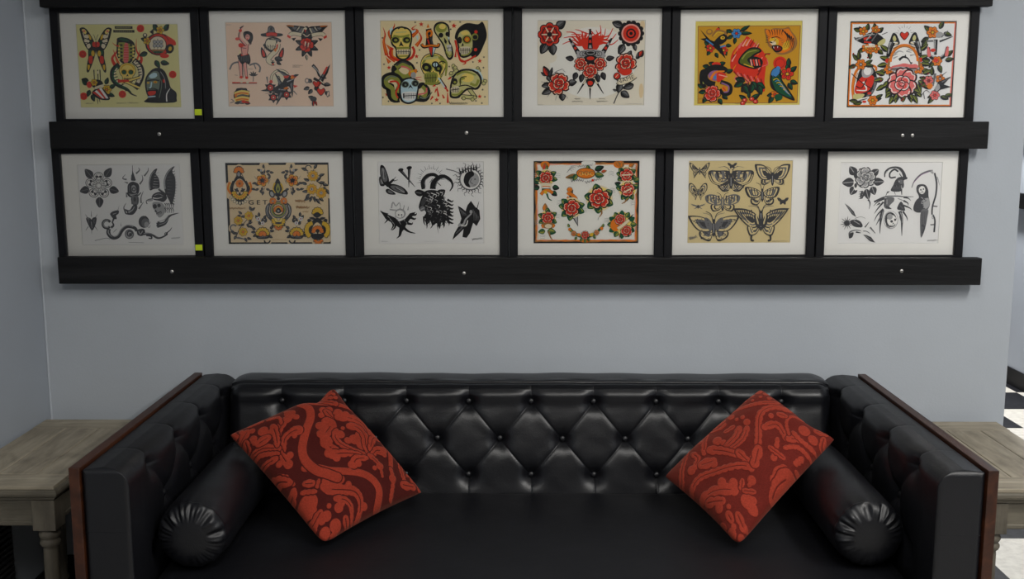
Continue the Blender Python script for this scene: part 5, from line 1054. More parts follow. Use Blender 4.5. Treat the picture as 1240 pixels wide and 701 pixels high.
def art_goat_reaper(A):
    A.paper('pg'); A.scrib(48, 20, 34, 4, 'S')
    # rose
    for x, y, a, L, w in ((150, 110, 235, 86, 66), (140, 170, 175, 104, 72), (150, 210, 120, 80, 62), (290, 110, 320, 70, 56), (300, 170, -2, 92, 62), (290, 210, 70, 74, 56), (240, 230, 75, 92, 54), (220, 250, 110, 70, 34)): A.leaf(x, y, a, L, w, 'G', 'K', 'L')
    for q in range(4): A.line('K', [(214, 250 + q * 18), (178, 254 + q * 20)], 13, 2)
    A.line('K', [(260, 320), (276, 350), (270, 400)], 18, 3); A.line('L', [(262, 330), (272, 350)], 4)
    A.blob('K', 222, 150, 72, 72); A.poly('K', [(130, 90), (158, 110), (172, 170), (150, 170)], 1); A.poly('W', [(140, 130), (160, 190), (170, 230), (146, 240), (134, 200)], 1); A.blob('G', 152, 200, 12, 20); A.line('W', [(170, 190), (220, 214), (280, 200), (300, 160)], 13, 9); A.line('K', [(180, 190), (230, 200), (270, 186)], 16, 6)
    A.rose(234, 134, 84, 'L', hi='W', deep='G', rot=30, n=6)
    # goat head over a horned archway with skull
    A.line('K', [(490, 130), (444, 134), (440, 96), (476, 66), (510, 84)], 13, 15); A.line('K', [(396, 130), (402, 84), (450, 52), (520, 56), (556, 100), (566, 136)], 9, 30); A.line('L', [(404, 100), (440, 62), (500, 58), (540, 92)], 5, 4); A.line('S', [(520, 100), (544, 136)], 8)
    A.poly('K', [(488, 156), (520, 130), (582, 130), (586, 146), (558, 160), (562, 206), (548, 226), (536, 196), (540, 244), (500, 254), (450, 244), (470, 196)], 1); A.poly('S', [(510, 156), (548, 154), (548, 190), (524, 184)], 1); A.blob('S', 554, 208, 7, 10); A.blob('L', 520, 168, 8, 5)
    for q in range(8): A.line('S', [(470 + q * 9, 200 + (q % 3) * 8), (466 + q * 9, 236)], 4, 1)
    A.line('K', [(540, 230), (544, 280)], 14, 6); A.line('S', [(420, 260), (404, 300)], 7, 3); A.line('S', [(480, 250), (490, 280)], 7, 3)
    A.line('G', [(310, 340), (400, 298), (480, 290), (560, 296), (644, 296)], 16, 4); A.line('L', [(390, 300), (480, 286), (560, 292)], 4)
    for p in ([(560, 300), (600, 310), (622, 330)], [(560, 330), (596, 350), (600, 372)], [(560, 370), (610, 390), (634, 410)], [(556, 420), (590, 470), (596, 500)], [(400, 310), (340, 340), (306, 376)], [(390, 340), (340, 400), (314, 440)], [(390, 400), (340, 450), (314, 506)], [(384, 440), (350, 500), (330, 540)], [(360, 350), (330, 370)], [(420, 260), (440, 250)]): A.line('G', p, 17, 2)
    A.poly('S', [(404, 310), (470, 300), (480, 330), (440, 376), (460, 400), (400, 390)], 1); A.line('K', [(404, 310), (400, 380)], 11); A.line('K', [(412, 380), (456, 398)], 18, 8); A.line('L', [(420, 320), (420, 360)], 8); A.poly('K', [(506, 396), (540, 336), (576, 410), (540, 412)], 1); A.line('S', [(530, 370), (556, 396)], 5); A.line('L', [(510, 310), (560, 330)], 8)
    A.line('K', [(384, 410), (372, 480), (366, 540), (364, 610)], 30, 3); A.line('L', [(388, 420), (376, 480)], 7, 3); A.line('S', [(362, 440), (360, 500)], 5)
    A.line('K', [(530, 420), (548, 480), (550, 560), (552, 630)], 32, 3); A.line('L', [(536, 430), (554, 480), (550, 520)], 9, 3); A.line('S', [(528, 460), (540, 500)], 6)
    A.blob('L', 456, 494, 62, 78); A.blob('pg', 456, 492, 57, 72); A.blob('G', 454, 492, 50, 66, -10); A.blob('W', 464, 500, 40, 50, -10); A.blob('L', 446, 466, 24, 26); A.blob('K', 462, 506, 12, 11); A.blob('K', 492, 492, 9, 11); A.poly('K', [(474, 514), (470, 530), (484, 526)]); A.line('K', [(450, 544), (474, 552), (494, 530)], 6)
    for q in range(5): A.line('K', [(452 + q * 8, 536 - q), (454 + q * 8, 554 - q * 2)], 3, sm=0)
    A.line('K', [(410, 470), (420, 540), (450, 562)], 8, 4); A.line('K', [(416, 450), (440, 432)], 8)
    # starburst with dagger and bird
    A.rays('K', 82, 520, 8, 58, 13, 10); A.blob('K', 82, 520, 24); A.poly('K', [(62, 352), (100, 380), (140, 420), (160, 468), (124, 446), (92, 400)], 0); A.line('L', [(84, 376), (140, 446)], 5, 2)
    A.poly('G', [(110, 500), (160, 490), (200, 510), (216, 550), (170, 556), (130, 540)], 1); A.line('K', [(110, 516), (160, 540), (206, 556)], 15, 6); A.line('L', [(140, 500), (190, 530)], 7); A.line('K', [(160, 490), (212, 540)], 8)
    A.line('S', [(150, 480), (200, 466), (240, 480)], 4, 2); A.line('S', [(110, 650), (106, 600), (160, 580), (220, 590)], 17, 4); A.poly('K', [(106, 610), (140, 600), (130, 640), (104, 650)], 1); A.line('K', [(160, 596), (200, 604)], 15, 6)
    A.line('G', [(236, 556), (256, 530), (270, 510)], 11, 3); A.line('K', [(216, 590), (250, 590), (280, 610)], 8, 3); A.poly('K', [(222, 620), (250, 622), (290, 640), (326, 688), (280, 676)], 0); A.line('L', [(240, 630), (300, 668)], 5, 1); A.line('S', [(280, 556), (310, 590), (326, 610)], 15, 3); A.line('W', [(200, 580), (240, 606)], 7)
    # reaper
    A.line('S', [(626, 220), (650, 160), (700, 108), (760, 82), (800, 78)], 6, 17); A.line('U', [(640, 180), (700, 116), (770, 86)], 5, 4); A.poly('L', [(786, 70), (810, 90), (800, 106), (782, 92)])
    A.line('G', [(816, 96), (836, 180), (832, 280), (806, 380), (804, 450)], 15, 13); A.line('G', [(812, 450), (830, 500), (826, 600)], 13, 15); A.line('G', [(810, 376), (848, 380)], 9); A.line('G', [(792, 536), (826, 534)], 9); A.line('L', [(810, 450), (806, 480), (820, 480)], 6); A.line('L', [(840, 130), (862, 200)], 9, 3)
    A.poly('G', [(668, 210), (690, 192), (740, 196), (766, 240), (770, 290), (784, 360), (760, 410), (700, 432), (660, 424), (644, 396), (664, 330), (690, 300), (668, 250)], 1); A.poly('L', [(728, 320), (772, 310), (780, 370), (750, 400), (730, 370)], 1)
    A.blob('K', 712, 236, 34, 42); A.blob('W', 714, 240, 28, 34); A.blob('K', 704, 238, 7, 7); A.blob('K', 726, 232, 6, 7); A.blob('S', 716, 250, 4, 6); A.line('G', [(700, 262), (730, 258)], 4)
    for q in range(9): A.line(('K', 'L')[q % 2], [(690 + (q % 4) * 18, 290 + q * 12), (710 + (q % 3) * 20, 306 + q * 12), (700 + (q % 4) * 14, 322 + q * 10)], 8, 2)
    A.line('K', [(664, 340), (650, 400), (700, 424)], 13, 7); A.line('S', [(690, 210), (670, 250)], 6)
    A.poly('S', [(708, 420), (770, 406), (764, 480), (750, 560), (720, 644), (708, 600)], 1)
    for q in range(4): A.line('G', [(716 + q * 13, 420), (718 + q * 10, 540), (720 + q * 3, 610)], 6, 3)
    A.line('K', [(720, 540), (744, 560), (722, 636)], 20, 4)
    A.scrib(770, 672, 80, 16, 'S', 14, -3)

SHEETS = [
 # key, art, sheet corners in drawing units, frame centre x z, roll, opening w h, print dx dz w h, mat tint
 ('T1', art_butterfly_cobra, (222, 133), (760, 128), (775, 570), (243, 573)),
 ('T2', art_sailor, (139, 122), (705, 112), (710, 560), (155, 566)),
 ('T3', art_skulls, (133, 108), (703, 107), (706, 556), (137, 558)),
 ('T4', art_swords, (137, 105), (705, 108), (705, 556), (137, 556)),
 ('T5', art_golden, (143, 108), (709, 112), (700, 557), (142, 555)),
 ('T6', art_border_rose, (121, 95), (622, 106), (606, 513), (107, 500)),
 ('B1', art_grey_mandala, (3, 20), (866, 10), (897, 694), (38, 698)),
 ('B2', art_black_gold, (11, 10), (881, 8), (898, 693), (36, 693)),
 ('B3', art_goat, (107, 103), (607, 103), (604, 489), (110, 489)),
 ('B4', art_red_roses, (141, 98), (641, 98), (637, 487), (142, 487)),
 ('B5', art_butterflies, (137, 97), (628, 97), (615, 484), (130, 484)),
 ('B6', art_goat_reaper, (29, 7), (877, 7), (862, 694), (2, 694)),
]
# ------------------------------------------------------------------ the room
WX0, WX1, SIDE, HC = -1.60, 1.626, 3.0, 2.80
def shell(name, b, mat, bev=0):
    return tag(box(name, b, mat, bev=bev), kind='structure')
shell('floor', (WX0 - .12, SIDE + .12, -6.6, 6.6, -.06, 0), M['floor'])
shell('wall_back', (WX0, WX1, 0, .14, 0, HC), M['wall'])
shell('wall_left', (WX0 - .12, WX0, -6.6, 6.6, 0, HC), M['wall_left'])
shell('wall_right', (SIDE, SIDE + .12, -6.6, 6.6, 0, HC), M['wall_side'])
shell('wall_far', (WX0, SIDE, 6.5, 6.6, 0, HC), M['wall_side'])
shell('wall_front', (WX0, SIDE, -6.6, -6.5, 0, HC), plain('unseen_wall_darkened', (0.05, 0.05, 0.055), 0.7))  # unseen wall, coloured dark to cut reflections in the leather
shell('ceiling', (WX0 - .12, SIDE + .12, -6.6, 6.6, HC, HC + .06), plain('ceiling_white', (0.78, 0.78, 0.76), 0.9))
def baseboard(name, path_box): return shell(name, path_box, M['base'], 0.002)
baseboard('baseboard_back', (WX0 + .012, WX1, -.010, 0, 0, .10))
baseboard('baseboard_left', (WX0, WX0 + .010, -6.5, 0, 0, .10))
baseboard('baseboard_right', (SIDE - .010, SIDE, -6.5, 6.5, 0, .105))
# caulked inside corner
bm = bmesh.new(); lathe_into(bm, [(.004, 0.1), (.004, HC - .001)], WX0 + .003, -.003, 8)
tag(from_bm('trim_1', bm, wall_paint('corner_bead_paint', (0.43, 0.46, 0.50))), kind='structure')

# louvred vent low on the left wall, beneath the table
v = tag(box('wall_vent', (WX0, WX0 + .012, -.70, -.345, .115, .385), M['vent'], bev=.003), 'dark louvred vent low on the left wall under the end table', 'vent')
bm = bmesh.new()
for k in range(13):
    z = .135 + k * .0185
    b0 = len(bm.verts); box_into(bm, WX0 + .011, WX0 + .019, -.685, -.36, z, z + .007, .001, 1)
s = from_bm('louvres', bm, M['vent'], v)

# ------------------------------------------------------------------ rails and framed flash
def rail(name, x0, x1, z0, z1, screws, label, drop=0.0):
    bm = bmesh.new()
    box_into(bm, x0, x1, -.068, -.030, z0, z1, .0025, 2)
    zc = (z0 + z1) / 2 + drop
    box_into(bm, x0 + .05, x1 - .05, -.0302, -.0, zc - .017, zc + .017, 0)
    o = from_bm(name, bm, M['rail'])
    tag(o, label, 'picture rail', 'long black rails holding the frames')
    for (x, z) in screws:
        bm = bmesh.new()
        r = bmesh.ops.create_uvsphere(bm, u_segments=16, v_segments=8, radius=.0058)
        for q in bm.verts: q.co = Vector((x + q.co.x, -.0682 + q.co.y * .42, z + q.co.z))
        sc = from_bm('screw', bm, M['steel'], o, True); sc['label'] = 'silver screw head'
        bm = bmesh.new(); box_into(bm, x - .004, x + .004, -.0712, -.0704, z - .0007, z + .0007); from_bm('screw_slot', bm, M['base'], sc)
    return o
rail('picture_rail', -1.518, 1.468, 1.940, 2.028, [], 'black wooden rail above the upper row of frames, cut by the top edge', .006)
rail('picture_rail', -1.513, 1.482, 1.4985, 1.5845, [(-.177, 1.549), (1.21, 1.541), (1.241, 1.541), (-1.16, 1.545)], 'black wooden rail between the two rows of frames')
rail('picture_rail', -1.514, 1.489, 1.060, 1.148, [(-1.141, 1.101), (-.188, 1.097), (1.231, 1.106)], 'lowest black wooden rail, beneath the lower row of frames above the sofa', -.006)

def rect_ring(bm, W, H, w, y0, y1, bev=.0):
    """rectangular ring: opening W x H, bar width w, from y0 (back) to y1 (front, smaller)"""
    def loop(a, b, y): return [bm.verts.new((sx * a / 2, y, sz * b / 2)) for sx, sz in ((-1, -1), (1, -1), (1, 1), (-1, 1))]
    L = [loop(W, H, y0), loop(W, H, y1 + bev), loop(W + 2 * bev, H + 2 * bev, y1), loop(W + 2 * w - 2 * bev, H + 2 * w - 2 * bev, y1), loop(W + 2 * w, H + 2 * w, y1 + bev), loop(W + 2 * w, H + 2 * w, y0)]
    for k in range(len(L)):
        a, b = L[k], L[(k + 1) % len(L)]
        for i in range(4): bm.faces.new((a[i], a[(i + 1) % 4], b[(i + 1) % 4], b[i]))

def framed(name, loc, rotz, roll, W, H, art, pd, psize, label, group, sticker=None):
    t = empty(name, loc, (0, -math.radians(roll), rotz))
    tag(t, label, 'framed print', group)
    bm = bmesh.new(); rect_ring(bm, W, H, .0278, -.001, -.0292, .002); from_bm('frame_moulding', bm, M['frame'], t)
    # mat board with its window
    pw, ph = psize; dx, dz = pd
    bm = bmesh.new()
    def lp(x0, x1, z0, z1, y): return [bm.verts.new((a, y, b)) for a, b in ((x0, z0), (x1, z0), (x1, z1), (x0, z1))]
    e = .0012
    A_ = lp(-W / 2 - .001, W / 2 + .001, -H / 2 - .001, H / 2 + .001, -.0172); B_ = lp(dx - pw / 2 - e, dx + pw / 2 + e, dz - ph / 2 - e, dz + ph / 2 + e, -.0172)
    B2 = lp(dx - pw / 2 - e * .2, dx + pw / 2 + e * .2, dz - ph / 2 - e * .2, dz + ph / 2 + e * .2, -.0160); A2 = lp(-W / 2 - .001, W / 2 + .001, -H / 2 - .001, H / 2 + .001, -.0160)
    for P_, Q_ in ((A_, B_), (B_, B2), (B2, A2), (A2, A_)):
        for i in range(4): bm.faces.new((P_[i], P_[(i + 1) % 4], Q_[(i + 1) % 4], Q_[i]))
    from_bm('mat_board', bm, M['mat'], t)
    o = art.build('art_print', t); o.location = (dx, -.0152, dz)
    box('glass', (-W / 2, W / 2, -.0225, -.0205, -H / 2, H / 2), M['glass'], t)
    if sticker:
        x, z, r = sticker
        s = box('sticker', (x - .0115, x + .0115, -.0302, -.0294, z - .0095, z + .0095), M['sticker'], t); s['label'] = 'small yellow-green sticker'
    return t

FR = dict(  # centre x, z, roll, opening w, h, print offset, print size
 T1=(-1.2674, 1.7600, .1, .421, .333, (.0029, .001), (.325, .261)), T2=(-.7808, 1.7652, .1, .436, .336, (.0026, 0), (.3385, .2635)),
 T3=(-.2817, 1.7684, .1, .445, .339, (.0012, .001), (.343, .265)), T4=(.2224, 1.7690, .0, .445, .339, (-.0016, .0005), (.342, .265)),
 T5=(.7220, 1.7674, .3, .437, .337, (0, .001), (.338, .2625)), T6=(1.2084, 1.7630, .15, .421, .332, (.0033, .0015), (.336, .2685)),
 B1=(-1.2875, 1.3150, .45, .424, .335, (.0043, -.0005), (.333, .262)), B2=(-.7975, 1.3183, .25, .436, .340, (-.0004, .001), (.3365, .265)),
 B3=(-.2957, 1.3214, .1, .446, .341, (-.0012, 0), (.343, .2665)), B4=(.2095, 1.3221, .15, .446, .3415, (.0006, .0018), (.343, .268)),
 B5=(.7102, 1.3233, .3, .437, .3415, (.0005, .0022), (.335, .2665)), B6=(1.2003, 1.3210, .2, .424, .337, (-.002, .001), (.327, .263)))
LAB = dict(
 T1='framed yellow flash print with red dots, butterfly, cobra and roaring ape', T2='framed pinkish flash print with dancer, eagle in a hat and swallows',
 T3='framed cream flash print crowded with green skulls and red stars', T4='framed off-white flash print with red roses and three crossed swords',
 T5='framed golden-orange flash print with viper in a red flower and a tiger head', T6='framed white flash print in a rounded black and orange border, pink rose under a heart',
 B1='framed grey-on-white flash print with mandala flower, serpent scroll and eagle wings', B2='framed tan and black flash print of orange folk flowers reading GET',
 B3='framed black-on-white flash print with a curly horned goat, nails and a moth', B4='framed print of red roses with green leaves inside a burnt orange border',
 B5='framed tan flash print covered with black butterflies and moths, nothing else', B6='framed black-on-white flash print with a rose, a skull and a hooded scythe figure')
for key, fn, tl, tr, br, bl in SHEETS:
    cx, cz, roll, W, H, pd, ps = FR[key]
    A = Art(tl, tr, br, bl, *ps)
    A.swap = {'B5': {'K': 'G', 'G': 'S'}, 'B6': {'K': 'G'}, 'B1': {'K': 'G'}}.get(key, {})
    fn(A)
    framed('framed_print', (cx, 0, cz), 0, roll, W, H, A, pd, ps, LAB[key], 'framed flash prints in two rows above the sofa',
           {'T1': (W / 2 + .0135, -.146, 0), 'B1': (W / 2 + .0135, -.141, 0)}.get(key))

# a second rack on the far side wall, seen past the wall's end
for z, lab in ((1.55, 'black rail above the white framed print on the far right wall'), (1.13, 'black rail below the white framed print on the far right wall')):
    bm = bmesh.new(); box_into(bm, SIDE - .068, SIDE - .030, .50, 2.955, z - .044, z + .044, .0025, 2); box_into(bm, SIDE - .0302, SIDE, .56, 2.90, z - .022, z + .022)
    tag(from_bm('picture_rail', bm, M['rail_y']), lab, 'picture rail', 'rails on the far right wall')
A = Art((0, 0), (100, 0), (100, 78), (0, 78), .338, .264); A.paper('pd')
for x, y, r_ in ((24, 24, 13), (74, 26, 14), (50, 54, 15)):
    for a in (30, 150, 270): A.leaf(x + 9 * math.cos(math.radians(a)), y + 9 * math.sin(math.radians(a)), a, 13, 8)
    A.rose(x, y, r_ * .8, 'O')
framed('framed_print', (SIDE, 2.705, 1.335), math.radians(-90) + PI, 0, .44, .338, A, (0, 0), (.338, .264), 'white matted frame on the far right wall at the picture edge', None)
# ------------------------------------------------------------------ the sofa
SX = .025
sofa = empty('sofa', (SX, -.55, 0))
tag(sofa, 'black button-tufted leather sofa with mahogany side panels against the grey wall', 'sofa')
def place(o):
    """keep world coordinates of a part built in world space under an unrotated parent"""
    o.matrix_parent_inverse = Matrix.Translation(o.parent.location).inverted() if not o.parent.parent else (Matrix.Translation(o.parent.parent.location)).inverted()
    return o
def spart(o):
    o.data.transform(Matrix.Translation((-SX, .55, 0))); return o

def resample(pts, n):
    p = np.array(pts, float); d = np.r_[0, np.cumsum(np.hypot(*np.diff(p, axis=0).T))]
    t = np.linspace(0, d[-1], n)
    return np.c_[np.interp(t, d, p[:, 0]), np.interp(t, d, p[:, 1])]

def seg_dist(px, py, ax, ay, bx, by):
    dx, dy = bx - ax, by - ay; L = dx * dx + dy * dy + 1e-12
    t = np.clip(((px - ax) * dx + (py - ay) * dy) / L, 0, 1)
    return np.hypot(px - ax - t * dx, py - ay - t * dy)

BTN = None
def button(loc, nrm, parent):
    global BTN
    if BTN is None:
        bm = bmesh.new(); bmesh.ops.create_uvsphere(bm, u_segments=20, v_segments=12, radius=.0095)
        for q in bm.verts: q.co.z *= .62
        BTN = from_bm('button', bm, M['bolster'], None, True); o = BTN
    else:
        o = BTN.copy(); C.objects.link(o)
    o.parent = parent
    q = Vector(nrm).to_track_quat('Z', 'Y')
    o.rotation_mode = 'QUATERNION'; o.rotation_quaternion = q
    o.location = Vector(loc) - Vector((SX, -.55, 0))
    return o

# backrest: section swept along x, pulled in at the buttons
sec = [(-.046, .14), (-.046, .742), (-.049, .755), (-.058, .763), (-.074, .766), (-.12, .767), (-.160, .765), (-.172, .763), (-.181, .757), (-.192, .752), (-.204, .741), (-.2125, .727), (-.2185, .71), (-.228, .675), (-.247, .60), (-.268, .51), (-.286, .43), (-.295, .36), (-.295, .14)]
p0 = resample(sec[:7], 40)
p1 = resample(sec[6:17], 240)[1:]
p2 = resample(sec[16:], 12)[1:]
S = np.vstack([p0, p1, p2])
tan = np.gradient(S, axis=0); tan /= np.hypot(*tan.T)[:, None]
nrm = np.c_[tan[:, 1], -tan[:, 0]]            # (y, z), outward
X0, X1 = -.932, .982
xs = np.linspace(X0, X1, 860)
PX = .1985; BX0 = .0300
R1 = [BX0 + PX * k for k in range(-4, 5)]; R2 = [BX0 + PX * (k + .5) for k in range(-4, 4)]
Z1, Z2, Z3 = .7055, .592, .482
btn = [(x, Z1) for x in R1] + [(x, Z2) for x in R2] + [(x, Z3) for x in R1]
segs = []
for x in R2:
    for e in (-1, 1): segs += [(x, Z2, x + e * PX / 2, Z1), (x, Z2, x + e * PX / 2, Z3)]
vsegs = [(x, Z1, x, .80) for x in R1] + [(x, Z3, x, .36) for x in R1]
XX, ZZ = np.meshgrid(xs, S[:, 1], indexing='ij')
pit = np.zeros(XX.shape); pin = np.zeros(XX.shape)
for (x, z) in btn:
    d = np.hypot(XX - x, ZZ - z); pit += np.exp(-(d / .029) ** 2); pin = np.maximum(pin, np.exp(-(d / .013) ** 2))
val = np.ones(XX.shape); thin = np.zeros(XX.shape)
for s_ in segs:
    d = seg_dist(XX, ZZ, *s_); val *= 1 - .75 * np.exp(-(d / .011) ** 2); thin = np.maximum(thin, np.exp(-d / .003))
for s_ in vsegs:
    d = seg_dist(XX, ZZ, *s_); val *= 1 - .45 * np.exp(-(d / .014) ** 2); thin = np.maximum(thin, .8 * np.exp(-d / .003))
disp = .006 - .020 * np.clip(pit, 0, 1.2) - .006 * pin - .0018 * (1 - val) - .0034 * thin
front = np.zeros(len(S)); front[40:] = 1.0
ramp_in = np.clip((np.arange(len(S)) - 46) / 26.0, 0, 1); ramp_in = ramp_in * ramp_in * (3 - 2 * ramp_in)
fade_dn = np.clip((S[:, 1] - .38) / .04, 0, 1)
disp = disp * (ramp_in * fade_dn)[None, :]
# slight sag of the top welt and groove under it
gro = np.exp(-((np.arange(len(S)) - 51) / 3.5) ** 2)
disp -= .0035 * gro[None, :]
disp += (.007 * np.exp(-((S[:, 1] - .726) / .020) ** 2) * (np.arange(len(S)) > 50))[None, :] * val
topw = np.exp(-((np.arange(len(S)) - 30) / 22.0) ** 2)
disp += topw[None, :] * (.001 * np.sin((xs - BX0) / PX * 2 * PI + PI / 2) * -1 + .0012 * np.sin(xs * 9))[:, None]
# rounded ends
endd = np.minimum(xs - X0, X1 - xs); er = np.clip(1 - endd / .045, 0, 1) ** 2.2
disp -= (.026 * er)[:, None] * np.clip((np.arange(len(S)) - 44) / 26.0, 0, 1)[None, :] + (.010 * er)[:, None] * np.clip((np.arange(len(S)) - 4) / 10.0, 0, 1)[None, :]
# small leather irregularities
for f1, f2, am in ((31, 23, .0007), (57, 41, .0004)): disp += am * np.sin(XX * f1 + 1.3 * np.sin(ZZ * f2)) * np.cos(ZZ * f2 + XX * 7) * front[None, :]
P = np.zeros((len(xs), len(S), 3))
P[..., 0] = XX
P[..., 1] = S[:, 0][None, :] + nrm[:, 0][None, :] * disp
P[..., 2] = S[:, 1][None, :] + nrm[:, 1][None, :] * disp
back = spart(link_mesh('backrest', grid_mesh('backrest', P, False, True, True), M['leather'], sofa, True))
def face_at(x, z):
    i = int(np.argmin(abs(xs - x))); seg = np.arange(60, len(S)); j = seg[int(np.argmin(abs(P[i, 60:, 2] - z)))]
    return P[i, j], nrm[j]
for (x, z) in btn:
    q, n_ = face_at(x, z)
    button((x, q[1] - .0045, q[2]), (0, -.95, .3), back)

# arms: section swept along y
def arm(e):
    xo = -1.061 if e < 0 else 1.111      # outer leather side
    w = .114; zt = .754
    sec = [(0, .14), (0, zt - .010), (.001, zt - .004), (.004, zt - .001), (.010, zt)]
    p = [resample(sec[:2], 8), resample(sec[1:], 7)[1:]]
    p.append(resample([(.010, zt), (.05, zt + .004), (w - .045, zt + .002)], 26)[1:])
    ang = np.linspace(PI / 2, 0, 22)[1:]
    p.append(np.c_[w - .045 + .045 * np.cos(ang), zt + .002 - .045 + .045 * np.sin(ang)])
    p.append(resample([(w, zt - .043), (w, .40)], 90)[1:])
    p.append(resample([(w, .40), (w, .14)], 6)[1:])
    S = np.vstack(p); n0 = 14; n1 = n0 + 25; n2 = n1 + 21; nS = len(S)
    tan = np.gradient(S, axis=0); tan /= np.hypot(*tan.T)[:, None]; nr = np.c_[-tan[:, 1], tan[:, 0]]
    if nr[n0 + 10][1] < 0: nr = -nr
    ys = np.r_[np.linspace(-.052, -1.030, 420), -1.030 - .016 * np.sin(np.linspace(0, PI / 2, 9)[1:])]
    ins = np.r_[np.zeros(420), .016 * (1 - np.cos(np.linspace(0, PI / 2, 9)[1:]))]
    Y0, PY = -.42, .2265
    rows = [(Y0 + PY * k, .712) for k in (1, 0, -1, -2)]; rows2 = [(Y0 + PY * (k + .5), .600) for k in (0, -1, -2)]; rows3 = [(y, .49) for y, _ in rows]
    YY, ZI = np.meshgrid(ys, S[:, 1], indexing='ij')
    db = np.full(YY.shape, 9.); dl = np.full(YY.shape, 9.)
    for (y, z) in rows + rows2 + rows3: db = np.minimum(db, np.hypot(YY - y, ZI - z))
    for (y, z) in rows2:
        for s_ in (-1, 1):
            dl = np.minimum(dl, seg_dist(YY, ZI, y, z, y + s_ * PY / 2, .712)); dl = np.minimum(dl, seg_dist(YY, ZI, y, z, y + s_ * PY / 2, .49))
    per = np.abs(np.sin(PI * (ys - Y0) / PY)); sc = 1 - per ** .55
    fr_ = np.clip((ys + 1.035) / .10, 0, 1)          # no tuft at the front end
    sc = sc * np.where(ys < -.96, fr_, 1)
    wt = np.zeros(nS)
    wt[n0:n1] = np.linspace(.03, .18, n1 - n0) ; wt[n1:n2] = np.linspace(.18, .9, n2 - n1)
    down = np.clip((S[n2:, 1] - .70) / .03, 0, 1); wt[n2:] = down
    disp = -.0085 * sc[:, None] * wt[None, :]
    fine = np.exp(-np.abs((np.mod(ys - Y0 + PY / 2, PY) - PY / 2)) / .004)
    disp -= .0035 * (fine * (np.abs(ys) < .95))[:, None] * np.clip(wt * 1.6, 0, 1)[None, :]
    inner = np.zeros(nS); inner[n2 - 6:] = 1; inner[n2 - 14:n2 - 6] = np.linspace(0, 1, 8)
    low = np.clip((S[:, 1] - .40) / .05, 0, 1)
    disp += (inner * low)[None, :] * (-.015 * np.exp(-(db / .034) ** 2) - .003 * np.exp(-dl / .004) - .005 * np.exp(-(dl / .016) ** 2) + .003) * np.clip((ys + 1.03) / .06, 0, 1)[:, None]
    P = np.zeros((len(ys), nS, 3))
    a = S[:, 0][None, :] + nr[:, 0][None, :] * disp; b = S[:, 1][None, :] + nr[:, 1][None, :] * disp
    a = np.minimum(np.maximum(a, ins[:, None]), w - ins[:, None] + .004); b = np.minimum(b, zt + .004 - ins[:, None])
    P[..., 0] = xo - e * a; P[..., 1] = ys[:, None]; P[..., 2] = b
    o = spart(link_mesh('armrest', grid_mesh('armrest', P, False, True, True), M['arm'], sofa, True))
    for (y, z) in rows[0:] + rows2:
        i = int(np.argmin(abs(ys - y))); j = n2 - 4 + int(np.argmin(abs(P[i, n2 - 4:n2 + 80, 2] - z)))
        button((P[i, j, 0] - e * .0045, y, P[i, j, 2]), (-e * .95, 0, .3), o)
    # stitched seam across the front face
    bm = bmesh.new(); x0, x1 = sorted((xo - e * .004, xo - e * (w - .010)))
    box_into(bm, x0, x1, -1.0464, -1.0455, .5968, .5980, .0002, 1); spart(from_bm('seam', bm, M['frame'], o))
    # mahogany side panel
    x0, x1 = sorted((xo + e * .0008, xo + e * .027))
    pn = spart(box('side_panel', (x0, x1, -1.050, -.050, .09, .7605), M['mahogany'], sofa, .0018, 2)); pn['label'] = 'reddish mahogany side panel'
    return o
arm(-1); arm(1)

# bench seat
def rounded_section(y0, y1, z0, z1, r, n=10):
    pts = []
    for cy, cz, a0 in ((y1 - r, z1 - r, 0), (y0 + r, z1 - r, 90), (y0 + r, z0 + r, 180), (y1 - r, z0 + r, 270)):
        for k in range(n + 1):
            a = math.radians(a0 + 90 * k / n); pts.append((cy + r * math.cos(a), cz + r * math.sin(a)))
    return pts
sec = rounded_section(-1.035, -.268, .300, .432, .035)
q = np.array(sec + sec[:1]); q = resample(q, 161)[:-1]
xs2 = np.linspace(-.926, .976, 60); P2 = np.zeros((60, len(q), 3))
P2[..., 0] = xs2[:, None]; P2[..., 1] = q[:, 0][None, :]; P2[..., 2] = q[:, 1][None, :]
crown = np.clip(np.sin(PI * (q[:, 0] + 1.035) / .767), 0, 1) * (q[:, 1] > .40)
P2[..., 2] += (.006 * crown)[None, :] * np.sin(np.clip((xs2 + .926) / 1.902, 0, 1) * PI)[:, None] ** .4
P2[..., 2] += .0012 * (np.sin(xs2[:, None] * 17 + q[:, 0][None, :] * 5) * np.cos(q[:, 0][None, :] * 19)) * (q[:, 1] > .42)[None, :]
spart(link_mesh('seat_cushion', grid_mesh('seat_cushion', P2, False, True, True), M['seat'], sofa, True))
spart(box('seat_base', (-.929, .979, -1.02, -.07, .12, .298), M['leather'], sofa, .006))
for x in (-1.03, 1.08):
    for y in (-.99, -.12):
        bm = bmesh.new(); lathe_into(bm, [(.020, 0), (.024, .01), (.032, .085), (.032, .0905)], x, y, 20); spart(from_bm('leg', bm, M['darkfoot'], sofa))
for x in (-.55, .6):
    bm = bmesh.new(); lathe_into(bm, [(.020, 0), (.024, .01), (.032, .1), (.032, .121)], x, -.96, 20); spart(from_bm('leg', bm, M['darkfoot'], sofa))

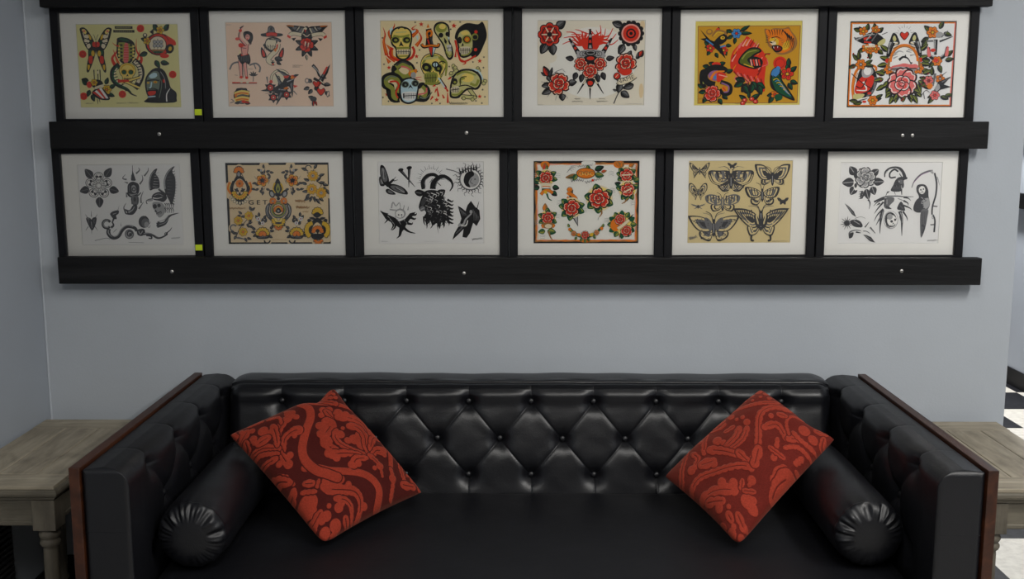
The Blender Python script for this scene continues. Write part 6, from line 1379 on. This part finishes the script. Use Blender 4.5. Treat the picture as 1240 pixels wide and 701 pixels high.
# ------------------------------------------------------------------ bolsters
def bolster(cx, yf, label, seed):
    R = .0925; cz = .4405 + R; yb = -.336
    t = empty('bolster_cushion', (cx, (yf + yb) / 2, cz - R)); tag(t, label, 'bolster', 'bolster cushions at the sofa ends')
    L = (yf - yb) / 2
    n = 160; th = np.linspace(0, 2 * PI, n, endpoint=False); ln = np.linspace(-1, 1, 90)
    r_ = np.random.RandomState(seed)
    P = np.zeros((90, n, 3)); prof = 1 - .05 * np.abs(ln) ** 10
    wob = 1 + .006 * np.sin(ln[:, None] * 5 + th[None, :] * 2 + seed) + .004 * np.sin(ln[:, None] * 14 + th[None, :] * 3)
    puck = .012 * (np.abs(ln) ** 8)[:, None] * np.sin(th[None, :] * 17 + 2 * np.sin(th[None, :] * 3 + seed))
    rad = R * (prof[:, None] * wob + puck)
    rad = np.minimum(rad, R + np.where(np.sin(th) < -.6, 0, .01)[None, :])
    P[..., 0] = rad * np.cos(th)[None, :]; P[..., 1] = (ln * abs(L))[:, None]; P[..., 2] = R + rad * np.sin(th)[None, :]
    P[..., 2] = np.maximum(P[..., 2], .0005)
    link_mesh('body', grid_mesh('body', P, False, True, False), M['bolster'], t, True)
    for s_ in (-1, 1):
        rad0 = rad[0 if s_ < 0 else -1]
        rho = np.r_[np.linspace(1.0, .8, 26), np.linspace(.8, .02, 24)[1:]]
        Q = np.zeros((len(rho), n, 3))
        ph = 2.2 * np.sin(th * 2 + seed) + 1.4 * np.sin(th * 3 + 2 * seed); am = .55 + .45 * np.sin(th * 2.0 + seed) * np.sin(th + 1)
        g = np.clip((rho - .50) / .32, 0, 1) * (1 - .4 * np.clip((rho - .93) / .07, 0, 1))
        up = .25 + .75 * np.clip(np.sin(th) * 1.6 + .55, 0, 1)
        wr = ((.0085 * am * np.sin(th * 12 + ph) + .003 * np.sin(th * 29 + 2 * ph)) * up)[None, :] * g[:, None]
        dome = .034 * (1 - rho ** 3.2) ** .62
        Q[..., 0] = (rho[:, None] * rad0[None, :]) * np.cos(th)[None, :]; Q[..., 2] = np.maximum(R + (rho[:, None] * rad0[None, :]) * np.sin(th)[None, :], .0005)
        Q[..., 1] = s_ * (abs(L) + dome[:, None] + wr * (1 - rho ** 12)[:, None])
        link_mesh('end_panel', grid_mesh('end_panel', Q, False, True, True), M['bolster'], t, True)
    return t
bolster(-.846, -.895, 'black leather bolster at the left arm of the sofa, gathered round end', 1)
bolster(.896, -.868, 'black leather bolster at the right arm of the sofa, gathered round end', 5)

# ------------------------------------------------------------------ damask throw cushions
def pattern_mask(px, py, strokes):
    """woven leaves and ribbons; every stroke keeps a thin dark outline where it crosses another"""
    m = np.zeros(px.shape); gap = 1.15
    for view, items in strokes:
        ox, oy, s_ = view
        for it in items:
            sd = np.full(px.shape, -99.0)
            if len(it) == 2:
                pts, (w0, w1) = it
                pts = smooth_open(pts, 3) if len(pts) > 2 else pts
                band = w0 == w1 and len(it[0]) >= 5
                n = len(pts) - 1; run = 0.0; vein = np.full(px.shape, 9.0)
                for k in range(n):
                    (ax, ay), (bx, by) = pts[k], pts[k + 1]
                    ax, ay, bx, by = ox + ax / s_, oy + ay / s_, ox + bx / s_, oy + by / s_
                    wa = 1.34 * (w0 + (w1 - w0) * k / n) / s_; wb = 1.34 * (w0 + (w1 - w0) * (k + 1) / n) / s_
                    e = wa + wb + 3
                    sel = (px > min(ax, bx) - e) & (px < max(ax, bx) + e) & (py > min(ay, by) - e) & (py < max(ay, by) + e)
                    if not sel.any(): continue
                    X, Y = px[sel], py[sel]; dx, dy = bx - ax, by - ay; LL = dx * dx + dy * dy + 1e-9
                    t = np.clip(((X - ax) * dx + (Y - ay) * dy) / LL, 0, 1); d = np.hypot(X - ax - t * dx, Y - ay - t * dy)
                    w_ = wa + (wb - wa) * t
                    if not band: w_ = w_ * (.86 + .34 * np.abs(np.sin((run + t * math.sqrt(LL)) * PI / (2.1 * max(wa, 2.2)))))
                    sd[sel] = np.maximum(sd[sel], w_ - d)
                    if not band and .18 < (k + .5) / n < .9 and wa > 2.6: vein[sel] = np.minimum(vein[sel], d)
                    run += math.sqrt(LL)
            else:
                x, y, r = it; x, y, r = ox + x / s_, oy + y / s_, 1.3 * r / s_
                sd = r - np.hypot(px - x, py - y)
            cov = np.clip(sd / .8 + .5, 0, 1); halo = np.clip((sd + gap) / .8 + .5, 0, 1)
            if len(it) == 3: halo = cov          # lobes grow out of their leaf without an outline
            m = np.maximum(m * (1 - halo), 0) * (len(it) == 2) + m * (len(it) == 3)
            m = np.maximum(m, cov)
            if len(it) == 2: m = m * (1 - .85 * np.clip((.55 - vein) / .6 + .5, 0, 1))
    return m

def L_(w0, w1, *pts): return (list(pts), (w0, w1))
PAT_L = [((380, 500, 4.252), [
  L_(9, 9, (-40, 0), (60, 8), (150, 20), (215, 30), (260, 60), (300, 100), (335, 140), (365, 180), (378, 230), (378, 300), (372, 350)), L_(7, 7, (372, 340), (384, 400), (374, 480)), (381, 392, 15),
  L_(13, 13, (-60, 360), (0, 368), (60, 385), (130, 385), (200, 385), (250, 397), (290, 425), (310, 465), (303, 530)),
  (30, 52, 16), (62, 48, 15), (20, 85, 13), (70, 82, 14), (45, 70, 14), L_(13, 9, (45, 60), (75, 100)), L_(18, 9, (105, 96), (180, 92), (235, 110), (255, 150), (262, 200)), (108, 66, 19), (148, 72, 16), (190, 80, 12),
  L_(24, 9, (45, 125), (62, 150), (38, 190), (34, 235), (50, 262), (90, 280)), (10, 148, 18), (15, 196, 18), (40, 240, 24),
  L_(12, 8, (92, 175), (85, 215), (110, 252), (170, 278), (235, 288)), (112, 196, 18), (150, 228, 15), (184, 216, 21), (126, 160, 8), (212, 190, 18), (222, 238, 22), L_(15, 12, (160, 145), (205, 145), (240, 185), (246, 240), (268, 290)),
  L_(9, 17, (268, 255), (284, 195), (308, 170)), (286, 150, 20), (318, 180, 14), L_(9, 17, (275, 292), (300, 256), (335, 252)), (342, 244, 16), (345, 272, 10), L_(11, 4, (262, 290), (308, 330), (326, 392)), (285, 356, 9), (314, 342, 15),
  L_(9, 15, (210, 298), (130, 298), (72, 303)), (54, 296, 18), (92, 320, 15), L_(9, 17, (245, 310), (192, 322), (178, 348)), (166, 350, 14), (204, 344, 11),
  L_(9, 9, (408, 212), (430, 240), (446, 272)), (418, 246, 11), L_(10, 8, (440, 284), (432, 315), (448, 385)), L_(11, 15, (468, 268), (510, 312), (542, 378)), L_(7, 7, (478, 300), (490, 350), (498, 398)), (524, 372, 14), (540, 400, 12), L_(15, 10, (440, 408), (500, 402)), (500, 332, 8), (470, 350, 8)]),
 ((300, 560, 6.371), [
  L_(19, 19, (430, 270), (478, 272)), L_(9, 9, (524, 252), (512, 300)), L_(31, 8, (568, 300), (620, 318), (700, 318), (780, 325), (828, 370), (832, 450), (792, 545)), (572, 262, 22), (680, 252, 22), (652, 286, 18), (738, 285, 18),
  L_(18, 8, (650, 382), (715, 384), (762, 424), (776, 510)), (672, 440, 25), (694, 412, 17), (460, 400, 48), (480, 450, 32), L_(11, 11, (410, 325), (502, 332)), L_(17, 22, (545, 465), (505, 530)), (590, 490, 26), (562, 520, 17), (602, 430, 13), (588, 588, 29), (658, 545, 32), (658, 608, 24), L_(18, 10, (728, 500), (750, 562)), (722, 600, 13), (520, 560, 12), (862, 412, 19), (826, 500, 14),
  L_(27, 8, (215, 200), (290, 212), (352, 262)), L_(20, 18, (200, 270), (310, 370)), (300, 330, 16), L_(18, 16, (352, 300), (360, 400), (410, 480)), (260, 310, 12)]),
 ((270, 465, 5.192), [
  L_(19, 19, (470, 186), (520, 228), (528, 300), (506, 370), (485, 450), (480, 520), (500, 580), (560, 640), (630, 668), (690, 690)), L_(11, 13, (580, 162), (640, 178), (690, 192)),
  L_(18, 10, (400, 290), (350, 345), (330, 420), (342, 490)), (402, 262, 26), (440, 290, 16), (380, 240, 10), (420, 250, 14), L_(9, 20, (372, 510), (374, 430), (418, 392), (452, 388)), (462, 400, 13), (432, 420, 12),
  L_(10, 16, (340, 500), (384, 565), (405, 590)), (408, 540, 17), (352, 578, 15), (398, 588, 14), L_(18, 9, (336, 490), (250, 470), (185, 482)), L_(9, 7, (340, 520), (240, 502), (195, 522)), L_(13, 8, (330, 545), (262, 560), (212, 562)), L_(7, 7, (350, 332), (335, 278), (270, 284)), L_(16, 11, (302, 340), (322, 400), (332, 470)),
  (246, 358, 24), (282, 380, 18), L_(20, 18, (272, 410), (228, 432)), (190, 398, 18), (202, 422, 12), L_(19, 15, (150, 340), (120, 392)), (182, 338, 14), (120, 330, 12), (92, 350, 11), L_(7, 7, (160, 300), (240, 282)), L_(12, 9, (148, 402), (172, 452)), (75, 335, 14), (110, 420, 12),
  (602, 112, 18), (648, 92, 20), (622, 142, 10), (664, 140, 12), L_(18, 12, (288, 640), (352, 660), (422, 692)), (222, 598, 13), L_(9, 9, (250, 570), (262, 622)), (180, 540, 10), (230, 640, 12)]),
 ((260, 440, 2.921), [(400, 118, 9), (432, 108, 9), (450, 136, 9), (482, 172, 10), (388, 150, 8), (420, 150, 7), (462, 160, 7), (415, 132, 6)])]
PAT_R = [((890, 470, 5.392), [
  L_(16, 15, (370, 212), (290, 200), (222, 232), (186, 290), (180, 370), (182, 450), (165, 540), (130, 600)), (166, 552, 26), L_(9, 11, (-60, 222), (0, 210), (100, 195), (200, 176), (300, 160)),
  L_(11, 18, (352, 440), (330, 382), (290, 335), (222, 362)), L_(9, 13, (300, 440), (290, 500), (272, 562)), L_(11, 11, (250, 500), (330, 552)), L_(18, 8, (370, 432), (440, 424), (500, 462)), L_(7, 7, (372, 402), (356, 320), (390, 262), (460, 272)), L_(10, 10, (398, 380), (440, 424), (512, 462)), (465, 352, 28), (516, 400, 23), L_(17, 17, (540, 330), (592, 330)), L_(12, 10, (582, 370), (560, 432)), (630, 320, 14), L_(9, 9, (340, 492), (420, 472), (482, 502)), L_(9, 9, (440, 522), (398, 562)), L_(15, 13, (310, 262), (350, 272)), (260, 280, 14),
  L_(28, 26, (330, 622), (270, 684)), L_(13, 13, (400, 602), (452, 622)), (160, 60, 20), (120, 100, 14), (210, 82, 14), (72, 130, 16), (130, 150, 9), (240, 130, 12), (30, 152, 12), (182, 122, 9)]),
 ((800, 470, 5.392), [
  L_(13, 13, (192, 430), (176, 520), (160, 600), (154, 700)), L_(15, 9, (312, 515), (310, 440), (322, 380)), L_(16, 16, (340, 342), (390, 340), (430, 322)), (480, 270, 18), L_(9, 9, (432, 292), (360, 332)), L_(11, 11, (500, 352), (450, 384)), (400, 450, 24), (442, 470, 16), L_(18, 10, (540, 372), (520, 440), (450, 502)), L_(14, 9, (592, 372), (570, 460), (480, 524)), (590, 330, 18), L_(20, 13, (350, 502), (440, 522), (540, 560)), L_(18, 15, (540, 540), (592, 592)), L_(13, 13, (230, 502), (270, 542), (250, 602)), (230, 612, 22), L_(24, 22, (300, 592), (372, 580)), (382, 602, 18), (280, 430, 13), (640, 560, 20), (560, 290, 12), (520, 300, 10)]),
 ((830, 560, 6.677), [
  L_(16, 18, (60, 340), (92, 272), (160, 222), (280, 202), (400, 182), (500, 172), (562, 186)), L_(28, 22, (622, 40), (592, 150)), L_(22, 31, (162, 372), (250, 342), (330, 332), (420, 342)), (330, 282, 27), (420, 292, 27), L_(20, 20, (210, 402), (330, 412)), (300, 452, 24), (376, 452, 14), (300, 576, 35), (240, 540, 16), L_(20, 18, (386, 532), (370, 502)), L_(20, 19, (440, 502), (470, 572)), (400, 572, 16), (380, 612, 27), (450, 640, 23), (520, 410, 40), (548, 452, 30), (562, 400, 20), (600, 510, 22), (540, 562, 12), L_(13, 13, (490, 272), (480, 322)), (560, 266, 25), L_(14, 12, (572, 342), (500, 342)), L_(40, 9, (832, 192), (742, 272), (682, 372)), (702, 432, 9), (760, 390, 12), (540, 300, 12)])]

def throw_cushion(corners, pix, strokes, mat, label, bulge, seed, dents=()):
    """corners l, t, r, b in world metres; the same corners on the pattern sheet"""
    l, t_, r, b = [np.array(c) for c in corners]
    ctr = (l + t_ + r + b) / 4; l, t_, r, b = [ctr + (q - ctr) * 1.016 for q in (l, t_, r, b)]; b = ctr + (b - ctr) * 1.022
    base = (l + t_ + r + b) / 4
    n = 220
    u = np.linspace(0, 1, n); U, V = np.meshgrid(u, u, indexing='ij')     # u: l->r side t, v
    # corner (0,0)=l (1,0)=t (1,1)=r (0,1)=b
    def bil(c, U, V):
        a, b_, c_, d = [np.array(q, float) for q in c]
        return (1 - U)[..., None] * (1 - V)[..., None] * a + U[..., None] * (1 - V)[..., None] * b_ + U[..., None] * V[..., None] * c_ + (1 - U)[..., None] * V[..., None] * d
    # round the corners and draw the sides in a little
    A, B = 2 * U - 1, 2 * V - 1
    pin = .045
    A2 = A * (1 - pin * (1 - B ** 2) * np.abs(A) ** 6); B2 = B * (1 - pin * (1 - A ** 2) * np.abs(B) ** 6)
    rc = np.clip(np.abs(A) * np.abs(B), 0, 1) ** 12 * (.016 + .035 * (U < .5) * (V > .5))
    A2 *= 1 - rc; B2 *= 1 - rc
    U2, V2 = (A2 + 1) / 2, (B2 + 1) / 2
    for (pu, pv, rad, am) in dents:
        g = am * np.exp(-((U - pu) ** 2 + (V - pv) ** 2) / rad ** 2); U2 = U2 + g * (.5 - pu) * 2; V2 = V2 + g * (.5 - pv) * 2
    P = bil((l, t_, r, b), U2, V2)
    nrm = np.cross(r - l, t_ - b); nrm /= np.linalg.norm(nrm)
    if nrm[1] > 0: nrm = -nrm
    th = (np.clip(1 - A ** 2, 0, 1) * np.clip(1 - B ** 2, 0, 1)) ** .42
    rs = np.random.RandomState(seed)
    wr = .0035 * np.sin(A * 5 + 2 * B + seed) * np.cos(B * 4 - A) + .002 * np.sin(A * 11 - B * 7)
    q = bil(pix, U2, V2); mask = pattern_mask(q[..., 0], q[..., 1], strokes)
    cr = np.zeros_like(A)
    F = P + nrm * (bulge * th + wr * th + .0012 * mask * th + cr)[..., None]
    K = P - nrm * (bulge * .45 * th)[..., None]
    idx = np.arange(n * n).reshape(n, n)
    edge = np.zeros((n, n), bool); edge[0, :] = edge[-1, :] = edge[:, 0] = edge[:, -1] = True
    kid = np.full((n, n), -1); kid[edge] = idx[edge]; kid[~edge] = n * n + np.arange((~edge).sum())
    verts = np.vstack([F.reshape(-1, 3), K[~edge]]) - base
    at = np.r_[mask.reshape(-1), mask[~edge]]
    fq = lambda a: np.stack([a[:-1, :-1], a[1:, :-1], a[1:, 1:], a[:-1, 1:]], -1).reshape(-1, 4)
    faces = np.vstack([fq(idx), fq(kid)[:, ::-1]]).tolist()
    me = bpy.data.meshes.new('throw_cushion'); me.from_pydata(verts.tolist(), [], faces)
    a_ = me.attributes.new('pile', 'FLOAT', 'POINT'); a_.data.foreach_set('value', at.astype(np.float32))
    bm = bmesh.new(); bm.from_mesh(me); bmesh.ops.recalc_face_normals(bm, faces=bm.faces[:]); bm.to_mesh(me); bm.free()
    o = link_mesh('throw_cushion', me, mat, None, True); o.location = base
    return tag(o, label, 'cushion', 'red damask throw cushions on the sofa')
cl = [(-.872, -.42, .655), (-.588, -.258, .757), (-.305, -.40, .472), (-.5385, -.742, .452)]
EYE = np.array((0, -3.5, 1.575))
cl = [EYE + (np.array(c) - EYE) * k for c, k in zip(cl, (.982, .985, .988, .993))]
throw_cushion(cl, [(279, 526), (404, 473), (511, 596), (392, 662)], PAT_L, M['velvet_a'], 'red damask cushion leaning beside the left bolster, pinched corner upwards', .066, 1, ((.80, 0, .10, .05), (1, .2, .12, .02)))
cr = [(.436, -.40, .524), (.745, -.262, .757), (.920, -.46, .659), (.5905, -.742, .452)]
cr = [EYE + (np.array(c) - EYE) * k for c, k in zip(cr, (.988, .985, .980, .993))]
throw_cushion(cr, [(805, 577), (921, 473), (1011, 533), (893, 662)], PAT_R, M['velvet_b'], 'red damask cushion leaning beside the right bolster, softer lower-contrast pattern', .068, 2, ((1, .72, .16, .02),))

# ------------------------------------------------------------------ end tables
def end_table(x0, x1, label):
    y0, y1, zt = -.722, -.055, .600
    cx, cy = (x0 + x1) / 2, (y0 + y1) / 2
    t = empty('end_table', (cx, cy, 0)); tag(t, label, 'end table', 'rustic end tables either side of the sofa')
    def tp(o): o.data.transform(Matrix.Translation((-cx, -cy, 0))); return o
    # top: long boards between two cross boards
    bm = bmesh.new(); w = x1 - x0; bx = [x0 + .002, x0 + w * .36, x0 + w * .70, x1 - .002]
    for a, b in zip(bx[:-1], bx[1:]): box_into(bm, a + .0012, b - .0012, y0 + .1035, y1 - .1035, zt - .022, zt, .0025, 2)
    n_long = len(bm.faces)
    for a, b in ((y0 + .001, y0 + .1015), (y1 - .1015, y1 - .001)): box_into(bm, x0 + .001, x1 - .001, a, b, zt - .022, zt, .0016, 2)
    bm.faces.ensure_lookup_table()
    for k, f in enumerate(bm.faces): f.material_index = 0 if k < n_long else 1
    tp(from_bm('tabletop', bm, [M['table'], M['table_x']], t))
    # moulded edge: bead, cove and fillet swept round the top
    prof = [(.0, zt - .0095), (.006, zt - .0105), (.0095, zt - .015), (.0105, zt - .021), (.009, zt - .027), (.004, zt - .032), (.001, zt - .034), (-.002, zt - .040), (-.010, zt - .043), (-.03, zt - .043), (-.03, zt - .0225), (-.001, zt - .0225)]
    bm = bmesh.new(); rings = []
    for (o_, z) in prof:
        a = o_ - .002
        rings.append([bm.verts.new(c) for c in ((x0 - a, y0 - a, z), (x1 + a, y0 - a, z), (x1 + a, y1 + a, z), (x0 - a, y1 + a, z))])
    for k in range(len(rings)):
        p, q = rings[k], rings[(k + 1) % len(rings)]
        for i in range(4): bm.faces.new((p[i], p[(i + 1) % 4], q[(i + 1) % 4], q[i]))
    tp(from_bm('edge_moulding', bm, M['shaded_edge_x'], t))
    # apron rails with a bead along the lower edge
    for nm, b, mt in (('apron', (x0 + .05, x1 - .05, y0 + .014, y0 + .032, .482, zt - .043), 'shaded_edge_x'), ('apron', (x0 + .05, x1 - .05, y1 - .032, y1 - .014, .482, zt - .043), 'shaded_edge_x'),
                      ('apron', (x0 + .014, x0 + .032, y0 + .05, y1 - .05, .482, zt - .043), 'shaded_edge_y'), ('apron', (x1 - .032, x1 - .014, y0 + .05, y1 - .05, .482, zt - .043), 'shaded_edge_y')):
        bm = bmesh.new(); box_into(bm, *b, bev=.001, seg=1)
        e = .004; box_into(bm, b[0] - (e if mt == 'shaded_edge_y' else 0), b[1] + (e if mt == 'shaded_edge_y' else 0), b[2] - (e if mt == 'shaded_edge_x' else 0), b[3] + (e if mt == 'shaded_edge_x' else 0), .482, .496, .004, 3)
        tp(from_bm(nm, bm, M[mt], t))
    # turned legs with square heads
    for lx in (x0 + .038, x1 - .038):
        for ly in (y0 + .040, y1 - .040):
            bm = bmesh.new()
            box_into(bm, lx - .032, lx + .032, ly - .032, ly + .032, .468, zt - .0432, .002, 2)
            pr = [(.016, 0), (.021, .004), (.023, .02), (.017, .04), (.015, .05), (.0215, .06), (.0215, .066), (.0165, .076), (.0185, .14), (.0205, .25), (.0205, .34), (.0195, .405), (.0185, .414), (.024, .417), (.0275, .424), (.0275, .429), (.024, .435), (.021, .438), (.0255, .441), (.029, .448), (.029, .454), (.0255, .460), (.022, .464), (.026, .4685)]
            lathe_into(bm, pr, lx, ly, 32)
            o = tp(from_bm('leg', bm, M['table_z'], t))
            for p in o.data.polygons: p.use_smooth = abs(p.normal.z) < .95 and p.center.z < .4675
    return t
end_table(-1.592, -1.276, 'weathered grey-brown end table between the left wall and the sofa')
end_table(1.256, 1.578, 'weathered grey-brown end table right of the sofa, beside the checkered floor')

# ------------------------------------------------------------------ light: ceiling fluorescents
def ceiling_lamp(x, y, sx, sy, power, col=(1.0, .975, .935), rot=0):
    l = bpy.data.lights.new('ceiling_lamp', 'AREA'); l.shape = 'RECTANGLE'; l.size = sx; l.size_y = sy; l.energy = power; l.color = col
    o = bpy.data.objects.new('ceiling_lamp', l); C.objects.link(o); o.location = (x, y, HC - .03); o.rotation_euler = (0, 0, rot)
    return o
ceiling_lamp(.4, -2.3, .3, 1.2, 24)
ceiling_lamp(1.85, -2.3, .3, 1.2, 58)
ceiling_lamp(1.8, -3.7, .3, 1.2, 30)
ceiling_lamp(-.4, -3.8, .3, 1.2, 44)
ceiling_lamp(2.3, 2.6, .3, 1.2, 92)
w = bpy.data.worlds.new('dim_room'); bpy.context.scene.world = w; w.use_nodes = True
w.node_tree.nodes['Background'].inputs[0].default_value = (.5, .55, .62, 1); w.node_tree.nodes['Background'].inputs[1].default_value = .05

# ------------------------------------------------------------------ camera
cam = bpy.data.cameras.new('camera'); co = bpy.data.objects.new('camera', cam); C.objects.link(co)
cam.sensor_width = 36; cam.lens = 1290 / 1240 * 36
cam.clip_start = .05
co.location = (0, -3.5, 1.575); co.rotation_euler = (math.radians(90 - 8.8), 0, math.radians(.53))
sc = bpy.context.scene
sc.camera = co
sc.view_settings.view_transform = 'Standard'; sc.view_settings.look = 'None'; sc.view_settings.gamma = 1; sc.view_settings.use_curve_mapping = False
sc.view_settings.exposure = 0.0
sc.cycles.use_denoising = True
sc.cycles.max_bounces = 8
